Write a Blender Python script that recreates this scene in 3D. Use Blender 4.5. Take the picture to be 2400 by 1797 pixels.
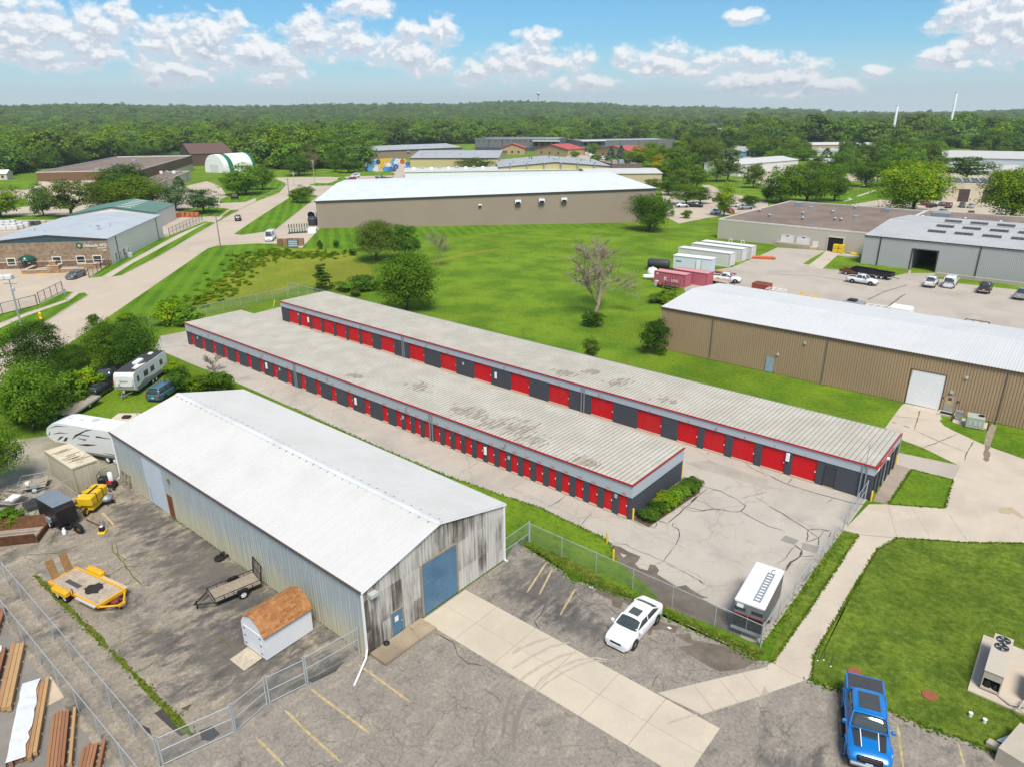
# Aerial view over self-storage rows, warehouses, lawns and a wooded horizon. World axes follow the
# storage buildings: X along their length, Y across them, metres; the drone hovers at (0, 0, 32.4).
import bpy, bmesh, math, random
from mathutils import Matrix, Vector
R = math.radians
sc = bpy.context.scene
for o in list(bpy.data.objects): bpy.data.objects.remove(o)
C = sc.collection

# ---------------------------------------------------------------- camera
cam_d = bpy.data.cameras.new('camera'); cam = bpy.data.objects.new('camera', cam_d); C.objects.link(cam)
cam_d.sensor_fit = 'HORIZONTAL'; cam_d.sensor_width = 36.0; cam_d.lens = 36.0*1653.3/2400
cam_d.clip_start = 0.5; cam_d.clip_end = 30000
HEAD, PITCH, ROLL = R(40.176), R(21.059), R(-0.311)
fwd = Vector((-math.sin(HEAD)*math.cos(PITCH), math.cos(HEAD)*math.cos(PITCH), -math.sin(PITCH)))
rgt = Vector((math.cos(HEAD), math.sin(HEAD), 0)); upv = rgt.cross(fwd)
r2 = rgt*math.cos(ROLL)+upv*math.sin(ROLL); u2 = r2.cross(fwd)
cam.matrix_world = Matrix(((r2.x,u2.x,-fwd.x,0),(r2.y,u2.y,-fwd.y,0),(r2.z,u2.z,-fwd.z,32.4),(0,0,0,1)))
sc.camera = cam

# ---------------------------------------------------------------- world, sun, exposure
SUN_EL, SUN_AZ = R(58), R(128)        # azimuth measured clockwise from +Y: behind and to the right of the camera
w = bpy.data.worlds.new('World'); sc.world = w; w.use_nodes = True
nt = w.node_tree; nt.nodes.clear()
def nn(t, ty, **k):
    n = t.nodes.new(ty)
    for a, b in k.items(): setattr(n, a, b)
    return n
def sock(t, s, v):
    if hasattr(v, 'is_linked') or isinstance(v, bpy.types.NodeSocket): t.links.new(v, s)
    else: s.default_value = v
def math_(t, op, a, b=0.0, c=None, clamp=False):
    n = nn(t, 'ShaderNodeMath', operation=op, use_clamp=clamp); sock(t, n.inputs[0], a); sock(t, n.inputs[1], b)
    if c is not None: sock(t, n.inputs[2], c)
    return n.outputs[0]
def vmath(t, op, a, b=None, s=None):
    n = nn(t, 'ShaderNodeVectorMath', operation=op); sock(t, n.inputs[0], a)
    if b is not None: sock(t, n.inputs[1], b)
    if s is not None: sock(t, n.inputs[3], s)
    return n.outputs['Value'] if op in ('DOT_PRODUCT','LENGTH','DISTANCE') else n.outputs[0]
def mixc(t, f, a, b, mode='MIX'):
    n = nn(t, 'ShaderNodeMix', data_type='RGBA', blend_type=mode); sock(t, n.inputs[0], f)
    for s, v in ((n.inputs[6], a), (n.inputs[7], b)):
        if isinstance(v, tuple) and len(v) == 3: v = v+(1,)
        sock(t, s, v)
    return n.outputs[2]
def mrange(t, v, a, b, c=0.0, d=1.0, smooth=True):
    n = nn(t, 'ShaderNodeMapRange'); n.interpolation_type = 'SMOOTHSTEP' if smooth else 'LINEAR'
    sock(t, n.inputs[0], v); n.inputs[1].default_value = a; n.inputs[2].default_value = b
    n.inputs[3].default_value = c; n.inputs[4].default_value = d
    return n.outputs[0]
def noise(t, vec, scale, detail=4, rough=.55, dist=0.0):
    n = nn(t, 'ShaderNodeTexNoise'); sock(t, n.inputs['Vector'], vec); n.inputs['Scale'].default_value = scale
    n.inputs['Detail'].default_value = detail; n.inputs['Roughness'].default_value = rough; n.inputs['Distortion'].default_value = dist
    return n.outputs['Fac']

sky = nn(nt, 'ShaderNodeTexSky', sky_type='NISHITA', sun_disc=False)
sky.sun_elevation = SUN_EL; sky.sun_rotation = SUN_AZ; sky.altitude = 300; sky.air_density = 1.0; sky.dust_density = 0.6; sky.ozone_density = 2.2
# cumulus: ellipses in (azimuth, elevation) broken up by noise; (az from the view heading, el, half width, half height)
CLOUDS = [(-0.5300,0.0792,0.0886,0.0295),(-0.5625,0.0867,0.0709,0.0315),(-0.4928,0.0876,0.0413,0.0230),(-0.4563,0.1054,0.0177,0.0131),(-0.5287,0.0645,0.0709,0.0184),(-0.5679,0.0618,0.0354,0.0164),(-0.4089,0.0796,0.0532,0.0276),(-0.3661,0.0788,0.0473,0.0295),(-0.3400,0.0978,0.0189,0.0158),(-0.3207,0.0656,0.0561,0.0276),(-0.2866,0.0557,0.0325,0.0230),(-0.4239,0.0487,0.0354,0.0197),(-0.3999,0.0415,0.0295,0.0144),(-0.3043,0.0451,0.0295,0.0144),(-0.2580,0.0897,0.0295,0.0210),(-0.2307,0.0850,0.0473,0.0276),(-0.1975,0.0777,0.0266,0.0131),(-0.2680,0.0741,0.0295,0.0144),(-0.1271,0.0966,0.0189,0.0131),(-0.0906,0.0931,0.0266,0.0197),(-0.1315,0.0718,0.0473,0.0223),(-0.1058,0.0568,0.0354,0.0158),(-0.1668,0.0663,0.0248,0.0131),(0.0136,0.0576,0.0443,0.0236),(-0.0133,0.0556,0.0224,0.0144),(-0.0495,0.0448,0.0207,0.0158),(0.0774,0.0615,0.0307,0.0158),(0.1009,0.0328,0.0425,0.0118),(0.0285,0.0754,0.0236,0.0118),(0.1528,0.0633,0.0213,0.0144),(0.2004,0.0609,0.0343,0.0197),(0.2316,0.0487,0.0354,0.0131),(0.1767,0.0522,0.0295,0.0118),(0.2897,0.0555,0.0354,0.0144),(0.3188,0.0392,0.0650,0.0171),(0.2865,0.0329,0.0248,0.0131),(0.3569,0.0421,0.0354,0.0184),(0.3998,0.0258,0.0325,0.0098),(0.3121,0.0498,0.0354,0.0158),(0.5152,0.0554,0.0325,0.0118),(0.5233,0.0480,0.0366,0.0079),(0.4966,0.0580,0.0118,0.0092),(0.5522,0.0888,0.0561,0.0328),(0.5761,0.0741,0.0325,0.0276),(0.5191,0.1042,0.0248,0.0131),(0.5698,0.1039,0.0266,0.0144),(0.5477,0.0688,0.0295,0.0144),(-0.1857,0.1179,0.0378,0.0131),(0.0343,0.0913,0.0272,0.0092),(0.2923,0.1058,0.0248,0.0092),(0.4464,0.0415,0.0154,0.0085),(0.3484,0.0177,0.0532,0.0066)]
cg = bpy.data.node_groups.new('cumulus', 'ShaderNodeTree')
cg.interface.new_socket('P', in_out='INPUT', socket_type='NodeSocketVector'); cg.interface.new_socket('D', in_out='OUTPUT', socket_type='NodeSocketFloat')
gi = nn(cg, 'NodeGroupInput'); go = nn(cg, 'NodeGroupOutput')
field = None
for az, el, hw, hh in CLOUDS:
    d = vmath(cg, 'SUBTRACT', gi.outputs[0], (az, el, 0)); d = vmath(cg, 'MULTIPLY', d, (1/hw, 1/hh, 0))
    d = math_(cg, 'SUBTRACT', 1.0, vmath(cg, 'DOT_PRODUCT', d, d))
    field = d if field is None else math_(cg, 'SMOOTH_MAX', field, d, 0.35)
field = math_(cg, 'MAXIMUM', field, -1.6)
pv = vmath(cg, 'MULTIPLY', gi.outputs[0], (1.0, 1.5, 1.0))
n1 = noise(cg, pv, 34, 8, .58, .25); n2 = noise(cg, pv, 110, 6, .6)
sm = math_(cg, 'ADD', math_(cg, 'MULTIPLY_ADD', n1, 5.2, -2.6), math_(cg, 'MULTIPLY_ADD', n2, 1.3, -.65))
cg.links.new(math_(cg, 'ADD', field, sm), go.inputs[0])
tc = nn(nt, 'ShaderNodeTexCoord'); D = vmath(nt, 'NORMALIZE', tc.outputs['Generated'])
sx = nn(nt, 'ShaderNodeSeparateXYZ'); nt.links.new(D, sx.inputs[0])
az = math_(nt, 'ARCTAN2', vmath(nt, 'DOT_PRODUCT', D, (math.cos(HEAD), math.sin(HEAD), 0)), vmath(nt, 'DOT_PRODUCT', D, (-math.sin(HEAD), math.cos(HEAD), 0)))
el = math_(nt, 'ARCSINE', sx.outputs[2])
def density(du, dv):
    cb = nn(nt, 'ShaderNodeCombineXYZ'); nt.links.new(math_(nt, 'ADD', az, du), cb.inputs[0]); nt.links.new(math_(nt, 'ADD', el, dv), cb.inputs[1])
    g = nn(nt, 'ShaderNodeGroup'); g.node_tree = cg; nt.links.new(cb.outputs[0], g.inputs[0]); return g.outputs[0]
d0 = density(0, 0); d1 = density(.003, .0075)
# broken cloud over the unseen dome, its cover raised to neutralise blue ambient light
plane = vmath(nt, 'SCALE', D, s=math_(nt, 'DIVIDE', 1.0, math_(nt, 'MAXIMUM', math_(nt, 'ADD', sx.outputs[2], .12), .05)))
far_d = math_(nt, 'MULTIPLY_ADD', noise(nt, plane, 1.3, 5, .6), 9.0, -4.3)
SKY_TINT = (.48, .84, 1.04)
hi = mrange(nt, el, R(9), R(11)); side = mrange(nt, math_(nt, 'ABSOLUTE', az), R(40), R(44))
low = mrange(nt, el, R(-3), R(-2), 1, 0)
out_m = math_(nt, 'MAXIMUM', math_(nt, 'MAXIMUM', hi, side), low)
hz = mrange(nt, el, R(-1), R(5.5), .78, 0)           # pale air low over the horizon
skyc = mixc(nt, 1.0, sky.outputs[0], SKY_TINT, 'MULTIPLY')
skyc = mixc(nt, hz, skyc, (6.3, 6.9, 7.4))
dens = math_(nt, 'ADD', d0, mrange(nt, el, R(0.0), R(1.2), -1.0, 0.3))
alpha = mrange(nt, dens, -.35, 1.15)
lit = mrange(nt, math_(nt, 'SUBTRACT', d0, d1), -.75, .85)
thick = mrange(nt, dens, .2, 1.7, 1.0, .2)
lit = math_(nt, 'MAXIMUM', lit, math_(nt, 'MULTIPLY', thick, .55))
ccol = mixc(nt, lit, (3.9, 4.5, 5.5), (8.3, 8.3, 8.3))
bgA = nn(nt, 'ShaderNodeBackground'); bgB = nn(nt, 'ShaderNodeBackground'); bgA.inputs[1].default_value = bgB.inputs[1].default_value = 0.084
nt.links.new(mixc(nt, math_(nt, 'MULTIPLY', alpha, .95), skyc, ccol), bgA.inputs[0])
nt.links.new(mixc(nt, mrange(nt, far_d, -.2, .9, 0, .9), skyc, (6.0, 6.2, 6.5)), bgB.inputs[0])
bg = nn(nt, 'ShaderNodeMixShader'); nt.links.new(out_m, bg.inputs[0]); nt.links.new(bgA.outputs[0], bg.inputs[1]); nt.links.new(bgB.outputs[0], bg.inputs[2])
wo = nn(nt, 'ShaderNodeOutputWorld'); nt.links.new(bg.outputs[0], wo.inputs[0])
w.cycles.sampling_method = 'MANUAL'; w.cycles.sample_map_resolution = 512

sl = bpy.data.lights.new('sun', 'SUN'); sun = bpy.data.objects.new('sun', sl); C.objects.link(sun)
sl.energy = 3.3; sl.angle = R(22); sl.color = (1.0, .935, .83)
sun.rotation_euler = (R(90)-SUN_EL, 0, -SUN_AZ+math.pi)
sdir = Vector((math.sin(SUN_AZ)*math.cos(SUN_EL), math.cos(SUN_AZ)*math.cos(SUN_EL), math.sin(SUN_EL)))
sun.rotation_euler = sdir.to_track_quat('Z', 'Y').to_euler()
vs = sc.view_settings; vs.view_transform = 'Standard'; vs.look = 'None'; vs.gamma = 1; vs.use_curve_mapping = False; vs.exposure = 0.60
sc.cycles.max_bounces = 5; sc.cycles.diffuse_bounces = 2; sc.cycles.glossy_bounces = 2; sc.cycles.transparent_max_bounces = 12
sc.cycles.volume_bounces = 0

# ---------------------------------------------------------------- materials
MATS = {}
def newmat(name, rough=.8, metal=0.0, spec=.3):
    m = bpy.data.materials.new(name); m.use_nodes = True; t = m.node_tree; b = t.nodes['Principled BSDF']
    b.inputs['Roughness'].default_value = rough; b.inputs['Metallic'].default_value = metal; b.inputs['Specular IOR Level'].default_value = spec
    MATS[name] = m
    return m, t, b
def pos(t): return nn(t, 'ShaderNodeNewGeometry').outputs['Position']
def scaled(t, v, s): return vmath(t, 'MULTIPLY', v, s)
def bump(t, b, h, strength, dist=.02):
    n = nn(t, 'ShaderNodeBump'); n.inputs['Strength'].default_value = strength; n.inputs['Distance'].default_value = dist
    t.links.new(h, n.inputs['Height']); t.links.new(n.outputs[0], b.inputs['Normal'])
def M(name, col, rough=.8, metal=0.0, var=.18, scale=.6, fine=6.0, spec=.3, streak=None, bmp=0.0, coat=0.0):
    """base colour broken up by a broad and a fine noise; streak=(sx,sy,sz) stretches the broad one"""
    if name in MATS: return MATS[name]
    m, t, b = newmat(name, rough, metal, spec)
    p = pos(t)
    a = noise(t, scaled(t, p, streak) if streak else p, scale, 5, .6); f = noise(t, p, fine, 3, .6)
    k = math_(t, 'ADD', math_(t, 'MULTIPLY_ADD', a, var*2.6, 1-var*1.3), math_(t, 'MULTIPLY_ADD', f, var*1.2, -var*.6))
    c = mixc(t, 1.0, tuple(col)+(1,), (1,1,1,1), 'MULTIPLY')
    cm = nn(t, 'ShaderNodeVectorMath', operation='SCALE'); cm.inputs[0].default_value = col; t.links.new(k, cm.inputs[3])
    t.links.new(cm.outputs[0], b.inputs['Base Color'])
    if bmp: bump(t, b, f, bmp)
    if coat: b.inputs['Coat Weight'].default_value = coat; b.inputs['Coat Roughness'].default_value = .05
    return m

# ---------------------------------------------------------------- mesh helpers
class MB:
    """collects boxes, prisms, tubes into one mesh"""
    def __init__(s): s.v = []; s.f = []; s.sm = []
    def add(s, vs, fs, smooth=False):
        k = len(s.v); s.v += [tuple(a) for a in vs]; s.f += [tuple(i+k for i in f) for f in fs]; s.sm += [smooth]*len(fs); return s
    def box(s, x0, x1, y0, y1, z0, z1):
        return s.add([(x0,y0,z0),(x1,y0,z0),(x1,y1,z0),(x0,y1,z0),(x0,y0,z1),(x1,y0,z1),(x1,y1,z1),(x0,y1,z1)],
            [(0,3,2,1),(4,5,6,7),(0,1,5,4),(1,2,6,5),(2,3,7,6),(3,0,4,7)])
    def cbox(s, c, d): return s.box(c[0]-d[0]/2,c[0]+d[0]/2,c[1]-d[1]/2,c[1]+d[1]/2,c[2]-d[2]/2,c[2]+d[2]/2)
    def bbox(s, x0, x1, y0, y1, z0, z1, r=.03):
        """box with chamfered vertical and top edges"""
        p = lambda i: [(x0+i+r,y0+i),(x1-i-r,y0+i),(x1-i,y0+i+r),(x1-i,y1-i-r),(x1-i-r,y1-i),(x0+i+r,y1-i),(x0+i,y1-i-r),(x0+i,y0+i+r)]
        vs = [(a,b,z0) for a,b in p(0)]+[(a,b,z1-r) for a,b in p(0)]+[(a,b,z1) for a,b in p(r)]
        fs = [tuple(range(7,-1,-1)), tuple(range(16,24))]
        for k in (0, 8):
            for i in range(8): fs.append((k+i,k+(i+1)%8,k+8+(i+1)%8,k+8+i))
        return s.add(vs, fs)
    def poly(s, pts, z=0.0):
        return s.add([(p[0],p[1],p[2] if len(p) > 2 else z) for p in pts], [tuple(range(len(pts)))])
    def prism(s, pts, z0, z1):
        n = len(pts)
        ar = sum(pts[i][0]*pts[(i+1)%n][1]-pts[(i+1)%n][0]*pts[i][1] for i in range(n))
        if ar < 0: pts = pts[::-1]
        vs = [(p[0],p[1],z0) for p in pts]+[(p[0],p[1],z1) for p in pts]
        return s.add(vs, [tuple(range(n-1,-1,-1)), tuple(range(n,2*n))]+[(i,(i+1)%n,n+(i+1)%n,n+i) for i in range(n)])
    def extr(s, prof, axis, a, b):
        """profile of 2D points extruded along axis ('x': prof=(y,z); 'y': prof=(x,z))"""
        n = len(prof)
        f = (lambda q,c: (c,q[0],q[1])) if axis == 'x' else (lambda q,c: (q[0],c,q[1]))
        vs = [f(q,a) for q in prof]+[f(q,b) for q in prof]
        return s.add(vs, [tuple(range(n)), tuple(range(2*n-1,n-1,-1))]+[(i,n+i,n+(i+1)%n,(i+1)%n) for i in range(n)])
    def tube(s, p, q, r, r2=None, n=6, smooth=True, caps=True):
        p, q = Vector(p), Vector(q); d = (q-p)
        if d.length < 1e-6: return s
        d.normalize(); a = d.orthogonal().normalized(); b = d.cross(a); r2 = r if r2 is None else r2
        vs = []
        for c, rr in ((p, r), (q, r2)):
            for i in range(n):
                t = 2*math.pi*i/n; vs.append(c+a*(rr*math.cos(t))+b*(rr*math.sin(t)))
        s.add(vs, [(i,(i+1)%n,n+(i+1)%n,n+i) for i in range(n)], smooth)
        if caps: s.add(vs, [tuple(range(n-1,-1,-1)), tuple(range(n,2*n))])
        return s
    def path(s, pts, r, n=6, closed=False):
        for a, b in zip(pts, pts[1:]+(pts[:1] if closed else [])): s.tube(a, b, r, n=n)
        return s
    def lathe(s, prof, c, axis='z', n=20, smooth=True):
        """profile of (radius, height) about an axis through c"""
        vs = []
        for r, h in prof:
            for i in range(n):
                t = 2*math.pi*i/n; a, b = r*math.cos(t), r*math.sin(t)
                vs.append((c[0]+a,c[1]+b,c[2]+h) if axis == 'z' else (c[0]+a,c[1]+h,c[2]+b) if axis == 'y' else (c[0]+h,c[1]+a,c[2]+b))
        fs = []
        for k in range(len(prof)-1):
            for i in range(n): fs.append((k*n+i,k*n+(i+1)%n,(k+1)*n+(i+1)%n,(k+1)*n+i))
        return s.add(vs, fs, smooth)
    def ball(s, c, r, n=8, m=6):
        prof = [(max(1e-3,math.sin(math.pi*i/m))*r[0], -math.cos(math.pi*i/m)*r[2]) for i in range(m+1)]
        k = len(s.v); s.lathe(prof, (0,0,0), 'z', n)
        for i in range(k, len(s.v)):
            x,y,z = s.v[i]; s.v[i] = (c[0]+x, c[1]+y*r[1]/r[0], c[2]+z)
        return s
    def xf(s, mtx):
        s.v = [tuple(mtx @ Vector(a)) for a in s.v]; return s
    def mesh(s, name, m=None):
        me = bpy.data.meshes.new(name); me.from_pydata(s.v, [], s.f)
        me.polygons.foreach_set('use_smooth', s.sm)
        if m: me.materials.append(m)
        me.validate(); me.update(); return me
    def build(s, name, m=None, parent=None, recalc=False):
        me = s.mesh(name, m)
        if recalc:
            bm = bmesh.new(); bm.from_mesh(me); bmesh.ops.recalc_face_normals(bm, faces=bm.faces); bm.to_mesh(me); bm.free()
        return link(name, me, parent)
def link(name, data, parent=None, mtx=None):
    o = bpy.data.objects.new(name, data); C.objects.link(o)
    if parent: o.parent = parent
    if mtx is not None: o.matrix_basis = mtx
    return o
def tag(o, label=None, cat=None, group=None, kind=None):
    for k, v in (('label',label),('category',cat),('group',group),('kind',kind)):
        if v: o[k] = v
    return o
def thing(name, label, cat, loc=(0,0,0), rz=0.0, group=None):
    o = bpy.data.objects.new(name, None); C.objects.link(o); o.empty_display_size = .2
    o.location = (loc[0], loc[1], loc[2] if len(loc) > 2 else 0); o.rotation_euler = (0,0,rz)
    return tag(o, label, cat, group)
def struct(o): o['kind'] = 'structure'; return o
def copy_tree(o, parent=None):
    c = o.copy(); C.objects.link(c)
    if parent: c.parent = parent
    for ch in o.children: copy_tree(ch, c)
    return c
def text_mesh(s, size, m, extrude=.01, align='CENTER'):
    cu = bpy.data.curves.new('lettering', 'FONT'); cu.body = s; cu.size = size; cu.extrude = extrude; cu.align_x = align; cu.align_y = 'CENTER'; cu.resolution_u = 2
    o = bpy.data.objects.new('lettering', cu); C.objects.link(o)
    dg = bpy.context.evaluated_depsgraph_get(); me = bpy.data.meshes.new_from_object(o.evaluated_get(dg))
    bpy.data.objects.remove(o); bpy.data.curves.remove(cu); me.materials.clear(); me.materials.append(m); return me
def wall_mtx(p, xdir, up=(0,0,1)):
    x = Vector(xdir).normalized(); y = Vector(up).normalized(); z = x.cross(y); return Matrix(((x.x,y.x,z.x,p[0]),(x.y,y.y,z.y,p[1]),(x.z,y.z,z.z,p[2]),(0,0,0,1)))
def ribbed(name, m, parent, p0, xdir, ydir, total, pw, L, ribs=3, rh=.035, rw=.05, base=.0, Lf=None, skip=None, gap=.004):
    """a row of ribbed sheets: across along xdir, ribs run along ydir for L metres (Lf(x) gives the length where it varies)"""
    X, Y = Vector(xdir).normalized(), Vector(ydir).normalized(); Z = X.cross(Y); n = max(1, round(total/pw)); pw = total/n; shared = None; p0 = Vector(p0)
    for i in range(n):
        x0 = i*pw
        if skip and skip(x0+pw/2): continue
        prof = [(0.0, base)]
        for k in range(ribs):
            c = pw*(k+.5)/ribs; prof += [(c-rw, base), (c-rw*.45, base+rh), (c+rw*.45, base+rh), (c+rw, base)]
        prof.append((pw-gap, base))
        if Lf is None and shared: me = shared
        else:
            b = MB(); vs = []; fs = []
            for x, z in prof:
                l = L if Lf is None else Lf(x0+x); lo, hi_ = l if isinstance(l, tuple) else (0.0, l)
                vs += [(x, lo, z), (x, hi_, z)]
            for j in range(len(prof)-1): fs.append((2*j,2*j+2,2*j+3,2*j+1))
            b.add(vs, fs); me = b.mesh(name, m); shared = me
        q = p0+X*x0
        pl = parent.location if parent else Vector((0,0,0))
        link(name, me, parent, Matrix(((X.x,Y.x,Z.x,q.x-pl.x),(X.y,Y.y,Z.y,q.y-pl.y),(X.z,Y.z,Z.z,q.z-pl.z),(0,0,0,1))))
rnd = random.Random(7)

# ---------------------------------------------------------------- ground materials
def grass_mat(name, c1, c2, c3, stripes=None, sc_=.12):
    m, t, b = newmat(name, .95, 0, .1); p = pos(t)
    a = noise(t, p, sc_, 6, .62); f = noise(t, p, 2.2, 6, .7); g = noise(t, p, 14, 4, .7); big = noise(t, p, .035, 4, .6)
    c = mixc(t, mrange(t, a, .36, .62), c1, c2)
    c = mixc(t, math_(t, 'MULTIPLY', mrange(t, f, .5, .72), .55), c, c3)
    c = mixc(t, math_(t, 'MULTIPLY', mrange(t, big, .46, .62), .55), c, tuple(x*.60 for x in c2))
    if stripes:
        s = vmath(t, 'DOT_PRODUCT', p, stripes); sw = math_(t, 'SINE', math_(t, 'MULTIPLY_ADD', s, 1.0, math_(t, 'MULTIPLY', a, 1.2)))
        c = mixc(t, mrange(t, sw, -.5, .5, .0, .42), c, tuple(x*1.35 for x in c2))
    k = mrange(t, math_(t, 'ADD', math_(t, 'MULTIPLY', g, .45), math_(t, 'MULTIPLY', f, .55)), .36, .64, .58, 1.38)
    v = nn(t, 'ShaderNodeVectorMath', operation='SCALE'); t.links.new(c, v.inputs[0]); t.links.new(k, v.inputs[3]); t.links.new(v.outputs[0], b.inputs['Base Color'])
    bump(t, b, g, .9, .12); return m
lawn = grass_mat('lawn', (.090,.178,.012), (.172,.272,.018), (.055,.122,.010))
lawn_near = grass_mat('lawn_near', (.088,.148,.015), (.152,.220,.022), (.19,.185,.06), sc_=.45)
lawn_mown = grass_mat('lawn_mown', (.070,.160,.008), (.110,.215,.010), (.06,.14,.01), stripes=(1.25,1.75,0))
meadow = grass_mat('meadow', (.185,.235,.020), (.245,.270,.030), (.12,.18,.014))
weeds = grass_mat('weeds', (.075,.120,.012), (.14,.16,.022), (.24,.17,.075), sc_=1.1)
woodland = grass_mat('woodland', (.05,.105,.02), (.075,.13,.026), (.036,.08,.016), sc_=.01)

def paving(name, c, dark, tan, cracks=.0, spk=.25, crack_col=(.10,.10,.09), patch=(.42,.62), tanp=(.5,.75), cs=.35, pscale=.16, wet=None, dark_zone=None):
    m, t, b = newmat(name, .9, 0, .25); p = pos(t)
    a = noise(t, p, pscale, 7, .62, .4); f = noise(t, p, 5, 5, .7); d = noise(t, scaled(t, p, (1,.55,1)), pscale*2.6, 6, .65); g = noise(t, p, 26, 3, .7)
    col = mixc(t, mrange(t, a, *patch), c, dark)
    col = mixc(t, mrange(t, d, *tanp), col, tan)
    k = math_(t, 'ADD', math_(t, 'MULTIPLY_ADD', f, spk*2, 1-spk), math_(t, 'MULTIPLY_ADD', g, spk*1.6, -spk*.8))
    v = nn(t, 'ShaderNodeVectorMath', operation='SCALE'); t.links.new(col, v.inputs[0]); t.links.new(k, v.inputs[3]); col = v.outputs[0]
    if cracks:
        wv = vmath(t, 'ADD', p, vmath(t, 'SCALE', nn(t, 'ShaderNodeTexNoise').outputs['Color'], s=0.0))
        nz = nn(t, 'ShaderNodeTexNoise'); nz.inputs['Scale'].default_value = .8; nz.inputs['Detail'].default_value = 4; t.links.new(p, nz.inputs['Vector'])
        wv = vmath(t, 'ADD', p, vmath(t, 'SCALE', nz.outputs['Color'], s=1.4))
        for sc_, th in ((cs, .016), (cs*4.2, .030)):
            vo = nn(t, 'ShaderNodeTexVoronoi', feature='DISTANCE_TO_EDGE'); vo.inputs['Scale'].default_value = sc_; t.links.new(wv, vo.inputs['Vector'])
            msk = mrange(t, vo.outputs['Distance'], th*.3, th, 1, 0)
            gate = mrange(t, noise(t, p, .22 if sc_ == cs else .35, 3), .46, .60) if sc_ != cs else mrange(t, noise(t, p, .12, 3), .40, .50)
            col = mixc(t, math_(t, 'MULTIPLY', math_(t, 'MULTIPLY', msk, gate), cracks), col, crack_col)
    if dark_zone:      # oily sealed stretches
        for (x, y, rx, ry) in dark_zone:
            dd = vmath(t, 'LENGTH', vmath(t, 'MULTIPLY', vmath(t, 'SUBTRACT', scaled(t, p, (1,1,0)), (x,y,0)), (1/rx,1/ry,0))); wm = mrange(t, math_(t, 'ADD', dd, math_(t, 'MULTIPLY_ADD', noise(t, scaled(t, p, (1.5,.6,1)), .9, 7, .75), 4.4, -2.2)), .35, 1.25, .8, 0)
            col = mixc(t, math_(t, 'MULTIPLY', wm, mrange(t, f, .3, .6, .55, .95)), col, (.062,.060,.060))
    if wet:
        for (x, y, r) in wet:
            dd = vmath(t, 'DISTANCE', scaled(t, p, (1,1,0)), (x, y, 0)); wm = mrange(t, math_(t, 'ADD', math_(t, 'DIVIDE', dd, r), math_(t, 'MULTIPLY_ADD', a, 2.2, -1.1)), .8, 1.0, 1, 0)
            col = mixc(t, math_(t, 'MULTIPLY', wm, .8), col, (.055,.046,.038))
    t.links.new(col, b.inputs['Base Color']); bump(t, b, f, .25, .03); return m
street_m = paving('street_concrete', (.47,.395,.31), (.40,.335,.265), (.51,.43,.34), spk=.10, patch=(.4,.7), pscale=.06)
lot_m = paving('pale_lot', (.42,.37,.315), (.35,.31,.27), (.46,.405,.345), spk=.12, patch=(.4,.7), pscale=.10)
wet_pts = [(-19.5,40.6,2.6),(-16.5,40.0,2.4),(-22,41.2,1.7),(-13.6,39.4,2.0)]
lot_m2 = paving('storage_lot', (.43,.385,.33), (.35,.315,.27), (.47,.42,.36), cracks=.25, spk=.14, patch=(.42,.7), crack_col=(.20,.18,.15), cs=.13)
asph = paving('old_asphalt', (.262,.224,.178), (.105,.098,.092), (.345,.29,.22), cracks=.40, spk=.75, crack_col=(.12,.12,.05), patch=(.48,.70), tanp=(.48,.66), cs=.33, pscale=.34, dark_zone=[(-45,19.5,13,3.2),(-37,16.5,6,4),(-58,19.5,5,1.8),(-42,13.5,3,1.2)])
asph_r = paving('parking_asphalt', (.240,.212,.178), (.095,.09,.086), (.315,.272,.22), cracks=.50, spk=.70, crack_col=(.075,.07,.06), patch=(.54,.78), tanp=(.46,.70), cs=.45, pscale=.42, dark_zone=[(-26,34,4,3),(-22,32.5,3,1.5),(-3,30,5,3)])
drive_m = paving('drive_concrete', (.52,.455,.355), (.46,.40,.315), (.56,.485,.37), spk=.09, patch=(.35,.7), pscale=.22)
walk_m = paving('walk_concrete', (.50,.43,.345), (.43,.37,.30), (.53,.455,.36), spk=.09, patch=(.4,.7), pscale=.2)
gravel_m = paving('gravel', (.34,.30,.245), (.24,.225,.15), (.40,.355,.285), spk=.4, patch=(.45,.6))
kerb_m = M('kerb', (.50,.45,.38), .9)
timber_yard = paving('lumber_yard_concrete', (.235,.215,.19), (.19,.175,.155), (.27,.245,.215), spk=.12, patch=(.4,.65), pscale=.12)
tar = M('tar', (.075,.072,.07), .7, var=.2)
stain_brown = M('stain_brown', (.20,.155,.10), .9, var=.3)
yellow_line = M('yellow_line', (.42,.325,.165), .8, var=.6, scale=2.5, fine=12)

# ---------------------------------------------------------------- terrain
def hill_h(az, r):
    n = math.sin(az*9+1)*.5+math.sin(az*23+.4)*.3+math.sin(az*51+2)*.2
    deg = math.degrees(az)
    f = max(0, min(1, (deg+40)/75))
    el = 1.0 if deg < 0 else max(.20, 1.0-.029*deg)
    r1 = 2900+1500*f; top = 32.4+r1*math.tan(R(el))-47 + n*r1*.0026
    k = max(0, min(1, (r-1150-700*f)/(r1-1150-700*f))); k = k*k*(3-2*k)
    roll = math.sin(r*.0061+az*14)*7*k*(1-k)*2.2
    return top*k+roll-(max(0, r-r1)*.004)
b = MB(); NA, radii = 96, [560,700,850,1000,1150,1300,1500,1700,1900,2100,2300,2500,2700,2900,3100,3400,3800,4200,4600,5200,7000,9500]
for r in radii:
    for i in range(NA+1):
        a = R(-62)+R(124)*i/NA; h = hill_h(a, r) if r > 600 else -.6
        d = Vector((math.sin(a), math.cos(a))); x = d.x*math.cos(HEAD)-d.y*math.sin(HEAD); y = d.x*math.sin(HEAD)+d.y*math.cos(HEAD)
        b.v.append((x*r, y*r, h-.25))
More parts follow.
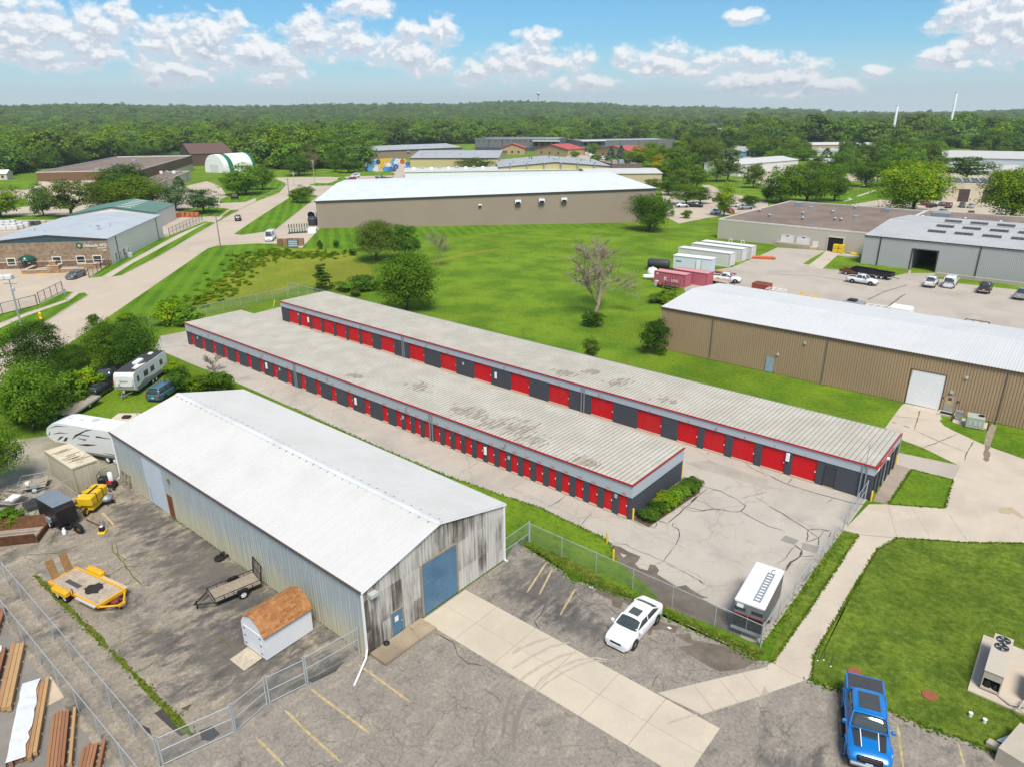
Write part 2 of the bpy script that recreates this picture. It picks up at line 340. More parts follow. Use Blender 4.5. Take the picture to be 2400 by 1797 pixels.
for j in range(len(radii)-1):
    for i in range(NA): k = j*(NA+1)+i; b.f.append((k,k+NA+1,k+NA+2,k+1)); b.sm.append(True)
struct(b.build('hills', woodland, recalc=True))
b = MB(); b.poly([(-9000,-9000),(9000,-9000),(9000,9000),(-9000,9000)], -.55); struct(b.build('terrain', woodland))
def sheet(name, pts, m, z, kind='structure', parent=None):
    o = MB().poly(pts, z).build(name, m, parent)
    if kind and not parent: o['kind'] = kind
    me = o.data
    if me.polygons[0].normal.z < 0: me.flip_normals()
    return o
sheet('lawn', [(5.39,29.26),(-38.81,-14.46),(-551.7,-67.2),(-559.3,86.6),(-534.9,143.8),(-586.8,252.1),(-546.2,435.2),(-573.4,681.5),(-384.1,800.5),(-83.8,864.3),(132.4,717.1),(69.0,165.0)], lawn, 0)

# ---------------------------------------------------------------- streets and lots
sheet('street', [(-87.82,8.43),(-102.52,21.57),(-130.6,47.1),(-169.2,81.8),(-171.2,83.4),(-176.5,88.3),(-178.6,92.0),(-173.6,100.3),(-168.8,103.5),(-158.1,104.0),(-181.3,125.9),(-237.0,171.5),(-282.3,212.3),(-280.7,249.4),(-314.6,279.9),(-320.8,278.4),(-308.0,265.5),(-319.7,252.2),(-322.7,245.5),(-323.7,239.4),(-329.1,238.9),(-343.1,225.8),(-349.1,217.0),(-324.1,206.7),(-311.9,200.7),(-279.9,175.9),(-259.0,152.1),(-240.7,134.2),(-217.2,112.6),(-184.4,79.9),(-160.7,58.3),(-149.6,49.2),(-134.2,38.0),(-122.2,27.1),(-109.34,12.50)], street_m, .004)
sheet('parking_lot', [(-109.34,12.50),(-122.2,27.1),(-134.2,38.0),(-147.3,48.9),(-160.4,58.2),(-188.2,82.2),(-217.2,112.6),(-243.2,132.3),(-241.3,134.5),(-260.8,153.2),(-277.7,163.4),(-285.4,154.8),(-330.1,176.3),(-358.8,184.6),(-339.9,161.9),(-363.7,137.2),(-403.3,121.1),(-384.4,111.8),(-394.5,104.1),(-391.6,73.6),(-266.9,42.3)], street_m, .008)
sheet('spool_yard', [(-345.3,276.0),(-329.8,281.0),(-316.1,273.9),(-311.6,277.2),(-321.8,290.0),(-392.8,353.4),(-419.7,342.0),(-361.6,288.8)], street_m, .006)
def island(name, pts, m=lawn_mown):
    o = MB().prism(pts, 0, .10).build(name, kerb_m); struct(o)
    c = (sum(p[0] for p in pts)/len(pts), sum(p[1] for p in pts)/len(pts))
    ins = []
    n = len(pts)
    ar = sum(pts[i][0]*pts[(i+1)%n][1]-pts[(i+1)%n][0]*pts[i][1] for i in range(n)); sg = 1 if ar > 0 else -1
    for i in range(n):
        p, a, q = Vector(pts[i]), Vector(pts[i-1]), Vector(pts[(i+1)%n]); d = ((q-p).normalized()-(a-p).normalized())
        if d.length < 1e-4: d = q-p
        d.normalize(); ins.append(tuple(p+Vector((-d.y, d.x))*sg*.14))
    sheet('turf', ins, m, .106, None, o); return o
island('verge', [(-162.6,55.0),(-194.4,76.2),(-203.3,90.9),(-223.3,112.4),(-221.4,112.6),(-204.2,94.3),(-174.0,67.4),(-162.1,57.1)])
island('verge', [(-160.4,58.2),(-160.2,60.3),(-176.2,76.1),(-207.4,103.7),(-217.6,113.0),(-220.6,111.9),(-200.0,93.1),(-171.3,67.0)])
island('verge', [(-141.8,18.6),(-144.4,33.4),(-146.5,39.8),(-153.7,47.1),(-152.0,47.9),(-146.3,44.4),(-141.0,35.7),(-137.7,31.5),(-132.3,16.8)])
island('verge', [(-128.9,16.2),(-134.5,30.6),(-139.1,35.3),(-145.1,44.5),(-150.0,48.1),(-149.6,49.2),(-147.1,48.8),(-134.2,38.0),(-122.2,27.1),(-109.83,12.59)])
island('verge', [(-261.0,121.7),(-252.9,133.0),(-245.6,133.6),(-231.2,121.9),(-233.5,116.6),(-246.2,114.5)])
island('verge', [(-229.4,121.1),(-242.0,131.6),(-241.6,134.7),(-236.9,131.6),(-227.8,121.3)])
island('verge', [(-264.5,139.9),(-277.9,147.4),(-311.1,183.7),(-342.6,211.5),(-333.7,209.9),(-312.0,200.6),(-295.2,185.8),(-269.9,158.7),(-260.2,147.9)])
island('verge', [(-301.0,67.5),(-275.4,89.6),(-266.4,88.7),(-262.4,85.0),(-288.8,64.4)])
island('verge', [(-336.5,90.1),(-346.7,99.9),(-313.5,91.7),(-313.3,84.5)])
island('median', [(-192.1,104.4),(-215.3,125.6),(-266.3,173.7),(-256.3,179.2),(-189.0,115.9),(-188.5,109.3),(-188.8,104.9)])
island('median', [(-299.9,204.7),(-304.3,212.3),(-299.2,215.4),(-306.2,225.5),(-319.3,236.5),(-323.0,243.4),(-310.3,235.6),(-285.9,211.0),(-292.0,203.6)])
struct(sheet('sidewalk', [(-162.1,57.1),(-174.0,67.4),(-204.2,94.3),(-221.4,112.6),(-220.2,111.6),(-200.0,93.0),(-171.6,67.1),(-160.6,58.3)], walk_m, .03))
struct(sheet('sidewalk', [(-132.3,16.8),(-137.5,31.4),(-140.8,35.7),(-146.2,44.4),(-151.8,47.9),(-150.2,48.2),(-145.3,44.6),(-139.3,35.4),(-134.8,30.7),(-128.9,16.2)], walk_m, .03))
sheet('mown_strip', [(-130.6,47.1),(-145.7,61.1),(-169.2,81.8),(-171.2,83.4),(-176.5,88.3),(-178.6,92.0),(-173.6,100.3),(-168.4,103.3),(-156.8,92.0),(-146.9,80.8),(-155.4,85.4),(-147.0,77.2),(-132.7,65.3),(-124.4,58.2),(-121.4,49.7),(-129.7,46.8)], lawn_mown, .004)
sheet('mown_lawn', [(-181.7,126.2),(-140.7,167.1),(-115.1,192.0),(-112.1,187.4),(-134.6,159.8),(-143.0,130.4),(-146.2,110.3),(-158.4,104.3)], lawn_mown, .005)
sheet('meadow', [(-156.4,86.8),(-162.3,95.4),(-163.9,100.4),(-152.6,105.2),(-141.1,106.4),(-127.0,100.0),(-123.0,98.0),(-115.7,92.0),(-109.81,83.70),(-114.9,81.5),(-122.6,80.4),(-118.9,71.6),(-122.0,69.1),(-122.7,58.6),(-125.4,59.6),(-133.6,67.0),(-147.5,80.0)], meadow, .006)
sheet('meadow', [(-119.8,112.5),(-120.9,125.4),(-118.5,134.8),(-116.8,134.7),(-117.8,122.1),(-117.9,111.4)], meadow, .006)

# self-storage lot
LOT = [(-104.27,41.75),(-109.99,45.28),(-109.39,48.97),(-110.4,62.0),(-110.8,67.1)] + [(-102.7,71.25),(-11.25,71.25),(-11.3,62.4),(-11.35,55.6),(-11.35,38.3)] + [(-12.14,38.26),(-13.59,38.28),(-16.46,37.93),(-18.29,37.85),(-20.00,39.06),(-22.14,39.83),(-23.49,40.44),(-24.23,41.03),(-25.05,41.80),(-25.90,42.27),(-27.79,42.37),(-30.75,42.49),(-32.91,42.67),(-35.82,42.33),(-43.47,41.64),(-54.34,41.53),(-69.11,41.86),(-77.30,41.98),(-88.18,42.05),(-93.19,41.87),(-98.64,41.90)]
lot = sheet('storage_lot', LOT, lot_m2, .006)
def ribbon(parent, pts, w, m, z=.012, name='crack', jit=.05):
    """a flat wandering strip laid on the paving"""
    P_ = []
    for a, c in zip(pts, pts[1:]):
        n = max(2, int(math.dist(a, c)/.5))
        for i in range(n): P_.append(Vector(a).lerp(Vector(c), i/n)+Vector((rnd.uniform(-jit,jit), rnd.uniform(-jit,jit))))
    P_.append(Vector(pts[-1])); b = MB(); vs = []
    for i, p in enumerate(P_):
        d = (P_[min(i+1,len(P_)-1)]-P_[max(i-1,0)]).normalized(); ww = w*(rnd.uniform(.45,1.2) if jit > .02 else rnd.uniform(.85,1.1))*(.4 if i in (0,len(P_)-1) else 1)
        q = Vector((-d.y, d.x))*ww/2; vs += [(p.x-q.x,p.y-q.y,z), (p.x+q.x,p.y+q.y,z)]
    b.add(vs, [(2*i,2*i+1,2*i+3,2*i+2)[::-1] for i in range(len(P_)-1)])
    return b.build(name, m, parent)
for w_, pts in ((.15, [(-32.47,46.04),(-32.25,44.50),(-32.44,43.06)]),(.14, [(-27.35,46.03),(-26.78,45.77),(-26.02,46.04),(-25.57,46.05),(-24.19,45.80)]),(.16, [(-24.55,46.32),(-23.56,46.21),(-23.80,47.05)]),
    (.17, [(-23.95,47.40),(-23.12,47.50),(-23.07,49.56),(-23.16,52.79),(-23.07,55.17)]),(.10, [(-24.18,55.09),(-23.92,52.96),(-23.89,52.45)]),(.14, [(-23.89,52.45),(-23.39,52.47),(-23.04,52.11),(-23.09,53.11),(-23.86,53.28)]),
    (.15, [(-24.10,50.67),(-23.15,50.99),(-21.75,51.28),(-20.71,52.51),(-19.66,52.76),(-19.10,53.29),(-19.24,54.48),(-20.36,55.10),(-21.94,55.41),(-24.02,55.23)]),(.12, [(-24.10,50.67),(-22.31,50.64),(-21.63,51.25),(-21.22,52.21),(-22.16,52.58),(-22.99,52.67)]),
    (.12, [(-21.30,52.15),(-20.59,52.48),(-20.76,51.92)]),(.16, [(-19.10,53.29),(-17.63,52.86),(-16.40,52.48),(-15.10,52.64)]),(.15, [(-22.79,47.89),(-22.57,47.37),(-21.91,47.35),(-21.47,46.70),(-21.05,45.11)]),(.09, [(-21.05,45.11),(-20.69,42.57),(-21.02,41.71)]),
    (.10, [(-25.03,42.03),(-24.16,42.64),(-23.22,42.48),(-22.01,42.57),(-20.69,42.57),(-19.58,42.52)]),(.10, [(-20.41,42.41),(-18.70,42.31),(-17.58,42.14),(-17.00,41.90)]),(.16, [(-17.58,42.14),(-17.10,41.91)]),(.07, [(-22.76,48.14),(-22.04,47.59)]),
    (.16, [(-22.55,62.30),(-21.35,61.41),(-19.80,61.17)]),(.18, [(-19.80,61.17),(-17.71,60.58),(-15.31,60.62),(-12.47,60.85),(-10.89,61.43)]),(.12, [(-17.75,60.69),(-17.86,62.19)]),(.12, [(-13.82,59.47),(-13.72,60.73)]),
    (.20, [(-17.69,55.76),(-16.25,55.21),(-14.95,54.61),(-13.66,54.07),(-13.01,54.82),(-12.16,55.08)]),(.14, [(-13.66,54.07),(-13.09,52.13),(-12.56,53.43),(-12.66,54.89)]),(.14, [(-13.63,53.98),(-12.56,53.43),(-12.25,52.19)]),(.12, [(-12.63,54.80),(-12.11,54.90),(-11.88,53.56)]),
    (.30, [(-13.06,47.36),(-13.10,48.67),(-12.89,49.83),(-13.02,50.73),(-13.73,51.18)]),(.14, [(-12.89,49.83),(-11.76,50.96)]),(.09, [(-13.84,47.66),(-13.66,48.98),(-13.66,51.24)]),(.10, [(-20.04,55.37),(-19.25,56.82),(-18.62,58.15)]),(.10, [(-19.25,56.56),(-17.76,55.96)]),
    (.09, [(-28.59,42.51),(-28.68,43.48),(-28.91,44.61)]),(.08, [(-42.77,42.83),(-42.81,44.33),(-42.94,45.82)]),(.10, [(-82.83,42.19),(-82.59,45.18)]),(.08, [(-104.07,41.91),(-102.35,45.46)]),(.15, [(-26.19,61.43),(-26.29,62.19)])):
    ribbon(lot, pts, w_*.62, tar)
for pts in ([(-14.79,52.06),(-13.69,52.06),(-13.76,51.15),(-14.86,51.09)], [(-13.34,51.92),(-12.12,52.20),(-11.98,51.08),(-13.14,50.94)]): sheet('repair_patch', pts, M('patch', (.27,.25,.225), .9, var=.3, fine=15), .010, None, lot)
for pts in ([(-27.13,58.53),(-25.50,60.52),(-19.46,60.28),(-18.70,58.36),(-22.23,58.58),(-25.61,58.21)],): sheet('mud_stain', pts, M('mud', (.36,.32,.27), .9, var=.25, scale=.5), .009, None, lot)

# damp, silted stretches by the fence
damp = M('damp_silt', (.145,.118,.09), .6, var=.5, scale=.9, fine=5)
for pts in ([(-24.92,41.91),(-24.35,42.07),(-23.40,41.92),(-22.38,41.96),(-22.24,41.19),(-22.26,40.88),(-21.68,40.59),(-21.06,40.73),(-21.33,41.55),(-20.92,41.70),(-20.39,41.29),(-20.31,40.79),(-19.43,40.61),(-18.44,40.36),(-18.02,40.97),(-17.54,40.76),(-16.54,40.56),(-16.09,40.75),(-16.41,40.31),(-15.81,40.16),(-14.21,40.04),(-13.13,39.85),(-12.89,39.01),(-12.72,38.13),(-13.25,38.26),(-13.59,38.28),(-16.46,37.93),(-18.29,37.85),(-20.00,39.06),(-22.14,39.83),(-23.49,40.44),(-24.23,41.03)],): sheet('damp_silt', pts, damp, .0095, None, lot)
for pts in ([(-23.88,41.32),(-23.30,41.40),(-23.34,40.96)],[(-22.08,41.61),(-21.55,41.66),(-21.27,40.93),(-21.84,41.03)]): sheet('dry_patch', pts, lot_m2, .0135, None, lot)
# yard and parking asphalt
YARD = [(-67.18,9.09),(-66.80,11.47),(-65.76,13.77),(-71.99,16.92),(-70.29,20.73),(-67.73,21.62)] + [(-66.7,21.4),(-30.2,21.4),(-30.2,20.6),(-31.5,14)] + [(-31.85,8.96),(-29.76,5.76),(-36.58,0.06),(-55.94,4.29)]
yard = sheet('asphalt_yard', YARD, asph, .005)
sheet('gravel_yard', [(-76.55,11.43),(-84.73,17.60),(-82.94,20.57),(-76.15,23.58),(-71.03,22.65),(-67.90,21.48),(-69.29,20.34),(-71.40,16.82),(-65.71,13.57),(-66.15,8.83)], gravel_m, .004)
park = sheet('parking_asphalt', [(-30.2,21.4),(-30.2,34.9)] + [(-30.22,34.87),(-31.16,37.38),(-27.54,37.09),(-24.52,36.39),(-25.30,36.45),(-22.66,36.67),(-20.22,37.15),(-17.78,37.08),(-12.79,37.22),(-10.91,36.96),(-10.46,37.30),(-10.47,37.33),(-8.07,37.24),(-6.10,37.67),(-3.60,37.87),(-1.92,37.92),(1.09,38.41),(2.87,38.37),(5.26,38.75),(5.53,33.78),(-4.90,23.07)] + [(-33,2),(-31.8,14.5)], asph_r, .0075)
for y0 in (0,):
    for pts in ([(-30.15,20.53),(-25.34,20.56)], [(-30.75,17.41),(-25.43,17.59)], [(-30.49,15.48),(-28.44,15.41),(-25.04,15.39)], [(-27.60,36.74),(-26.43,32.86)], [(-26.67,36.17),(-25.59,33.22)], [(-23.99,35.41),(-23.75,34.58),(-23.13,32.40)], [(-6.32,37.31),(-5.17,34.33)], [(-4.92,33.69),(-4.29,32.35)], [(-2.96,37.11),(-2.01,34.24)], [(-0.08,37.83),(0.49,36.33)], [(-30.06,13.35),(-27.29,13.32)]):
        ribbon(park, pts, .15, yellow_line, .013, 'stall_line', .004)
for w_, pts in ((.16, [(-27.47,32.41),(-26.30,32.70),(-24.62,32.84),(-24.25,31.70),(-24.07,30.76),(-23.37,30.37)]),(.08, [(-24.23,35.10),(-22.75,34.72),(-21.74,34.98),(-21.40,35.35),(-20.24,35.03),(-19.74,35.13)]),(.1, [(-19.89,32.75),(-19.66,33.24),(-20.40,33.81)]),(.1, [(-17.47,34.33),(-16.50,34.29)]),(.07, [(-14.98,30.57),(-15.17,31.32),(-15.13,32.11)]),(.16, [(-28.38,25.70),(-26.92,25.76),(-25.95,25.19),(-24.87,25.03),(-24.06,25.44)]),(.1, [(-24.87,25.03),(-24.84,24.15)])):
    ribbon(park, pts, w_*.7, tar)
moss = M('moss', (.11,.12,.015), 1, var=.5, scale=3, fine=14, bmp=.5)
for w_, pts in ((.42, [(-56.28,10.76),(-54.20,10.85),(-52.34,10.84),(-50.03,10.94),(-48.33,10.92),(-46.77,11.00),(-44.98,11.04),(-43.82,11.01)]),(.40, [(-43.32,11.02),(-41.99,11.05),(-40.40,11.08),(-38.63,11.08),(-37.23,11.06),(-35.91,11.13),(-34.83,11.16),(-33.62,11.10),(-32.93,11.16)]),
    (.10, [(-59.88,11.09),(-58.10,12.97),(-57.97,14.53),(-57.55,15.96)]),(.10, [(-58.82,17.84),(-57.81,19.62),(-57.38,21.32)]),(.10, [(-56.36,16.29),(-54.86,15.86),(-52.84,15.73),(-50.83,15.48),(-48.59,15.35)]),(.09, [(-51.79,13.95),(-52.02,14.87),(-52.22,15.47),(-51.06,16.52)]),(.09, [(-52.03,16.69),(-52.05,17.78),(-52.14,18.83)]),(.09, [(-56.07,16.53),(-54.25,15.96),(-52.86,15.91),(-52.34,16.74)]),(.08, [(-59.60,12.97),(-60.94,13.59),(-61.75,14.04)]),(.1, [(-34.97,11.36),(-35.05,12.30)]),(.1, [(-40.19,11.13),(-40.16,12.05),(-40.34,12.42)]),(.08, [(-43.65,11.02),(-43.71,12.96),(-42.51,13.95)]),(.09, [(-31.79,16.65),(-31.70,17.57),(-32.16,18.83)]),(.08, [(-39.89,15.98),(-38.77,16.19),(-37.45,16.18),(-37.31,16.84)])):
    ribbon(yard, pts, w_, moss, .012, 'moss')
puddle = newmat('puddle', .04, 0, .5)[0]; puddle.node_tree.nodes['Principled BSDF'].inputs['Base Color'].default_value = (.07,.062,.05,1)
for pts in ([(-36.14,10.50),(-36.12,10.96),(-35.03,10.99),(-33.31,10.94),(-33.35,10.70),(-34.75,10.58)],[(-35.28,11.65),(-35.15,12.22),(-34.80,11.83)],[(-32.94,11.56),(-32.69,12.19),(-31.81,12.19),(-31.76,11.62),(-32.23,11.33)],[(-35.86,9.65),(-35.26,9.83),(-34.68,9.70),(-35.17,9.60)],[(-31.48,17.76),(-31.28,18.55),(-31.06,20.14),(-30.72,19.26),(-31.07,17.72)]):
    sheet('puddle', pts, puddle, .010, None, yard)
for pts in ([(-23.50,36.86),(-22.66,36.67),(-20.19,37.10),(-17.78,37.08),(-18.00,36.66),(-18.64,36.68),(-19.51,36.27),(-20.53,36.40),(-20.26,35.65),(-20.82,35.50),(-21.26,36.04),(-22.42,36.00)],[(-17.67,36.24),(-17.07,36.28),(-16.30,36.62),(-16.16,35.85),(-16.97,35.61),(-17.51,35.17),(-17.29,34.62),(-17.49,34.45),(-17.80,35.37)],[(-16.16,35.70),(-15.44,36.44),(-14.96,35.98),(-12.71,37.02),(-10.91,36.96),(-11.09,36.48),(-11.32,35.78),(-11.54,35.41),(-12.40,34.44),(-13.50,34.48),(-14.28,34.62),(-15.47,34.72),(-14.76,35.59),(-15.43,35.59)]): sheet('damp_silt', pts, damp, .0115, None, park)
track = M('tyre_track', (.41,.355,.275), .9, var=.25, scale=2, fine=14); track2 = M('tyre_track_dark', (.20,.175,.145), .9, var=.3, scale=2, fine=14)
# neighbouring lumber yard beyond the fence
sheet('lumber_yard', [(-90,7.35),(-28,7.35),(-22,-30),(-90,-30)], timber_yard, .009)

# slabs of the concrete drive, each its own piece with open joints
def slab_row(parent, name, quads, m, z0=-.05, z1=.02, gap=.012):
    for q in quads:
        c = Vector((sum(p[0] for p in q)/len(q), sum(p[1] for p in q)/len(q))); pts = []
        for p in q:
            v = Vector(p); d = c-v; d.normalize(); pts.append(tuple(v+d*gap*1.4))
        MB().prism(pts, z0, z1+rnd.uniform(-.003,.003)).build(name, m, parent)
drive = MB().poly([(-30.2,26),(-10.6,26.3),(-10.5,30.3),(-30.2,30.3)], .006).build('driveway', M('joint', (.17,.15,.12))); struct(drive)
xs = [-30.1,-27.05,-23.6,-20.3,-17.1,-13.9,-10.5]
for i in range(6):
    for (y0, y1) in ((25.95,28.05),(28.05,30.25)):
        dy = (i*.05, (i+1)*.05)
        slab_row(drive, 'slab', [[(xs[i],y0+dy[0]*.6),(xs[i+1],y0+dy[1]*.6),(xs[i+1],y1+dy[1]*.6),(xs[i],y1+dy[0]*.6)]], drive_m)
for w_, pts in ((.16, [(-18.26,30.92),(-19.07,30.44),(-19.75,29.61),(-20.26,28.34),(-20.51,27.00),(-20.40,25.95)]),(.14, [(-18.23,30.75),(-18.93,30.23),(-19.38,29.46),(-19.81,28.21),(-20.06,26.89),(-20.07,25.93)]),(.22, [(-20.16,30.20),(-20.75,29.24),(-21.17,27.85),(-21.40,26.64),(-21.45,25.91)]),(.2, [(-21.04,30.65),(-21.77,29.49),(-22.17,27.94),(-22.43,26.41)]),(.25, [(-22.23,30.23),(-22.79,29.20),(-23.20,28.02),(-23.27,27.42)]),(.15, [(-11.94,30.54),(-12.73,29.24),(-12.97,28.72)])):
    ribbon(drive, pts, w_, track, .0275, 'tyre_track', .01)
for w_, pts in ((.3, [(-20.37,25.80),(-20.24,25.09),(-19.95,24.09),(-19.36,22.97),(-18.57,21.92)]),(.25, [(-21.22,24.97),(-20.45,23.46),(-19.50,22.15)]),(.2, [(-20.94,22.50),(-20.39,21.40),(-19.52,20.55)])): ribbon(park, pts, w_, track2, .0118, 'tyre_track', .02)
struct_w = MB().poly([(-30.15,21.5),(-28.65,21.5),(-28.65,25.9),(-30.15,25.9)], .02).build('landing', M('joint', (.17,.15,.12))); struct(struct_w)
apron_m = paving('landing_concrete', (.36,.29,.20), (.25,.20,.14), (.42,.34,.23), cracks=.6, spk=.12, cs=.5, crack_col=(.12,.10,.07))
slab_row(struct_w, 'slab', [[(-30.15,21.5),(-28.65,21.5),(-28.62,25.93),(-30.15,25.93)]], apron_m, -.1, .22)
# footpath beside the lawn and the gate apron
fp = sheet('footpath', [(-14.51,30.50),(-11.72,30.67),(-9.41,34.62),(-9.44,34.68),(-8.05,37.19),(-7.92,37.75),(-8.40,39.51),(-8.46,50.41),(-8.43,47.02),(-8.51,54.67),(-7.69,57.46),(-10.22,56.02),(-10.14,45.60),(-10.19,48.98),(-10.17,37.31),(-10.33,36.96),(-10.26,36.79),(-11.33,35.27)], M('joint_pale', (.36,.31,.25)), .009)
L_ = [(-10.22,56.02),(-10.14,45.60),(-10.17,37.31)]; Rr = [(-7.69,57.46),(-8.51,54.67),(-8.43,47.02),(-8.40,39.51)]
lA = [(-10.23,55.90),(-10.18,50.32),(-10.14,45.60),(-10.13,44.95),(-10.11,41.99),(-10.08,39.55),(-10.17,37.31)]; rA = [(-7.70,57.34),(-8.51,54.67),(-8.52,50.02),(-8.43,47.02),(-8.51,45.41),(-8.45,42.84),(-8.40,39.51)]
prevL, prevR = lA[0], rA[0]
for i in range(6):
    a0_, a1_, b0_, b1_ = Vector(lA[i]), Vector(lA[i+1]), Vector(rA[i]), Vector(rA[i+1])
    for k in range(2):
        slab_row(fp, 'slab', [[tuple(a0_.lerp(a1_,k/2)), tuple(b0_.lerp(b1_,k/2)), tuple(b0_.lerp(b1_,(k+1)/2)), tuple(a0_.lerp(a1_,(k+1)/2))]], walk_m, -.05, .022)
slab_row(fp, 'slab', [[(-10.17,37.31),(-8.40,39.51),(-7.92,37.75),(-8.05,37.19),(-8.94,37.13)], [(-10.34,36.98),(-10.17,37.31),(-8.97,37.10),(-8.05,37.19),(-9.02,35.42),(-9.44,34.68),(-10.19,35.35)], [(-11.29,35.27),(-10.26,36.79),(-10.19,37.17),(-9.67,34.23)], [(-11.29,35.27),(-9.67,34.23),(-10.48,32.87),(-12.22,33.90)], [(-12.22,33.90),(-10.51,32.85),(-11.36,31.41),(-13.20,32.47)], [(-13.20,32.47),(-11.37,31.37),(-11.72,30.67),(-13.42,30.54),(-14.09,31.08)], [(-14.09,31.08),(-13.27,30.54),(-14.51,30.50)]], walk_m, -.05, .022)
ga = sheet('gate_apron', [(-11.38,55.84),(-10.94,61.60),(-9.68,62.63),(-5.67,65.07),(-3.17,60.34),(-7.69,57.46),(-10.22,56.02)], M('joint', (.17,.15,.12)), .010)
slab_row(ga, 'slab', [[(-11.38,55.84),(-10.94,61.60),(-9.68,62.63),(-7.69,57.46),(-10.22,56.02)], [(-9.68,62.63),(-7.99,63.57),(-5.51,58.94),(-7.69,57.46)], [(-7.99,63.57),(-5.67,65.07),(-3.17,60.34),(-5.51,58.94)]], walk_m, -.05, .023)
big = sheet('concrete_drive', [(-5.67,65.07),(-6.17,71.25),(-6.16,74.87),(-9.90,77.07),(-11.82,77.62),(-14.11,79.89),(-14.29,87.76),(-14.13,88.71),(-10.54,88.97),(-9.73,85.82),(-8.76,84.21),(-5.18,81.94),(-9.94,85.73),(-9.25,84.48),(-5.17,81.84),(-4.62,81.59),(-1.56,80.58),(15.80,76.06),(15.77,75.71),(-3.17,60.34)], walk_m, .007)
for pts in ([(-12.30,87.61),(-12.10,86.05),(-11.54,81.22)],[(-11.54,81.22),(-8.82,79.73),(-6.12,78.64)],[(-9.87,76.92),(-8.82,79.73),(-7.71,83.23)],[(-6.12,81.95),(-6.12,78.64),(-6.08,76.52)],[(-14.12,83.87),(-13.17,84.40),(-12.29,84.71),(-11.40,84.94)]): ribbon(big, pts, .10, moss, .011, 'weedy_joint')
for pts in ([(-13.98,82.00),(-13.39,82.00)],[(-12.76,81.79),(-12.07,81.57)],[(-12.27,87.42),(-12.21,86.59)]): ribbon(big, pts, .2, moss, .012, 'weedy_joint')
ribbon(big, [(-5.23,87.98),(-5.14,84.96),(-4.83,81.59),(-4.37,77.61)], .55, stain_brown, .010, 'rust_stain'); ribbon(big, [(-3.21,60.31),(-4.45,62.83),(-5.67,65.07)], .05, tar, .012, 'joint')
ribbon(big, [(-0.19,67.53),(-1.18,68.40),(-1.90,67.32)], 1.0, M('mud2', (.40,.32,.22), .95, var=.3), .011, 'mud_stain')
sheet('side_pavement', [(-10.83,62.46),(-11.18,71.36),(-9.70,71.18),(-9.64,62.67)], paving('side_path', (.34,.28,.225),(.26,.21,.17),(.40,.34,.28), spk=.2), .0065)
sheet('side_pavement', [(-11.69,74.22),(-10.71,74.36),(-6.18,75.01),(-6.19,71.38),(-9.74,71.14),(-11.18,71.36)], lot_m, .0055)
# lawns that overlap the paving
sheet('grass_patch', [(-8.40,39.51),(-8.46,50.41),(-8.43,47.02),(-8.51,54.67),(-7.69,57.46),(-3.17,60.34),(0.28,63.05),(15.78,75.78),(11.66,39.25),(2.87,38.37),(1.09,38.41),(-1.92,37.92),(-3.60,37.87),(-6.10,37.67),(-8.00,37.23),(-7.92,37.75)], lawn_near, .012)
sheet('grass_patch', [(-10.22,56.02),(-10.14,45.60),(-10.19,37.36),(-10.38,37.08),(-10.47,37.33),(-11.32,44.63),(-11.44,50.24),(-11.39,55.54)], lawn_near, .012)
sheet('grass_strip', [(-30.33,37.85),(-25.39,36.56),(-20.26,37.21),(-17.84,37.18),(-12.79,37.22),(-10.92,36.99),(-10.47,37.33),(-11.01,38.70),(-12.06,38.26),(-13.56,38.23),(-16.44,37.90),(-18.27,37.81),(-20.00,39.06),(-22.14,39.83),(-23.49,40.44),(-24.23,41.03),(-25.05,41.80),(-25.90,42.27),(-27.79,42.37),(-30.75,42.49),(-32.91,42.67),(-35.82,42.33),(-36.28,41.95)], lawn, .013)
sheet('weed_strip', [(-31.07,37.56),(-27.63,37.21),(-24.60,36.50),(-25.30,36.45),(-22.70,36.72),(-20.26,37.21),(-17.82,37.16),(-12.79,37.22),(-10.91,36.96),(-10.87,38.00),(-12.26,37.81),(-15.44,37.63),(-18.14,37.73),(-19.91,37.58),(-22.64,37.57),(-24.15,37.98),(-27.28,38.10),(-30.33,37.85)], weeds, .017)
# yard behind the brown building
ry = sheet('loading_yard', [(-61.8,125.5),(-64.8,143.1),(-62.5,149.9),(-63.3,172.3),(-63.8,179.8),(-52.3,182.9),(-49.2,183.4),(-40.4,174.1),(-31.1,170.4),(-30.7,167.5),(-26.9,170.5),(-10.3,163.9),(8.1,155.7),(8.1,126.8)] + [(40,101),(-46,101)], lot_m, .006)
for pts in ([(-53.8,148.1),(-45.5,152.0),(-38.9,151.7)],[(-31.3,137.8),(-30.6,146.3),(-28.6,155.3)],[(-27.2,133.8),(-27.2,144.4),(-27.0,146.9)]): ribbon(ry, pts, .25, tar, .012)
sheet('grass_patch', [(-46.6,160.7),(-48.7,178.1),(-42.6,177.6),(-40.4,174.1),(-31.8,171.1),(-31.1,167.4),(-33.1,160.7),(-41.5,162.1)], lawn, .012)
sheet('grass_patch', [(-26.4,166.6),(-26.1,171.1),(-11.0,170.8),(3.2,171.2),(3.5,159.6),(-10.3,163.9),(-21.5,163.0)], lawn, .012)
sheet('grass_patch', [(-51.8,163.4),(-52.6,175.1),(-52.8,182.5),(-51.7,175.7),(-50.3,162.9)], lawn, .012)
ramp = sheet('ramp', [(-49.9,161.6),(-52.5,181.8),(-49.2,183.4),(-49.1,179.3),(-46.5,160.4)], walk_m, .011); struct(ramp)
for pts in ([(-19.8,149.8),(-19.9,158.0)],[(-19.4,149.6),(-19.4,157.8)],[(-16.9,150.0),(-17.4,158.2)],[(-14.4,157.0),(-14.4,151.4)],[(-11.0,154.2),(-11.0,157.5)]): ribbon(ry, pts, .15, yellow_line, .012, 'stall_line')
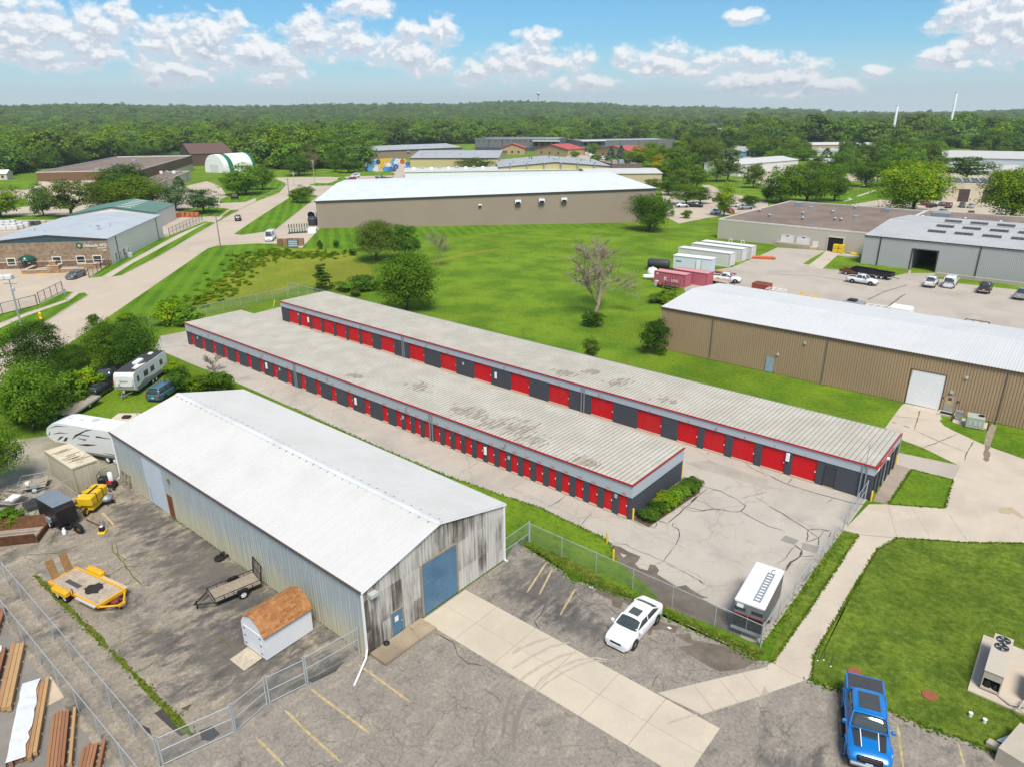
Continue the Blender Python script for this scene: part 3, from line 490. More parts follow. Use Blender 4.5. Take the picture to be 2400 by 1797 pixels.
# far lots and roads
sheet('far_lot', [(-75.2,282.3),(-71.2,303.6),(-51.8,313.8),(-27.4,327.1),(5.2,344.3),(5.6,290.2),(-22.0,275.6),(-25.5,264.3),(-52.8,264.4),(-72.9,271.4)], street_m, .006)
sheet('far_lot', [(-156.2,287.9),(-112.2,211.2),(-102.3,201.1),(-101.0,218.2),(-99.5,224.5),(-95.3,254.1),(-101.8,270.7),(-126.6,292.6),(-148.4,318.8),(-151.0,316.8),(-134.9,289.2)], street_m, .006)
sheet('far_lot', [(-412.3,562.6),(-403.4,582.1),(-293.6,447.3),(-246.9,408.7),(-226.0,387.5),(-229.8,362.8),(-312.6,433.9)], street_m, .006)
sheet('far_road', [(-293.3,604.7),(-280.9,613.1),(-280.4,650.9),(-326.3,756.0),(-328.2,790.7),(-275.3,667.5),(-251.6,598.7),(-164.9,432.0),(-152.2,399.5),(-140.6,428.1),(-129.2,436.5),(-108.7,395.7),(-123.3,325.6),(-154.2,370.4),(-192.7,411.7)], street_m, .006)
sheet('far_lot', [(-118.2,424.6),(-104.3,434.8),(-84.5,490.6),(-43.4,479.6),(-40.0,446.8),(-68.1,402.2),(-103.0,376.1)], street_m, .006)
sheet('mown_lawn', [(-84.3,279.7),(-87.6,322.3),(-84.2,355.1),(-72.1,305.4),(-75.9,281.7)], lawn_mown, .007)
ribbon(None, [(-80.2,289.6),(-80.1,299.2),(-82.6,303.7)], 1.2, walk_m, .02, 'footpath')['kind'] = 'structure'
ribbon(None, [(-81.2,311.0),(-81.5,326.9),(-82.0,341.1)], 1.6, walk_m, .02, 'footpath')['kind'] = 'structure'
sheet('verge_grass', [(-162.6,347.3),(-151.3,336.1),(-109.2,289.6),(-112.4,297.8),(-150.2,348.5),(-167.2,360.8)], lawn, .009)

# ================================================================ buildings
wall_dark = M('storage_wall', (.060,.066,.080), .8, var=.12)
fascia_m = M('storage_fascia', (.40,.44,.49), .6, var=.06, scale=.2)
red_m, t_, b_r = newmat('storage_red', .5); oi_ = nn(t_, 'ShaderNodeObjectInfo').outputs['Random']; fd = noise(t_, scaled(t_, pos(t_), (1,1,.25)), 1.4, 5, .65)
t_.links.new(mixc(t_, math_(t_, 'MULTIPLY', mrange(t_, math_(t_, 'ADD', fd, math_(t_, 'MULTIPLY_ADD', oi_, .24, -.12)), .4, .7), .5), (.56,.004,.010), (.46,.030,.030)), b_r.inputs['Base Color'])
red_trim = M('red_trim', (.40,.006,.012), .5, var=.1)
sill_m = M('sill', (.42,.34,.26), .9, var=.2)
white_m = M('white_paint', (.78,.79,.80), .5, var=.05)
black_m = M('black_paint', (.018,.018,.02), .5, var=.2)
galv = M('galvanised', (.42,.45,.48), .45, .6, var=.15)
steel_grey = M('grey_steel', (.30,.32,.34), .5, .3, var=.2)
yellow_m = M('yellow_paint', (.72,.45,.02), .5, var=.15)
def peel_mat(name, spots):
    """aged ribbed roof sheet, pale coating flaking off in sheet-sized blocks round the worn spots"""
    m, t, b = newmat(name, .75, 0, .3); p = pos(t)
    a = noise(t, p, .35, 6, .65); f = noise(t, scaled(t, p, (1,.35,1)), 5, 4, .7)
    c = mixc(t, mrange(t, a, .35, .68), (.415,.39,.335), (.49,.465,.405))
    c = mixc(t, mrange(t, f, .52, .75, 0, .5), c, (.35,.32,.26))
    # sheet lap lines across the ribs
    br = nn(t, 'ShaderNodeTexBrick'); br.inputs['Scale'].default_value = 1.0; br.inputs['Mortar Size'].default_value = .025; br.inputs['Brick Width'].default_value = .9; br.inputs['Row Height'].default_value = .45
    br.offset = .5; rot = nn(t, 'ShaderNodeVectorRotate', rotation_type='Z_AXIS'); rot.inputs['Angle'].default_value = R(90); t.links.new(p, rot.inputs['Vector']); t.links.new(rot.outputs[0], br.inputs['Vector'])
    cell = nn(t, 'ShaderNodeTexWhiteNoise', noise_dimensions='2D'); q = scaled(t, p, (4.44,.8,0)); q = vmath(t, 'FLOOR', q); t.links.new(q, cell.inputs['Vector'])
    msk = None
    for (x, y, rx, ry) in spots:
        d = vmath(t, 'LENGTH', vmath(t, 'MULTIPLY', vmath(t, 'SUBTRACT', scaled(t, p, (1,1,0)), (x,y,0)), (1/rx,1/ry,0)))
        d = mrange(t, d, .15, 1.0, .95, 0); msk = d if msk is None else math_(t, 'MAXIMUM', msk, d)
    msk = math_(t, 'ADD', msk, -.0)
    hit = math_(t, 'LESS_THAN', cell.outputs['Value'], math_(t, 'MULTIPLY', msk, math_(t, 'MULTIPLY_ADD', f, 1.2, .25)))
    c = mixc(t, math_(t, 'MULTIPLY', hit, mrange(t, noise(t, p, 2.3, 4, .7), .25, .6)), c, (.27,.23,.18))
    c = mixc(t, math_(t, 'MULTIPLY', br.outputs['Fac'], .28), c, (.25,.24,.21))
    t.links.new(c, b.inputs['Base Color']); return m
def num(v): return round(v, 3)
DOORM = {}; DIG = {}
def roll_door(t, x0, x1, z0, z1, y, m, name='door', handle=True, pitch=.16, knob=white_m):
    key = (num(x1-x0), num(z1-z0), m.name, pitch)
    if key not in DOORM:
        n = max(4, int((z1-z0)/pitch)); b = MB(); w_ = x1-x0; vs = []; fs = []
        for i in range(n+1):
            z = (z1-z0)*i/n
            vs += [(0,0,z),(w_,0,z)]
            if i < n:
                zz = z+(z1-z0)/n*.8; vs += [(0,-.02,z+.02),(w_,-.02,z+.02),(0,-.02,zz),(w_,-.02,zz)]
        k = len(vs)//2
        b.add(vs, [(2*i,2*i+1,2*i+3,2*i+2) for i in range(k-1)]); DOORM[key] = b.mesh(name, m)
    d = link(name, DOORM[key], t, Matrix.Translation((x0, y, z0)))
    if handle: MB().box(x1-x0-.16, x1-x0-.06, -.07, -.02, .95, 1.1).build('door_handle', knob, d)
    return d
def storage(label, s0, t0, L, W, H, doors, fz, pipes, spots, lights, lamps, digits):
    t = thing('storage_building', label, 'building', (s0, t0, 0)); wb = MB(); y1 = .22
    ed = sorted(doors); x = 0.0
    for a, c, z0, z1 in ed:
        wb.box(x, a, 0, y1, 0, H-.05); wb.box(a, c, .06, y1, z1, H-.05); x = c
    wb.box(x, L, 0, y1, 0, H-.05); wb.box(0, .2, y1, W, 0, H-.05); wb.box(L-.2, L, y1, W, 0, H-.05); wb.box(.2, L-.2, W-.2, W, 0, H-.05)
    wb.build('wall', wall_dark, t)
    MB().box(-.05, L+.05, -.05, -.002, fz, H-.06).build('fascia', fascia_m, t)
    MB().box(L+.002, L+.05, 0, W, fz, H-.06).build('fascia', fascia_m, t)
    MB().box(-.05, -.002, 0, W, fz, H-.06).build('fascia', fascia_m, t)
    MB().box(-.12, L+.12, -.15, -.052, H-.10, H+.02).build('gutter', red_trim, t)
    MB().box(L+.052, L+.12, -.05, W+.05, H-.08, H+.03).build('rake_trim', red_trim, t)
    for i, (a, c, z0, z1) in enumerate(ed):
        d = roll_door(t, a, c, z0, z1, .13, red_m)
        MB().box(a, c, -.10, .12, -.02, z0).build('sill', sill_m, t)
        if digits:
            dg = digits(i)
            for q, ch in enumerate(dg):
                if ch not in DIG: DIG[ch] = text_mesh(ch, .28, red_trim, .006)
                link('unit_digit', DIG[ch], t, wall_mtx(((a+c)/2+(q-(len(dg)-1)/2)*.19, -.06, fz+.17), (1,0,0)))
    rm = peel_mat('roof_sheet_'+str(int(L)), spots)
    ribbed('roof_panel', rm, t, (s0, t0-.06, H-.0), (1,0,0), (0,1,0), L, .45, W+.1, 1, .03, .05, 0, None, None, .045); MB().box(.02, L-.02, .02, W-.02, H-.05, H-.03).build('roof_deck', M('roof_deck', (.10,.095,.08), .9), t)
    for i, s in enumerate(pipes):
        for dx in (-.18, .18):
            MB().box(s-s0+dx-.05, s-s0+dx+.05, -.16, -.06, .1, H-.1).build('downspout', M('downspout', (.22,.24,.27) if dx < 0 else (.05,.055,.065), .6), t)
    for s, z in lights: MB().bbox(s-s0-.18, s-s0+.18, -.16, -.0, z-.42, z+.42, .06).build('meter_box', white_m, t)
    for s, z in lamps: MB().cbox((s-s0, -.03, z), (.24, .06, .34)).build('notice_plate', M('notice', (.45,.47,.48), .6), t)
    n = int(L/14)
    for i in range(n):
        x = 7+14*i; MB().tube((x, -.05, H-.35), (x, -.22, H-.42), .03).box(x-.07, x+.07, -.3, -.18, H-.55, H-.4).build('wall_light', steel_grey, t)
    return t
d1 = [(-27.02-1.503*k+102.56, -27.02-1.503*k+.87+102.56, .12, 2.08) for k in range(20)] + [(-57.9-3.11*k+102.56, -57.9-3.11*k+.98+102.56, .12, 2.0) for k in range(15)]
st1 = storage('long near storage row, dark grey with narrow red roller doors along its front', -102.56, 46.03, 76.8, 9.11, 3.38, d1, 2.12, (-49.9,-74.4),
    [(-46.5,48.3,3.6,2.4),(-43.0,47.6,2.6,1.6),(-40.7,48.6,3.6,2.8),(-37.5,47.5,2.6,2.0),(-31.5,47.0,2.6,1.1),(-56,50,2.5,2),(-64.5,47.6,2.2,1.1)],
    [(-81.6+.6,1.45),(-62.5,1.3),(-42.6+.3,1.35)], [(-26.95-.35,1.75),(-54.4,1.5),(-39.3,1.5),(-78,1.6),(-99.3,1.6)], lambda i: str(134-i))
W2 = [(-100.65+3.12*k, 2.52) for k in range(7)] + [(x, 2.95) for x in (-77.58,-71.4,-65.27,-59.1,-52.89,-46.96,-40.91,-34.88)] + [(x, 2.27) for x in (-30.05,-27.07,-24.05,-21.08,-18.17)]
d2 = [(x+102.76, x+102.76+w_, .12, 2.34) for x, w_ in W2]
st2 = storage('long far storage row with wide red garage doors and an office end wall', -102.76, 62.38, 91.64, 8.89, 3.35, d2, 2.43, (-72.6,-42.0,-11.9),
    [(-46.0,64.2,2.6,1.6),(-39.5,65.8,2.2,2.6),(-33,64.4,2.6,1.3),(-44,66.5,2.5,2.0)], [(-95.2,1.5),(-55.3,1.45),(-18.4-.2,1.9)], [(-97.9,1.9),(-61,1.7)], lambda i: str(20-i) if i > 13 else str(i+1))
st2_loc = Vector((-102.76, 62.38, 0))
X = lambda s: s+102.76
db = MB(); db.box(X(-15.15), X(-14.28), -.03, 0, .1, 2.05); o = db.build('office_door', M('office_door', (.045,.05,.06), .6), st2)
MB().box(X(-15.2), X(-14.22), -.14, .0, -.01, .1).build('sill', sill_m, st2)
MB().box(X(-15.23), X(-15.16), -.05, 0, 0, 2.12).box(X(-14.27), X(-14.2), -.05, 0, 0, 2.12).box(X(-15.16), X(-14.27), -.05, 0, 2.06, 2.12).build('door_frame', M('frame_dark', (.035,.04,.05), .6), st2)
for k in range(6):     # dark pilasters and recessed panels on the office end
    y = .35+k*1.45; MB().box(91.64, 91.76, y, y+.28, 0, 2.42).build('pilaster', M('frame_dark', (.035,.04,.05), .6), st2)
    MB().box(91.64, 91.67, y+.34, y+1.38, .15, 2.36).build('wall_panel', M('panel_dark', (.075,.085,.10), .35), st2)
MB().box(91.70, 91.74, 1.5, 6.2, 2.72, 2.9).build('sign_bar', red_trim, st2)
MB().box(91.70, 91.74, .9, 1.4, 2.5, 2.85).build('sign_plate', white_m, st2)
MB().box(91.69, 91.95, 3.6, 3.9, 2.62, 2.8).build('wall_light', white_m, st2)
MB().tube((X(-11.9), -.1, 3.0), (X(-11.9), -.1, 5.2), .025).ball((X(-11.9), -.1, 5.22), (.07,.07,.06)).build('camera_mast', steel_grey, st2)
MB().box(91.75, 91.84, -.15, 1.6, 3.1, 3.2).build('corner_gutter', red_trim, st2)

# ---- white-roofed warehouse
def wall_stain(name, top, bottom, zmid):
    m, t, b = newmat(name, .6, .0, .35); p = pos(t); sp = nn(t, 'ShaderNodeSeparateXYZ'); t.links.new(p, sp.inputs[0])
    n = noise(t, scaled(t, p, (.6,.6,.25)), 1.1, 5, .65); f = noise(t, scaled(t, p, (5,5,.15)), 1.6, 4, .6)
    k = mrange(t, math_(t, 'ADD', sp.outputs[2], math_(t, 'MULTIPLY_ADD', n, 3.2, -1.6)), zmid-1.5, zmid+1.5)
    c = mixc(t, k, bottom, top); v = nn(t, 'ShaderNodeVectorMath', operation='SCALE'); t.links.new(c, v.inputs[0]); t.links.new(mrange(t, f, .3, .7, .82, 1.12), v.inputs[3])
    t.links.new(v.outputs[0], b.inputs['Base Color']); return m
wh_side = wall_stain('weathered_siding', (.35,.40,.42), (.47,.45,.33), 2.0)
def gable_mat():
    m, t, b = newmat('streaked_siding', .8, 0, .2); p = pos(t); sp = nn(t, 'ShaderNodeSeparateXYZ'); t.links.new(p, sp.inputs[0])
    s1 = noise(t, scaled(t, p, (1,4.5,.22)), 1.0, 6, .7); s2 = noise(t, scaled(t, p, (1,1.6,.30)), .8, 5, .6); big = noise(t, p, .35, 3, .5)
    pn = nn(t, 'ShaderNodeTexWhiteNoise', noise_dimensions='2D'); cb = nn(t, 'ShaderNodeCombineXYZ')
    t.links.new(math_(t, 'FLOOR', math_(t, 'MULTIPLY', sp.outputs[1], 1.1)), cb.inputs[0]); t.links.new(math_(t, 'FLOOR', math_(t, 'MULTIPLY_ADD', sp.outputs[2], .42, .25)), cb.inputs[1]); t.links.new(cb.outputs[0], pn.inputs['Vector'])
    k = math_(t, 'ADD', math_(t, 'MULTIPLY', s1, .75), math_(t, 'MULTIPLY', s2, .55)); k = math_(t, 'ADD', k, math_(t, 'MULTIPLY_ADD', pn.outputs['Value'], .30, -.15))
    k = math_(t, 'ADD', k, mrange(t, sp.outputs[1], 28, 34, 0, .16)); k = math_(t, 'ADD', k, math_(t, 'MULTIPLY_ADD', big, .5, -.25))
    c = mixc(t, mrange(t, k, .44, .84), (.085,.070,.055), (.52,.50,.465)); t.links.new(c, b.inputs['Base Color']); return m
wh_front = gable_mat()
def white_roof(name, c=(.545,.54,.53), c2=(.51,.505,.49)):
    m, t, b = newmat(name, .55, 0, .35); p = pos(t); n = noise(t, p, .25, 6, .6); f = noise(t, scaled(t, p, (1,.4,1)), 3, 4, .65)
    col = mixc(t, mrange(t, n, .4, .7), c, c2); col = mixc(t, mrange(t, f, .66, .85, 0, .3), col, tuple(x*.75 for x in c2)); t.links.new(col, b.inputs['Base Color']); return m
wh_roof = white_roof('white_roof_sheet')
blue_door = paving('blue_door', (.095,.19,.29), (.075,.15,.235), (.14,.20,.25), spk=.12, patch=(.4,.65), pscale=.5)
brown_door = M('brown_door', (.19,.055,.025), .7, var=.2)
wood_m = M('grey_wood', (.30,.25,.19), .9, var=.35, scale=1.5, streak=(1,6,6))
wh = thing('warehouse', 'long white-roofed metal warehouse with streaked grey gable and blue roller door', 'building', (-66.75, 21.41, 0))
L, W, E_, RI = 36.51, 13.38, 5.0, 6.67
MB().extr([(.08,0),(W-.08,0),(W-.08,E_-.05),(W/2,RI-.06),(.08,E_-.05)], 'x', .08, L-.08).build('wall', wh_side, wh, True)
def wh_left(x):
    if 6.1 < x < 9.75: return (4.35, E_)
    if 9.9 < x < 10.95: return (2.15, E_)
    return (0.02, E_)
ribbed('siding_sheet', wh_side, wh, (-66.75, 21.41, 0), (1,0,0), (0,0,1), L, .915, E_, 3, -.05, .045, .05, wh_left)
def gab(x):
    top = E_+(RI-E_)*(1-abs(x-W/2)/(W/2))-.06
    if 4.85 < x < 8.2: return (4.15, top)
    if 2.0 < x < 3.0: return (1.97, top)
    return (.12, top)
ribbed('siding_sheet', wh_front, wh, (-66.75+L, 21.41, 0), (0,1,0), (0,0,1), W, .892, E_, 3, .045, .05, .0, gab)
ribbed('siding_sheet', wh_side, wh, (-66.75, 21.41+W, 0), (0,-1,0), (0,0,1), W, .892, E_, 3, .045, .05, .0, lambda x: (0, E_+(RI-E_)*(1-abs(x-W/2)/(W/2))-.06))
sl_ = math.hypot(W/2+.12, RI-E_); ys = (W/2+.12)/sl_; zs = (RI-E_)/sl_
ribbed('roof_sheet', wh_roof, wh, (-66.75-.08, 21.41-.12, E_), (1,0,0), (0,ys,zs), L+.2, .92, sl_-.12, 4, .04, .05, .03)
ribbed('roof_sheet', wh_roof, wh, (-66.75+L+.12, 21.41+W+.12, E_), (-1,0,0), (0,-ys,zs), L+.2, .92, sl_-.12, 4, .04, .05, .03)
MB().add([(-.1,W/2-.3,RI-.01),(L+.14,W/2-.3,RI-.01),(L+.14,W/2,RI+.075),(-.1,W/2,RI+.075),(-.1,W/2+.3,RI-.01),(L+.14,W/2+.3,RI-.01)], [(0,1,2,3),(3,2,5,4)]).build('ridge_cap', white_roof('ridge_white', (.60,.61,.62)), wh)
closure = M('rib_closure', (.10,.10,.10), .8)
for i in range(39):    # dark foam closures that peep out under the ridge cap
    x = .5+i*.93
    MB().add([(x,W/2-.32,RI-.02),(x+.10,W/2-.30,RI-.015),(x+.03,W/2-.52,RI-.05)], [(0,2,1)]).build('rib_closure', closure, wh)
    MB().add([(x+.3,W/2+.32,RI-.0),(x+.42,W/2+.32,RI-.0),(x+.36,W/2+.46,RI-.03)], [(0,1,2)]).build('rib_closure', closure, wh)
MB().box(-.1, L+.1, -.20, -.10, E_-.10, E_+.0).build('gutter', M('gutter_brown', (.10,.075,.06), .7, var=.4, scale=2), wh)
MB().extr([(-.15,E_-.02),(W/2,RI+.02),(W+.15,E_-.02),(W+.15,E_-.14),(W/2,RI-.12),(-.15,E_-.14)], 'x', L+.06, L+.15).build('rake_trim', white_m, wh, True)
MB().box(L+.01, L+.11, W-.12, W+.02, .1, E_-.1).box(L+.01, L+.35, W-.1, W, .05, .15).build('downspout', white_m, wh)
MB().box(L-.02, L+.10, -.14, -.02, .55, E_-.1).build('downspout', white_m, wh)
MB().tube((L+.05,-.08,.6), (L+.25,-.35,.2), .075).tube((L+.25,-.35,.2), (L+1.4,-2.2,.10), .075).build('drain_pipe', white_m, wh)
MB().box(.02, .14, -.14, -.02, .3, E_-.1).tube((.08,-.1,.3),(-.1,-.3,.1),.06).build('downspout', white_m, wh)
# doors of the warehouse
dd = MB(); 
for i in range(9):
    z0 = .12+i*.45; dd.box(L-.02, L+.045, 4.91, 8.15, z0+.008, z0+.44)
o = dd.build('roller_door', blue_door, wh)
MB().box(L-.02,L+.075,4.74,4.90,.1,4.22).box(L-.02,L+.075,8.16,8.32,.1,4.22).box(L-.02,L+.075,4.90,8.16,4.17,4.34).build('door_frame', wood_m, wh)
o = MB().box(L-.02, L+.05, 2.06, 2.96, .22, 1.95).build('blue_door', blue_door, wh); MB().box(L+.05, L+.06, 2.32, 2.62, 1.2, 1.6).build('notice', white_m, o); MB().ball((L+.1,2.85,1.05),(.05,.05,.05)).build('door_handle', galv, o)
MB().box(L-.02,L+.07,1.96,2.05,.1,2.06).box(L-.02,L+.07,2.97,3.06,.1,2.06).box(L-.02,L+.07,2.05,2.97,1.96,2.06).build('door_frame', wood_m, wh)
o = MB().box(6.12, 9.7, -.06, .05, .05, 4.35).build('sliding_door', M('pale_blue_door', (.50,.57,.64), .6, var=.08), wh); MB().tube((6.75,-.09,.3),(6.75,-.09,1.6),.025).build('door_handle', galv, o)
MB().box(9.95, 10.9, -.05, .05, .05, 2.12).build('side_door', brown_door, wh)
MB().box(11.0, 11.3, -.22, -.0, 3.75, 4.0).build('wall_light', M('lamp_brass', (.20,.17,.08), .5), wh)
MB().box(L+.02, L+.42, .35, .95, 4.35, 4.6).build('wall_light', M('lamp_box', (.46,.47,.45), .6), wh)
MB().ball((L+.3,1.3,.33),(.22,.22,.12)).build('drain_cap', black_m, wh)

# ---- tan ribbed building at the right
brown_side = M('tan_siding', (.385,.27,.165), .65, var=.10, scale=.2)
brown_dk = M('tan_trim', (.10,.065,.045), .6)
br = thing('metal_building', 'tan ribbed metal building with white roof and big white door', 'building', (-46.87, 88.93, 0))
L, W, E_, RI = 78.0, 18.8, 6.2, 7.1
MB().extr([(.08,0),(W-.08,0),(W-.08,E_-.05),(W/2,RI-.05),(.08,E_-.05)], 'x', .08, L-.08).build('wall', brown_side, br, True)
def brw(x):
    if 32.7 < x < 36.25: return (4.22, E_)
    if 36.6 < x < 37.6: return (2.08, E_)
    if 15.7 < x < 16.9: return (2.2, E_)
    return (.05, E_)
ribbed('siding_sheet', brown_side, br, (-46.87, 88.93, 0), (1,0,0), (0,0,1), L, .918, E_, 3, -.07, .035, .06, brw)
ribbed('siding_sheet', brown_side, br, (-46.87, 88.93+W, 0), (0,-1,0), (0,0,1), W, .918, E_, 3, .05, .05, .0, lambda x: (0, E_+(RI-E_)*(1-abs(x-W/2)/(W/2))-.06))
br_roof = white_roof('white_roof_b', (.535,.545,.55), (.51,.515,.52))
sl_ = math.hypot(W/2+.12, RI-E_); ys = (W/2+.12)/sl_; zs = (RI-E_)/sl_
ribbed('roof_sheet', br_roof, br, (-46.87-.1, 88.93-.14, E_), (1,0,0), (0,ys,zs), L+.2, .92, sl_-.1, 3, .045, .05, .03)
ribbed('roof_sheet', br_roof, br, (-46.87+L+.1, 88.93+W+.14, E_), (-1,0,0), (0,-ys,zs), L+.2, .92, sl_-.1, 3, .045, .05, .03)
MB().add([(-.1,W/2-.22,RI-.0),(L+.1,W/2-.22,RI-.0),(L+.1,W/2,RI+.07),(-.1,W/2,RI+.07),(-.1,W/2+.22,RI-.0),(L+.1,W/2+.22,RI-.0)], [(0,1,2,3),(3,2,5,4)]).build('ridge_cap', br_roof, br)
for i in range(84): MB().add([(.3+i*.92,W/2-.24,RI+.0),(.55+i*.92,W/2-.24,RI+.0),(.42+i*.92,W/2-.36,RI-.01)], [(0,2,1)]).build('rib_closure', closure, br)
MB().box(-.1, L+.1, -.22, -.10, E_-.14, E_+.01).build('gutter', brown_dk, br)
MB().extr([(-.15,E_-.02),(W/2,RI+.02),(W+.15,E_-.02),(W+.15,E_-.16),(W/2,RI-.14),(-.15,E_-.16)], 'x', -.16, -.06).build('rake_trim', brown_dk, br, True)
for x in (7.94, 23.1, 41.86, 57.5): MB().box(x-.06, x+.06, -.17, -.05, .25, E_-.1).tube((x,-.1,.3),(x,-.45,.1),.06).build('downspout', M('downspout_br', (.16,.15,.13), .6), br)
b = MB()
for i in range(18): b.box(32.72, 36.22, -.03, .05, .05+i*.232, .05+i*.232+.222)
b.build('roller_door', white_m, br); MB().box(32.6,32.71,-.08,.03,0,4.33).box(36.23,36.34,-.08,.03,0,4.33).box(32.71,36.23,-.08,.03,4.24,4.33).build('door_frame', brown_dk, br)
o = MB().box(36.62, 37.58, -.04, .05, .08, 2.05).build('door', M('grey_door', (.38,.36,.30), .6), br)
MB().box(36.9,37.28,-.05,-.04,1.45,1.8).build('red_notice', M('notice_red', (.25,.03,.03), .6), o); MB().box(36.95,37.22,-.05,-.04,1.12,1.4).build('yellow_notice', yellow_m, o); MB().ball((37.48,-.08,1.0),(.05,.05,.05)).build('door_handle', galv, o)
MB().box(36.38,36.58,-.06,-.02,1.5,1.72).build('yellow_notice', yellow_m, br); MB().box(37.85,38.05,-.16,-.02,1.45,1.65).build('wall_box', brown_dk, br)
MB().box(15.75, 16.85, -.05, .05, .1, 2.18).build('side_door', M('worn_blue_door', (.28,.36,.44), .8, var=.5, scale=4, fine=15), br)
for x, z in ((17.2,2.7),(20.4,4.9),(38.2,4.5),(37.1,2.5)): MB().box(x-.15, x+.15, -.2, -.04, z-.14, z+.14).build('wall_light', M('lamp_box', (.46,.47,.45), .6), br)
MB().box(36.3, 38.0, -1.4, -.1, 0, .16).build('step', M('step_concrete', (.46,.43,.38), .9), br); MB().box(36.5, 37.7, -1.2, -.4, .16, .18).build('door_mat', black_m, br)

# ---- generic buildings farther out
def box_bld(name, label, A, B, depth, h, wm, rm, rise=0.0, ridge='x', over=.3, trim=None, h2=None, cat='building', parapet=.0, group=None, roof_th=.14, cap=None):
    A, B = Vector(A), Vector(B); L = (B-A).length; rz = math.atan2(B.y-A.y, B.x-A.x); t = thing(name, label, cat, (A.x, A.y, 0), rz, group)
    h2 = h if h2 is None else h2; W = depth
    if ridge == 'x':
        MB().add([(0,0,-.3),(L,0,-.3),(L,W,-.3),(0,W,-.3),(0,0,h),(L,0,h2),(L,W,h2),(0,W,h),(0,W/2,h+rise),(L,W/2,h2+rise)], [(0,1,5,4),(1,2,6,9,5),(2,3,7,6),(3,0,4,8,7)]).build('wall', wm, t)
    else:
        MB().add([(0,0,-.3),(L,0,-.3),(L,W,-.3),(0,W,-.3),(0,0,h),(L,0,h),(L,W,h),(0,W,h),(L/2,0,h+rise),(L/2,W,h+rise)], [(0,1,5,8,4),(1,2,6,5),(2,3,7,9,6),(3,0,4,7)]).build('wall', wm, t)
    if rise > 0:
        if ridge == 'x':
            s = rise/(W/2); e = over; th = roof_th
            for (y0, y1) in ((-e, W/2), (W+e, W/2)):
                za = h-s*e
                b = MB(); b.add([(-e,y0,za+.02),(L+e,y0,za+.02+h2-h),(L+e,y1,h2+rise+.02),(-e,y1,h+rise+.02),(-e,y0,za+.02+th),(L+e,y0,za+.02+th+h2-h),(L+e,y1,h2+rise+.02+th),(-e,y1,h+rise+.02+th)], [(0,3,2,1),(4,5,6,7),(0,1,5,4),(1,2,6,5),(2,3,7,6),(3,0,4,7)])
                b.build('roof', rm, t, True)
            if trim: MB().add([(-e-.02,-e-.06,h-s*e-.28),(L+e+.02,-e-.06,h2-s*e-.28),(L+e+.02,-e-.06,h2-s*e+.15),(-e-.02,-e-.06,h-s*e+.15),(-e-.02,-e-.01,h-s*e-.28),(L+e+.02,-e-.01,h2-s*e-.28),(L+e+.02,-e-.01,h2-s*e+.15),(-e-.02,-e-.01,h-s*e+.15)], [(0,1,2,3),(7,6,5,4),(3,2,6,7),(0,4,5,1)]).build('eave_trim', trim, t)
        else:
            s = rise/(L/2); e = over; th = roof_th
            for (x0, x1) in ((-e, L/2), (L+e, L/2)):
                za = h-s*e
                b = MB(); b.add([(x0,-e,za+.02),(x0,W+e,za+.02),(x1,W+e,h+rise+.02),(x1,-e,h+rise+.02),(x0,-e,za+.02+th),(x0,W+e,za+.02+th),(x1,W+e,h+rise+.02+th),(x1,-e,h+rise+.02+th)], [(0,3,2,1),(4,5,6,7),(0,1,5,4),(1,2,6,5),(2,3,7,6),(3,0,4,7)])
                b.build('roof', rm, t, True)
            if trim: MB().extr([(-e,h-s*e-.2),(L/2,h+rise-.2),(L+e,h-s*e-.2),(L+e,h-s*e+.1),(L/2,h+rise+.14),(-e,h-s*e+.1)], 'y', -e-.08, -e-.01).build('rake_trim', trim, t, True)
    else:
        MB().poly([(.3,.3,h-.05),(L-.3,.3,h2-.05),(L-.3,W-.3,h2-.05),(.3,W-.3,h-.05)]).build('roof', rm, t)
        c = cap or wm; b = MB(); p = parapet
        for (x0,x1,y0,y1) in ((-.04,L+.04,-.04,.3),(-.04,L+.04,W-.3,W+.04),(-.04,.3,.3,W-.3),(L-.3,L+.04,.3,W-.3)): b.box(x0,x1,y0,y1,min(h,h2)-.25,max(h,h2)+p)
        b.build('parapet', c, t)
    return t, L
def on_front(t, x0, x1, z0, z1, name, m, proud=.05, frame=None, fw=.1, depth=0.0):
    o = MB().box(x0, x1, -proud, .02, z0, z1).build(name, m, t)
    if frame: MB().box(x0-fw, x0, -proud-.04, .0, z0-fw, z1+fw).box(x1, x1+fw, -proud-.04, .0, z0-fw, z1+fw).box(x0, x1, -proud-.04, .0, z1, z1+fw).box(x0, x1, -proud-.04, .0, z0-fw, z0).build('frame', frame, o)
    return o
def on_right(t, L, y0, y1, z0, z1, name, m, proud=.05, frame=None, fw=.1):
    o = MB().box(L-.02, L+proud, y0, y1, z0, z1).build(name, m, t)
    if frame: MB().box(L, L+proud+.04, y0-fw, y0, z0-fw, z1+fw).box(L, L+proud+.04, y1, y1+fw, z0-fw, z1+fw).box(L, L+proud+.04, y0, y1, z1, z1+fw).box(L, L+proud+.04, y0, y1, z0-fw, z0).build('frame', frame, o)
    return o
taupe = M('taupe_siding', (.335,.270,.215), .7, var=.07, scale=.1)
glass_d = M('dark_glass', (.03,.035,.04), .12, spec=.6, var=.2)
pale_roof = white_roof('pale_metal_roof', (.62,.67,.70), (.56,.60,.63))
grey_roof = white_roof('grey_metal_roof', (.36,.38,.40), (.31,.33,.345))
cream = M('cream_wall', (.56,.50,.40), .85, var=.08); offwhite = M('offwhite_siding', (.66,.65,.60), .7, var=.06, scale=.15); yellow_w = M('yellow_siding', (.50,.43,.215), .75, var=.06, scale=.1)
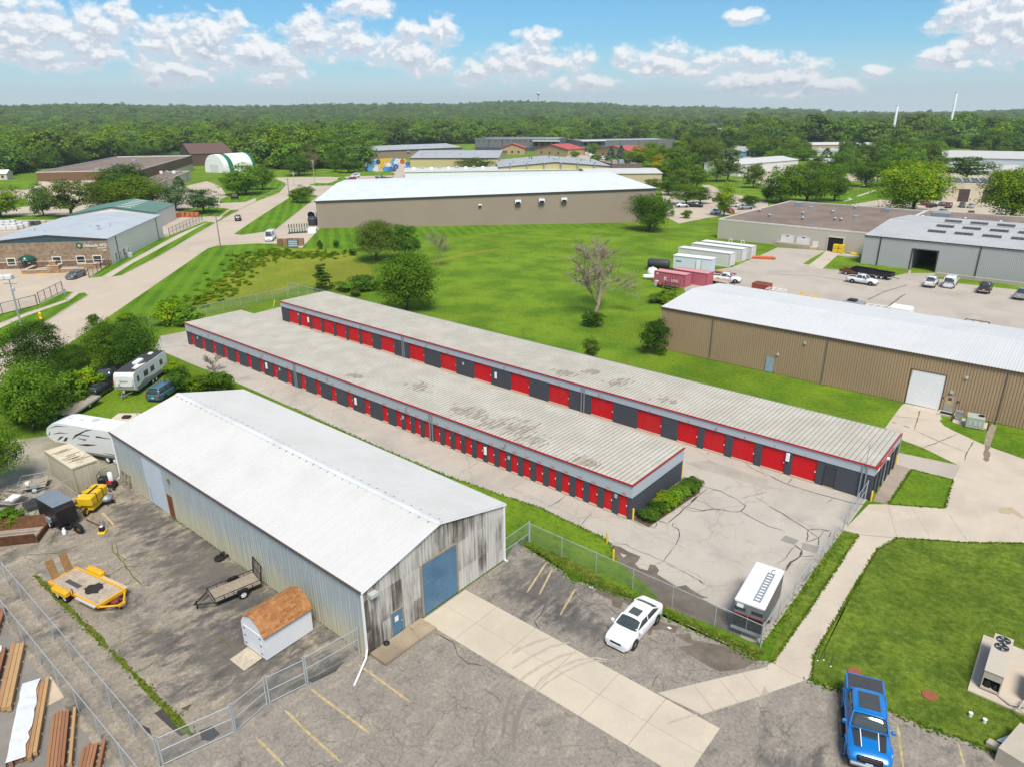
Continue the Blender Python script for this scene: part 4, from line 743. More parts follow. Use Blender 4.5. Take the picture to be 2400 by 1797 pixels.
grav_roof = paving('ballast_roof', (.215,.165,.135), (.17,.13,.105), (.25,.195,.16), spk=.22, patch=(.4,.65), pscale=.12)
dk_trim = M('dark_trim', (.05,.045,.04), .6); teal = M('teal_band', (.03,.075,.095), .6)

# big taupe building across the lawn
A, B = Vector((-182.5,126.4)), Vector((-110.1,199.6)); hL, hR = 7.9, 10.17
tb = thing('industrial_building', 'huge taupe ribbed industrial building with pale roof across the lawn', 'building', (A.x, A.y, 0), math.atan2(B.y-A.y, B.x-A.x)); L = (B-A).length
ca, sa = math.cos(-tb.rotation_euler.z), math.sin(-tb.rotation_euler.z)
def loc2(p, q=A): v = Vector(p)-q; return (v.x*ca-v.y*sa, v.x*sa+v.y*ca)
rl, rr = loc2((-202.1,148.8)), loc2((-136.5,215.1))
MB().add([(0,.1,-.3),(L,.1,-.3),(L,70,-.3),(0,70,-.3),(0,.1,hL),(L,.1,hR),(L,70,hR),(0,70,hL),(rl[0],rl[1],10.15),(rr[0],rr[1],12.55)], [(0,1,5,4),(1,2,6,9,5),(2,3,7,6),(3,0,4,8,7)]).build('wall', taupe, tb)
n = 124
for i in range(n):
    x0, x1 = L*i/n, L*(i+1)/n; pr = []
    for k in range(3):
        c = (k+.5)/3; pr += [(c-.09,.06),(c-.04,0),(c+.04,0),(c+.09,.06)]
    pr = [(0,.06)]+pr+[(1,.06)]; vs = []
    for q, d in pr:
        x = x0+(x1-x0)*q; vs += [(x,.04-d,-.1),(x,.04-d,hL+(hR-hL)*x/L-.05)]
    MB().add(vs, [(2*j,2*j+2,2*j+3,2*j+1) for j in range(len(pr)-1)]).build('siding_sheet', taupe, tb)
for i in range(40):
    f0, f1 = i/40, (i+1)/40-.00008
    e = lambda f: Vector((-.3+(L+.6)*f, -.3, hL+(hR-hL)*f+.05)); r_ = lambda f: Vector((rl[0]+(rr[0]-rl[0])*f, rl[1]+(rr[1]-rl[1])*f, 10.2+2.4*f+.05)); k_ = lambda f: Vector((-.3+(L+.6)*f, 70.3, hL+(hR-hL)*f+.05))
    MB().add([e(f0),e(f1),r_(f1),r_(f0)], [(0,1,2,3)]).build('roof_sheet', pale_roof, tb); MB().add([r_(f0),r_(f1),k_(f1),k_(f0)], [(0,1,2,3)]).build('roof_sheet', pale_roof, tb)
MB().add([(-.35,-.36,hL-.3),(L+.35,-.36,hR-.3),(L+.35,-.36,hR+.06),(-.35,-.36,hL+.06),(-.35,-.2,hL+.06),(L+.35,-.2,hR+.06)], [(0,1,2,3),(3,2,5,4)]).build('eave_trim', dk_trim, tb)
for u_, v_, k in ((1920,1025,'a1'),):
    pass
for x, z, s in ((L*.473,6.0,.7),(L*.585,6.9,1.25),(L*.655,7.15,1.25),(L*.722,7.3,1.25)):
    o = MB().add([(x-s*.7,-.0,z-s*.5),(x+s*.7,-.0,z-s*.5),(x+s*.7,-.0,z+s*.5),(x-s*.7,-.0,z+s*.5),(x-s*.7,-s*.8,z-s*.4),(x+s*.7,-s*.8,z-s*.4),(x+s*.7,-s*.5,z+s*.4),(x-s*.7,-s*.5,z+s*.4)], [(4,5,6,7),(7,6,2,3),(0,4,7,3),(1,2,6,5)]).build('vent_hood', galv, tb)
    MB().box(x-s*.55, x+s*.55, -s*.85, -s*.62, z-s*.42, z-s*.02).build('grille', black_m, o)

# ---- stone-fronted office and warehouse on the street
def brick_mat(name, c1, c2, mortar, bw, bh, rot=0.0):
    m, t, b = newmat(name, .9, 0, .15); p = nn(t, 'ShaderNodeTexCoord').outputs['Object']; sp = nn(t, 'ShaderNodeSeparateXYZ'); t.links.new(p, sp.inputs[0])
    cb = nn(t, 'ShaderNodeCombineXYZ'); t.links.new(math_(t, 'ADD', sp.outputs[0], sp.outputs[1]), cb.inputs[0]); t.links.new(sp.outputs[2], cb.inputs[1])
    br = nn(t, 'ShaderNodeTexBrick'); br.inputs['Scale'].default_value = 1; br.inputs['Brick Width'].default_value = bw; br.inputs['Row Height'].default_value = bh; br.inputs['Mortar Size'].default_value = bh*.07
    br.inputs['Color1'].default_value = c1+(1,); br.inputs['Color2'].default_value = c2+(1,); br.inputs['Mortar'].default_value = mortar+(1,); t.links.new(cb.outputs[0], br.inputs['Vector'])
    n = noise(t, p, 1.2, 5, .65); v = nn(t, 'ShaderNodeVectorMath', operation='SCALE'); t.links.new(br.outputs['Color'], v.inputs[0]); t.links.new(mrange(t, n, .3, .7, .75, 1.25), v.inputs[3])
    t.links.new(v.outputs[0], b.inputs['Base Color']); bump(t, b, br.outputs['Fac'], -.6, .03); return m
stone = brick_mat('split_stone', (.30,.215,.145), (.22,.155,.105), (.30,.25,.19), .55, .2)
stone_dk = brick_mat('dark_stone', (.20,.125,.08), (.15,.10,.07), (.22,.17,.12), .5, .2)
terrace_m = brick_mat('terrace_block', (.40,.25,.14), (.31,.19,.11), (.28,.2,.13), .4, .15)
Bc = Vector((-173.3,63.75)); Ac = Bc+25*Vector((math.cos(R(-130.9)), math.sin(R(-130.9))))
oc, L = box_bld('office_warehouse', 'stone-fronted office warehouse with grey roof, green awning and white wall lettering', Ac, Bc, 39.8, 5.95, offwhite, white_roof('blue_grey_roof', (.42,.46,.49), (.36,.40,.43)), 1.2, 'y', .12, dk_trim)
MB().add([(-.02,-.10,0),(L-.0,-.10,0),(L-.0,-.10,5.75),(-.02,-.10,5.75),(-.02,.05,5.75),(L,.05,5.75),(L,.05,0)], [(0,1,2,3),(3,2,5,4),(1,6,5,2)]).build('stone_front', stone, oc)
MB().box(-.04, L+.02, -.20, -.10, 0, 1.4).build('stone_base', stone_dk, oc); MB().box(-.04, L+.04, -.24, -.10, 1.4, 1.55).build('stone_course', M('limestone', (.50,.43,.33), .9), oc)
MB().add([(-.05,-.12,5.7),(L+.05,-.12,5.7),(L+.05,-.12,5.88),(L/2,-.12,7.05),(-.05,-.12,5.88)], [(0,1,2,3,4)]).build('gable_band', teal, oc)
limest = M('limestone', (.50,.43,.33), .9)
for x0, x1 in ((3.5,5.0),(12.9,14.5),(17.9,19.5),(21.4,23.0)): on_front(oc, x0, x1, .95, 2.3, 'window', glass_d, .22, M('window_white', (.72,.70,.64), .7), .16)
aw = MB(); n = 10
for i in range(n):
    a0, a1 = math.pi*i/n, math.pi*(i+1)/n
    p = lambda a, y, r=1.75: (7.8-r*math.cos(a), y, 2.05+.95*math.sin(a))
    aw.add([p(a0,-.2),p(a1,-.2),p(a1,-1.5,1.5),p(a0,-1.5,1.5)], [(0,1,2,3)]); aw.add([p(a0,-1.5,1.5),p(a1,-1.5,1.5),(7.8,-1.7,2.0)], [(0,1,2)])
o = aw.build('awning', M('green_canvas', (.008,.085,.055), .7, var=.1), oc)
MB().lathe([(.001,0),(.22,0),(.22,.02)], (7.8,-1.66,2.45), 'y', 12).box(7.25,8.35,-1.72,-1.7,2.08,2.14).build('emblem', white_m, o)
for x in (6.4,9.2): MB().tube((x,-1.5,0),(x,-1.5,2.1),.06).build('awning_post', dk_trim, oc)
d = on_front(oc, 6.9, 8.8, .1, 2.05, 'entrance', glass_d, .24, M('teal_frame', (.06,.13,.14), .5), .12); MB().box(7.55,8.15,-.29,-.25,1.1,1.35).build('notice', white_m, d)
lm = M('sign_white', (.85,.85,.85), .5, var=.02)
link('lettering', text_mesh('Oldcastle', .82, lm, .04, 'LEFT'), oc, wall_mtx((19.75,-.16,4.62), (1,0,0)))
link('lettering', text_mesh('APG', .82, lm, .03, 'LEFT'), oc, wall_mtx((23.15,-.16,4.66), (1,0,0)))
MB().box(22.6,24.5,-.15,-.11,4.02,4.1).build('tag_line', lm, oc); link('street_number', text_mesh('433', .52, lm, .04), oc, wall_mtx((24.0,-.16,3.5), (1,0,0)))
hx = MB(); hx.prism([(math.cos(R(60*i+30))*.72, math.sin(R(60*i+30))*.72) for i in range(6)], 0, .07); hx.xf(wall_mtx((18.95,-.12,4.72), (1,0,0))); o = hx.build('logo', M('logo_green', (.01,.09,.05), .5), oc)
hx = MB(); hx.prism([(math.cos(R(60*i+30))*.36, math.sin(R(60*i+30))*.40) for i in range(6)], .07, .09); hx.xf(wall_mtx((18.95,-.12,4.72), (1,0,0))); hx.build('logo_centre', M('logo_pale', (.34,.40,.36), .5), o)
for x in (1.8,13.6): MB().ball((x,-.2,3.3),(.12,.12,.12)).build('wall_light', white_m, oc)
on_right(oc, L, 2.6, 3.7, .75, 2.3, 'window', glass_d, .04, offwhite); on_right(oc, L, 7.7, 9.0, .8, 2.3, 'window', glass_d, .04, offwhite)
for y in (5.55, 10.9): on_right(oc, L, y, y+.95, .05, 2.15, 'door', M('blue_grey_door', (.33,.40,.46), .6), .05, white_m)
for y in (4.9, 35.0): MB().box(L, L+.14, y-.07, y+.07, .2, 5.9).build('downspout', dk_trim, oc)
MB().bbox(L+.3, L+1.3, 9.3, 10.3, 0, 1.1, .05).build('condenser', M('ac_grey', (.45,.46,.44), .6), oc)
MB().tube((19.5,11,6.35),(19.5,11,7.4),.05).lathe([(.02,0),(.35,.1),(.5,.25)], (19.5,11,7.3), 'z', 10).box(18.7,20.3,10.7,11.3,6.4,6.5).build('satellite_dish', steel_grey, oc)
for x, y in ((9,8),(11.5,11),(16.5,14),(20,17),(5,12)): MB().tube((x,y,6.2),(x,y,7.2),.12,n=8).build('roof_vent', galv, oc)
# display terrace in front of the office
tr = thing('display_terrace', 'block-walled paver display terrace in front of the stone office', 'terrace', Ac, math.atan2((Bc-Ac).y, (Bc-Ac).x))
for x0,x1,y0,y1,h in ((8.9,21.5,-6.6,-6.0,.75),(8.9,9.5,-6.0,-1.0,.75),(14.3,16.6,-6.9,-5.4,1.6),(14.8,16.1,-6.7,-5.6,2.5),(19.0,23.6,-3.4,-2.9,1.1),(12.0,14.2,-4.2,-3.4,.6)):
    o = MB().box(x0,x1,y0,y1,0,h).build('block_wall', terrace_m, tr); MB().box(x0-.08,x1+.08,y0-.08,y1+.08,h,h+.1).build('coping', limest, o)
MB().box(9.5,21.5,-6.0,-.3,0,.16).build('paving', M('pavers', (.36,.30,.25), .9, var=.3, scale=.8), tr)
for k in range(5):
    s = MB().bbox(9.6+2.9*k-(1.2 if k < 1 else 0), 11.4+2.9*k-(1.2 if k<1 else 0), -7.9, -7.6, 0, .14, .03).build('wheel_stop', yellow_m); s.location = (Ac.x, Ac.y, 0); s.rotation_euler = (0,0,math.atan2((Bc-Ac).y,(Bc-Ac).x))
    tag(s, ['yellow wheel stop beside the awning post','yellow wheel stop, second from the awning','yellow wheel stop under the block pillar','yellow wheel stop left of the parked grey car','yellow wheel stop behind the parked grey car'][k], 'wheel stop', 'yellow wheel stops at the office')
# green-roofed shed behind it
zz = 4.56; v = (Vector((-237.41,110.01))-Vector((-220.7,96.1))); d_ = v.normalized(); rgt_ = Vector((d_.y,-d_.x)); Bg = Vector((-220.7,96.1)); Ag = Bg-rgt_*24
gr_, L = box_bld('metal_shed', 'white metal shed with green roof and pale skylight strips', Ag, Bg, 21.8, zz, offwhite, M('green_metal', (.10,.20,.155), .5, var=.06, scale=.1), 2.0, 'y', .15, M('green_trim', (.04,.12,.09), .5))
for k in range(6): MB().add([(L/2+1.0,2.6+3.3*k,zz+2.0),(L/2+4.6,2.6+3.3*k,zz+1.42),(L/2+4.6,3.3+3.3*k,zz+1.42),(L/2+1.0,3.3+3.3*k,zz+2.0)], [(0,1,2,3)]).build('skylight', white_m, gr_)
# brown-banded factory, barn and arched tent at the left
bw = M('brown_band', (.165,.095,.05), .75, var=.1, scale=.15)
Pl, Pc, Pr = Vector((-368.8,113.7)), Vector((-344,146)), Vector((-440.6,219.9))
dd_ = (Pr-Pc).normalized(); nr = Vector((dd_.y,-dd_.x)); Pf = Pc-nr*42
bb, L = box_bld('factory', 'low brown-banded factory with wide ballast roof at the left', Pf, Pc, 121, 8.0, cream, grav_roof, 0, parapet=.5, cap=M('coping_metal', (.55,.53,.48), .7))
for nm,args in (('f',(-.1,L+.1,-.12,.0)),): MB().box(*args,4.6,8.2).build('brown_band', bw, bb)
MB().box(L, L+.12, 0, 121, 3.6, 8.2).build('brown_band', bw, bb)
ax, L2 = box_bld('factory_annex', 'cream flat-roofed annex along the brown factory', Vector((-313.9,138.5)), Vector((-313.9,138.5))+nr*18, 75, 4.2, cream, grav_roof, 0, parapet=.3)
for v_ in (ax,): v_.location.x -= nr.x*18; v_.location.y -= nr.y*18
for y in (8,20,33,50,66): MB().box(L2, L2+.12, y, y+.14, 0, 4.2).build('downspout', dk_trim, ax)
for k in range(6): MB().bbox(4+k*2.0,5.4+k*2.0,60+k%3*3,61.5+k%3*3,4.2,5.4,.1).build('roof_unit', (galv, white_m, steel_grey)[k%3], ax)
for y in (12,40,75): MB().bbox(20,22,y,y+2,8,8.9,.1).build('roof_unit', galv, bb)
bn, L = box_bld('barn', 'dark brown barn with steep roof behind the factory', Vector((-550.3,265.8)), Vector((-470.6,234.2)), 26, 7.5, M('barn_brown', (.11,.065,.05), .8), M('barn_roof', (.13,.075,.06), .8), 5.0, 'y', .4)
on_front(bn, L*.3, L*.7, 0, 3.5, 'barn_door', M('barn_tan', (.34,.24,.16), .8))
D0, D1 = Vector((-415.4,214.0)), Vector((-403.1,216.8)); dv = (Vector((-452.1,260.7))-D1); W = (D1-D0).length
dm = thing('arched_tent', 'white arched fabric storage tent with green bands', 'tent', (D0.x,D0.y,0), math.atan2((D1-D0).y,(D1-D0).x)); dl = dv.length
def arch(y0,y1,r,m,name):
    b = MB(); n = 16; W_ = max(W,16); vs = []
    for y in (y0,y1):
        for i in range(n+1): a = math.pi*i/n; vs.append((W_/2-math.cos(a)*(W_/2+r), y, math.sin(a)**.8*(10.1+r)))
    b.add(vs, [(i,i+1,n+2+i,n+1+i)[::-1] for i in range(n)], True); return b.build(name, m, dm)
tent_w = M('tent_white', (.78,.79,.78), .6, var=.04); tent_g = M('tent_green', (.01,.16,.09), .6)
W_ = max(W,16); dl *= .36; arch(0,dl,0,tent_w,'shell'); arch(dl*.16,dl*.30,.08,tent_g,'band'); arch(dl*.92,dl+.1,.08,tent_g,'band')
n = 16; MB().add([(W_/2-math.cos(math.pi*i/n)*W_/2, .02, math.sin(math.pi*i/n)**.8*10.1) for i in range(n+1)], [tuple(range(n+1))]).build('end_wall', tent_w, dm)
MB().box(W_*.3, W_*.7, -.1, 0, 0, 4.5).build('tent_door', M('tent_door', (.62,.64,.64), .6), dm)
# yellow plant buildings and neighbours in the middle distance
A, B = Vector((-317.1,286.2)), Vector((-276.3,316.2))
yb, L = box_bld('yellow_plant', 'long pale yellow plant building with grey roof behind the spool yard', A, B, 62, 7.7, yellow_w, grey_roof, 2.6, 'x', .3, dk_trim)
for k in range(6): MB().tube((L*(.1+.15*k),10+4*(k%3),8.3),(L*(.1+.15*k),10+4*(k%3),9.9),.25,n=8).build('roof_vent', galv, yb)
A = Vector((-422.8,347.8)); B = Vector((-405.5,421.1))
b1_, L = box_bld('brown_plant', 'brown-walled grey-roofed shed behind the yellow plant', A, B, 48, 6.2, M('brown_siding', (.27,.20,.15), .8, var=.06), grey_roof, 2.2, 'x', .4, dk_trim)
MB().box(L*.34, L*.38, -.6, 0, 4.2, 5.3).build('vent_hood', galv, b1_)
A = Vector((-252.2,289.0)); B = Vector((-209.3,329.5))
y3, L = box_bld('yellow_works', 'low yellow works building with rooftop pipes behind the huge roof', A, B, 58, 5.2, yellow_w, grey_roof, 2.3, 'y', .3, dk_trim)
for k in range(15):
    x, y = L*rnd.uniform(.1,.9), rnd.uniform(8,50); zt = 5.3+2.3*(1-abs(x-L/2)/(L/2))
    (MB().tube((x,y,zt),(x,y,zt+rnd.uniform(.8,2)),.2,n=8) if k%3 else MB().bbox(x-.9,x+.9,y-.9,y+.9,zt-.2,zt+.8,.1)).build('roof_vent', (galv,steel_grey,dk_trim)[k%3], y3)
for k in range(6): x = L*(.1+.15*k); MB().tube((x,-.8,4.2),(x,-.8,7.2),.35,n=8).ball((x,-.8,7.3),(.6,.6,.4)).build('flue', galv, y3)
A = Vector((-221.0,348.9)); MBB = Vector((-209.6,362.2))
y4, L = box_bld('works_annex', 'dark flat annex with rooftop units beside the yellow works', A, MBB, 26, 4.6, M('annex_wall', (.17,.13,.11), .8), M('annex_roof', (.22,.225,.235), .8), 0, parapet=.3)
for k in range(3): MB().bbox(2+4*k,4.6+4*k,6,9,4.6,6.6,.1).build('roof_unit', (M('unit_tan', (.35,.30,.22), .7),galv,dk_trim)[k], y4)
A = Vector((-197.8,290.1)); B = Vector((-170.7,314.2))
wsb, L = box_bld('white_shed', 'white-roofed low shed tucked behind the huge building', A, B, 32, 4.4, M('sand_siding', (.50,.42,.28), .8), wh_roof, 1.2, 'x', .4)
A = Vector((-280.9,249.3)); B = A+(Vector((-208.9,329.9))-A)
ws2, L = box_bld('white_lean_to', 'bright white roof of the lean-to behind the huge building', A, B, 30, 3.8, white_m, wh_roof, .8, 'x', .3)
for k in range(9): MB().bbox(4+k*4.5,5.6+k*4.5,9+k%2*3,10.4+k%2*3,4.2,5.6,.2).build('roof_unit', (white_m, galv)[k%2], ws2)
dkg = M('charcoal_panel', (.155,.16,.175), .8, var=.07, scale=.1); dkg2 = M('charcoal_dark', (.08,.083,.095), .8)
A = Vector((-444.7,478.2)); B = Vector((-378.7,511.8))
g1, L = box_bld('charcoal_block', 'long charcoal flat-roofed block at the left below the woods', A, B, 40, 9.6, dkg, grey_roof, 0, parapet=.4, h2=10.2)
for k in range(7): MB().box(L*k/6-.3+.3*(k==0), L*k/6+.3, -.15, 0, 0, 10).build('pilaster', dkg2, g1)
MB().box(0, L, -.1, 0, 0, 3.2).build('base_band', dkg2, g1)
for k in range(14): on_front(g1, L*(k+.4)/14, L*(k+.4)/14+1.6, 8.2, 8.9, 'window', glass_d, .06)
MB().box(L*.70, L*1.02, -3, 0, 8.4, 8.9).build('canopy_roof', white_m, g1)
for k in range(4): on_front(g1, L*(.72+.07*k), L*(.72+.07*k)+2.6, 4.6, 7.6, 'window', glass_d, .2, dkg2, .2)
A = Vector((-359.2,518.4)); B = Vector((-311.5,592.4))
g2, L = box_bld('charcoal_block', 'charcoal flat-roofed block with white canopy right of the gap in the woods', A, B, 36, 8.6, dkg, grey_roof, 0, parapet=.4)
for k in range(6): MB().box(L*k/5-.3, L*k/5+.3, -.15, 0, 0, 8.8).build('pilaster', dkg2, g2)
MB().box(-1, L*.24, -2.5, 1, 8.6, 9.1).build('canopy_roof', white_m, g2)
for k in range(3): on_front(g2, L*(.02+.07*k), L*(.02+.07*k)+3, 1+3.6*0, 3.4, 'window', glass_d, .2, dkg2, .2); on_front(g2, L*(.02+.07*k), L*(.02+.07*k)+3, 5.0, 7.6, 'window', glass_d, .2, dkg2, .2)
red_roof = M('red_metal_roof', (.42,.085,.075), .6, var=.08); sand = M('sand_wall', (.42,.30,.175), .85, var=.07)
HB = [('red-roofed tan building at the left end, mostly hidden by a grey roof', Vector((-391.1,450.5)), Vector((-375.0,461.6)), 15), ('red-roofed tan gabled building before the charcoal block', Vector((-368.3,466.3)), Vector((-333.2,462.3)), 20), ('red-roofed tan gabled building beside two blue spruces', Vector((-317.7,478.6)), Vector((-275.4,460.2)), 22)]
for i, (lb, A, B, d_) in enumerate(HB):
    c = (A+B)/2; e = (B-A); h_, L = box_bld('red_roof_building', lb, A, B, d_, 5.0, sand, red_roof, 3.2, 'y', .6, red_trim, group='red-roofed office buildings')
    for k in range(3): on_front(h_, L*(.18+.26*k), L*(.18+.26*k)+1.6, 1.2, 2.8, 'window', glass_d, .06, sand)
# right-hand side: block building with ballast roof, ribbed grey shed
gb, L = box_bld('block_building', 'pale block building with gravel roof and loading docks', (-81.75,183.5), (-42.6,183.2), 52, 5.1, M('pale_block', (.47,.43,.365), .85, var=.06, scale=.2), grav_roof, 0, parapet=.12, cap=M('coping_white', (.60,.58,.54), .7))
gb2, L2 = box_bld('rear_block', 'gravel-roofed rear wing behind the ribbed grey shed', (-42.3,214), (60,214), 24, 5.0, M('pale_block', (.47,.43,.365)), grav_roof, 0, parapet=.12, cap=M('coping_white', (.60,.58,.54), .7))
gp = lambda u,v: None
dw = M('dock_white', (.66,.67,.66), .6)
fx = [(17.35,2.69), (20.49,0.09), (21.39,2.67), (24.43,0.10), (25.31,1.92), (26.65,-0.09), (28.93,3.30), (32.46,-0.13)]
for i in (0, 2):
    o = on_front(gb, fx[i][0], fx[i+1][0], max(.9,fx[i+1][1]), fx[i][1], 'dock_door', dw, .06, M('coping_white', (.60,.58,.54), .7), .12); c = (fx[i][0]+fx[i+1][0])/2; MB().box(c-.35,c+.35,-.08,-.05,2.4,2.6).build('window', glass_d, o)
on_front(gb, fx[4][0], fx[5][0], .5, fx[4][1], 'door', dw, .06)
MB().box(fx[0][0]-1, fx[3][0]+.5, -1.8, -.05, 0, 1.0).build('dock', M('dock_concrete', (.35,.30,.23), .9), gb)
MB().box(fx[3][0]+.6, fx[5][0], -1.6, -.05, 0, .6).build('dock_steps', M('step_tan', (.45,.36,.24), .9), gb)
shade_m = M('shade_black', (.012,.011,.010), .9)  # black that stands for the shade inside bays and the culvert
def bay(t, x0, x1, h, depth, frame):
    """open vehicle bay: a dark lined recess standing just proud of the wall"""
    MB().add([(x0,-.06,.02),(x1,-.06,.02),(x1,-.06,h),(x0,-.06,h)], [(0,1,2,3)]).build('bay_shade', shade_m, t)
    MB().box(x0-.18,x0,-.16,0,0,h+.18).box(x1,x1+.18,-.16,0,0,h+.18).box(x0,x1,-.16,0,h,h+.18).build('bay_frame', frame, t)
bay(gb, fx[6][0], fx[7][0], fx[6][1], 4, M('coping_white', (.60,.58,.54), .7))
for x,y,k in ((7,40,0),(12,36,1),(14.5,22,2),(20,30,2),(25,16,2),(26.5,16,2),(28,24,1),(18,12,2),(3,20,2),(9,12,2),(31,42,0),(22,44,2)):
    (MB().bbox(x-1.1,x+1.1,y-.8,y+.8,5.05,6.3,.1) if k == 0 else MB().bbox(x-.6,x+.6,y-.6,y+.6,5.05,5.9,.1) if k == 1 else MB().lathe([(.3,0),(.3,.5),(.5,.55),(.45,.85),(0.01,.95)], (x,y,5.05), 'z', 10)).build('roof_vent', (steel_grey, galv, galv)[k], gb)
MB().bbox(4.5,9,3,6.5,4.95,7.0,.1).build('roof_unit', steel_grey, gb2)
for x,y,k in ((2.5,4,1),(12,6,1),(20,5,2),(28,6,2),(35,4,1)): MB().lathe([(.4,0),(.4,.6),(.6,.65),(.5,1.0),(0.01,1.1)], (x,y,4.95), 'z', 10).build('roof_vent', galv, gb2)
ribg = M('pale_grey_siding', (.42,.425,.43), .6, var=.05, scale=.1)
mg = thing('ribbed_shed', 'ribbed pale grey metal shed with open bay and rows of roof skylights', 'building', (-41.9, 171.9, 0)); L, W, E_, RI = 62.0, 41.5, 6.3, 7.6
bx = [(10.04,3.19), (14.80,3.26)]
pf_ = [(.08,-.1),(W-.08,-.1),(W-.08,E_-.05),(W/2,RI-.05),(.08,E_-.05)]
for x0, x1 in ((.08,bx[0][0]),(bx[1][0],L-.08)): MB().extr(pf_, 'x', x0, x1).build('wall', ribg, mg, True)
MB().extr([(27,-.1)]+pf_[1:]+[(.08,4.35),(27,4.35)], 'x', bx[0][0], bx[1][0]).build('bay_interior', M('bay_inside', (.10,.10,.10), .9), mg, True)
ribbed('siding_sheet', ribg, mg, (-41.9,171.9,0), (1,0,0), (0,0,1), L, .92, E_, 3, .05, .05, 0, lambda x: (4.3 if bx[0][0] < x < bx[1][0] else 0, E_))
MB().box(bx[0][0]-.2,bx[0][0],-.14,0,0,4.5).box(bx[1][0],bx[1][0]+.2,-.14,0,0,4.5).box(bx[0][0],bx[1][0],-.14,0,4.35,4.5).build('bay_frame', dk_trim, mg)
ms_roof = white_roof('dull_metal_roof', (.42,.43,.43), (.37,.38,.38)); sl_ = math.hypot(W/2, RI-E_)
ribbed('roof_sheet', ms_roof, mg, (-42.0,171.8,E_), (1,0,0), (0,W/2/sl_,(RI-E_)/sl_), L+.2, 1.55, sl_, 2, .05, .06, .03)
ribbed('roof_sheet', ms_roof, mg, (-42.0+L+.2,171.9+W+.1,E_), (-1,0,0), (0,-W/2/sl_,(RI-E_)/sl_), L+.2, 1.55, sl_, 2, .05, .06, .03)
MB().box(-.1,L+.1,-.2,-.1,E_-.15,E_+.03).build('gutter', dk_trim, mg)
for x in (3.4, 22.3, 41): MB().box(x-.09,x+.09,-.2,-.06,.1,E_).build('downspout', dk_trim, mg)
for j in range(3):
    for i in range(8):
        x, y = 10.5+5.2*i+j*.4, 9.5+6.5*j; z = E_+(RI-E_)*y/(W/2)
        o = MB().box(x,x+3.4,y-.5,y+.5,z+.05,z+.5).build('roof_skylight', M('skylight_frame', (.10,.10,.10), .6), mg)
        for q in range(4): MB().box(x+.1+.83*q,x+.78+.83*q,y-.42,y+.42,z+.5,z+.53).build('pane', M('skylight_pane', (.26,.265,.27), .5), o)
for x,y in ((33,5),(34,20)): MB().bbox(x,x+1.2,y,y+1.2,6.4,7.9,.1).build('roof_vent', galv, mg)
rw = MB().box(0,24,-.25,.25,0,.7).build('retaining_wall', M('retaining', (.40,.36,.30), .9, var=.2)); rw.location = (*(-26.2,168.1),0); tag(rw, 'low concrete retaining wall along the parked vans', 'wall')
# far right warehouses
A, B = Vector((-51.8,312.9)), Vector((-23.9,324.1))
bp, L = box_bld('beige_warehouse', 'beige flat-roofed warehouse with brown roller doors and roof panels', A, B, 26, 6.6, M('beige_panel', (.56,.48,.37), .8, var=.05), M('pale_flat_roof', (.50,.48,.45), .8), 0, parapet=.2)
for f0, f1 in ((.17,.29),(.43,.55),(.70,.82)): on_front(bp, L*f0, L*f1, 0, 4.6, 'roller_door', M('door_brown', (.075,.045,.045), .7), .06)
for k in range(10): MB().add([(1+L*.095*k,3,7.0),(1+L*.095*k+L*.085,3,7.0),(1+L*.095*k+L*.085,8,8.0),(1+L*.095*k,8,8.0)], [(0,1,2,3)]).build('solar_panel', M('solar', (.05,.06,.085), .25, spec=.6), bp)
A, B = Vector((-81.2,466.6)), Vector((-28.4,476.9))
wg, L = box_bld('grey_warehouse', 'large pale grey warehouse with broad roof at the far right', A, B, 52, 7.4, M('pale_blue_panel', (.44,.50,.54), .8, var=.04), white_roof('warm_grey_roof', (.50,.485,.465), (.46,.45,.43)), 2.6, 'x', .4)
for k in range(6): on_front(wg, L*(.03+.17*k), L*(.03+.17*k)+7, .3, 4.4, 'dock_door', dw, .08)
FB = [('sheet_roof_shed','white-roofed shed with dark base beyond the right-hand trees', 'a', Vector((-239.5,641.1)), Vector((-222.7,664.5)), 16, 4.5, dkg2, wh_roof),
 ('sheet_roof_shed','tan-walled white-roofed shed beyond the right-hand trees', 'b', Vector((-206.1,629.8)), Vector((-176.3,661.1)), 18, 5.2, sand, wh_roof),
 ('sheet_roof_shed','white gabled shed just behind the big green trees', 'c', Vector((-156.1,369.0)), Vector((-145.2,424.7)), 22, 6.0, offwhite, wh_roof),
 ('sheet_roof_shed','small pale shed with bay painted dark behind the trees', 'd', Vector((-141.7,432.5)), Vector((-129.2,436.5)), 12, 4.6, offwhite, grey_roof),
 ('sheet_roof_shed','small white-roofed shed half hidden by trees', 'e', Vector((-177.2,683.3)), Vector((-169.7,688.4)), 14, 4.2, offwhite, wh_roof),
 ('far_warehouse','pale flat warehouse with blue end far beyond the trees', 'f', Vector((-406.6,890.7)), Vector((-404.8,969.2)), 60, 9.5, offwhite, wh_roof),
 ('far_warehouse','blue-walled shed with pale roof behind the trees', 'g', Vector((-219.8,524.2)), Vector((-227.7,583.5)), 18, 4.0, M('blue_wall', (.14,.30,.40), .7), grey_roof),
 ('far_warehouse','low grey sheds between the right-hand trees', 'h', Vector((-179.0,561.3)), Vector((-146.4,601.7)), 14, 3.6, offwhite, grey_roof),
 ('far_house','tiny cream hut at the left edge by the woods', 'i', Vector((-455.7,120.4)), Vector((-452.9,124.1)), 8, 3.2, cream, white_m)]
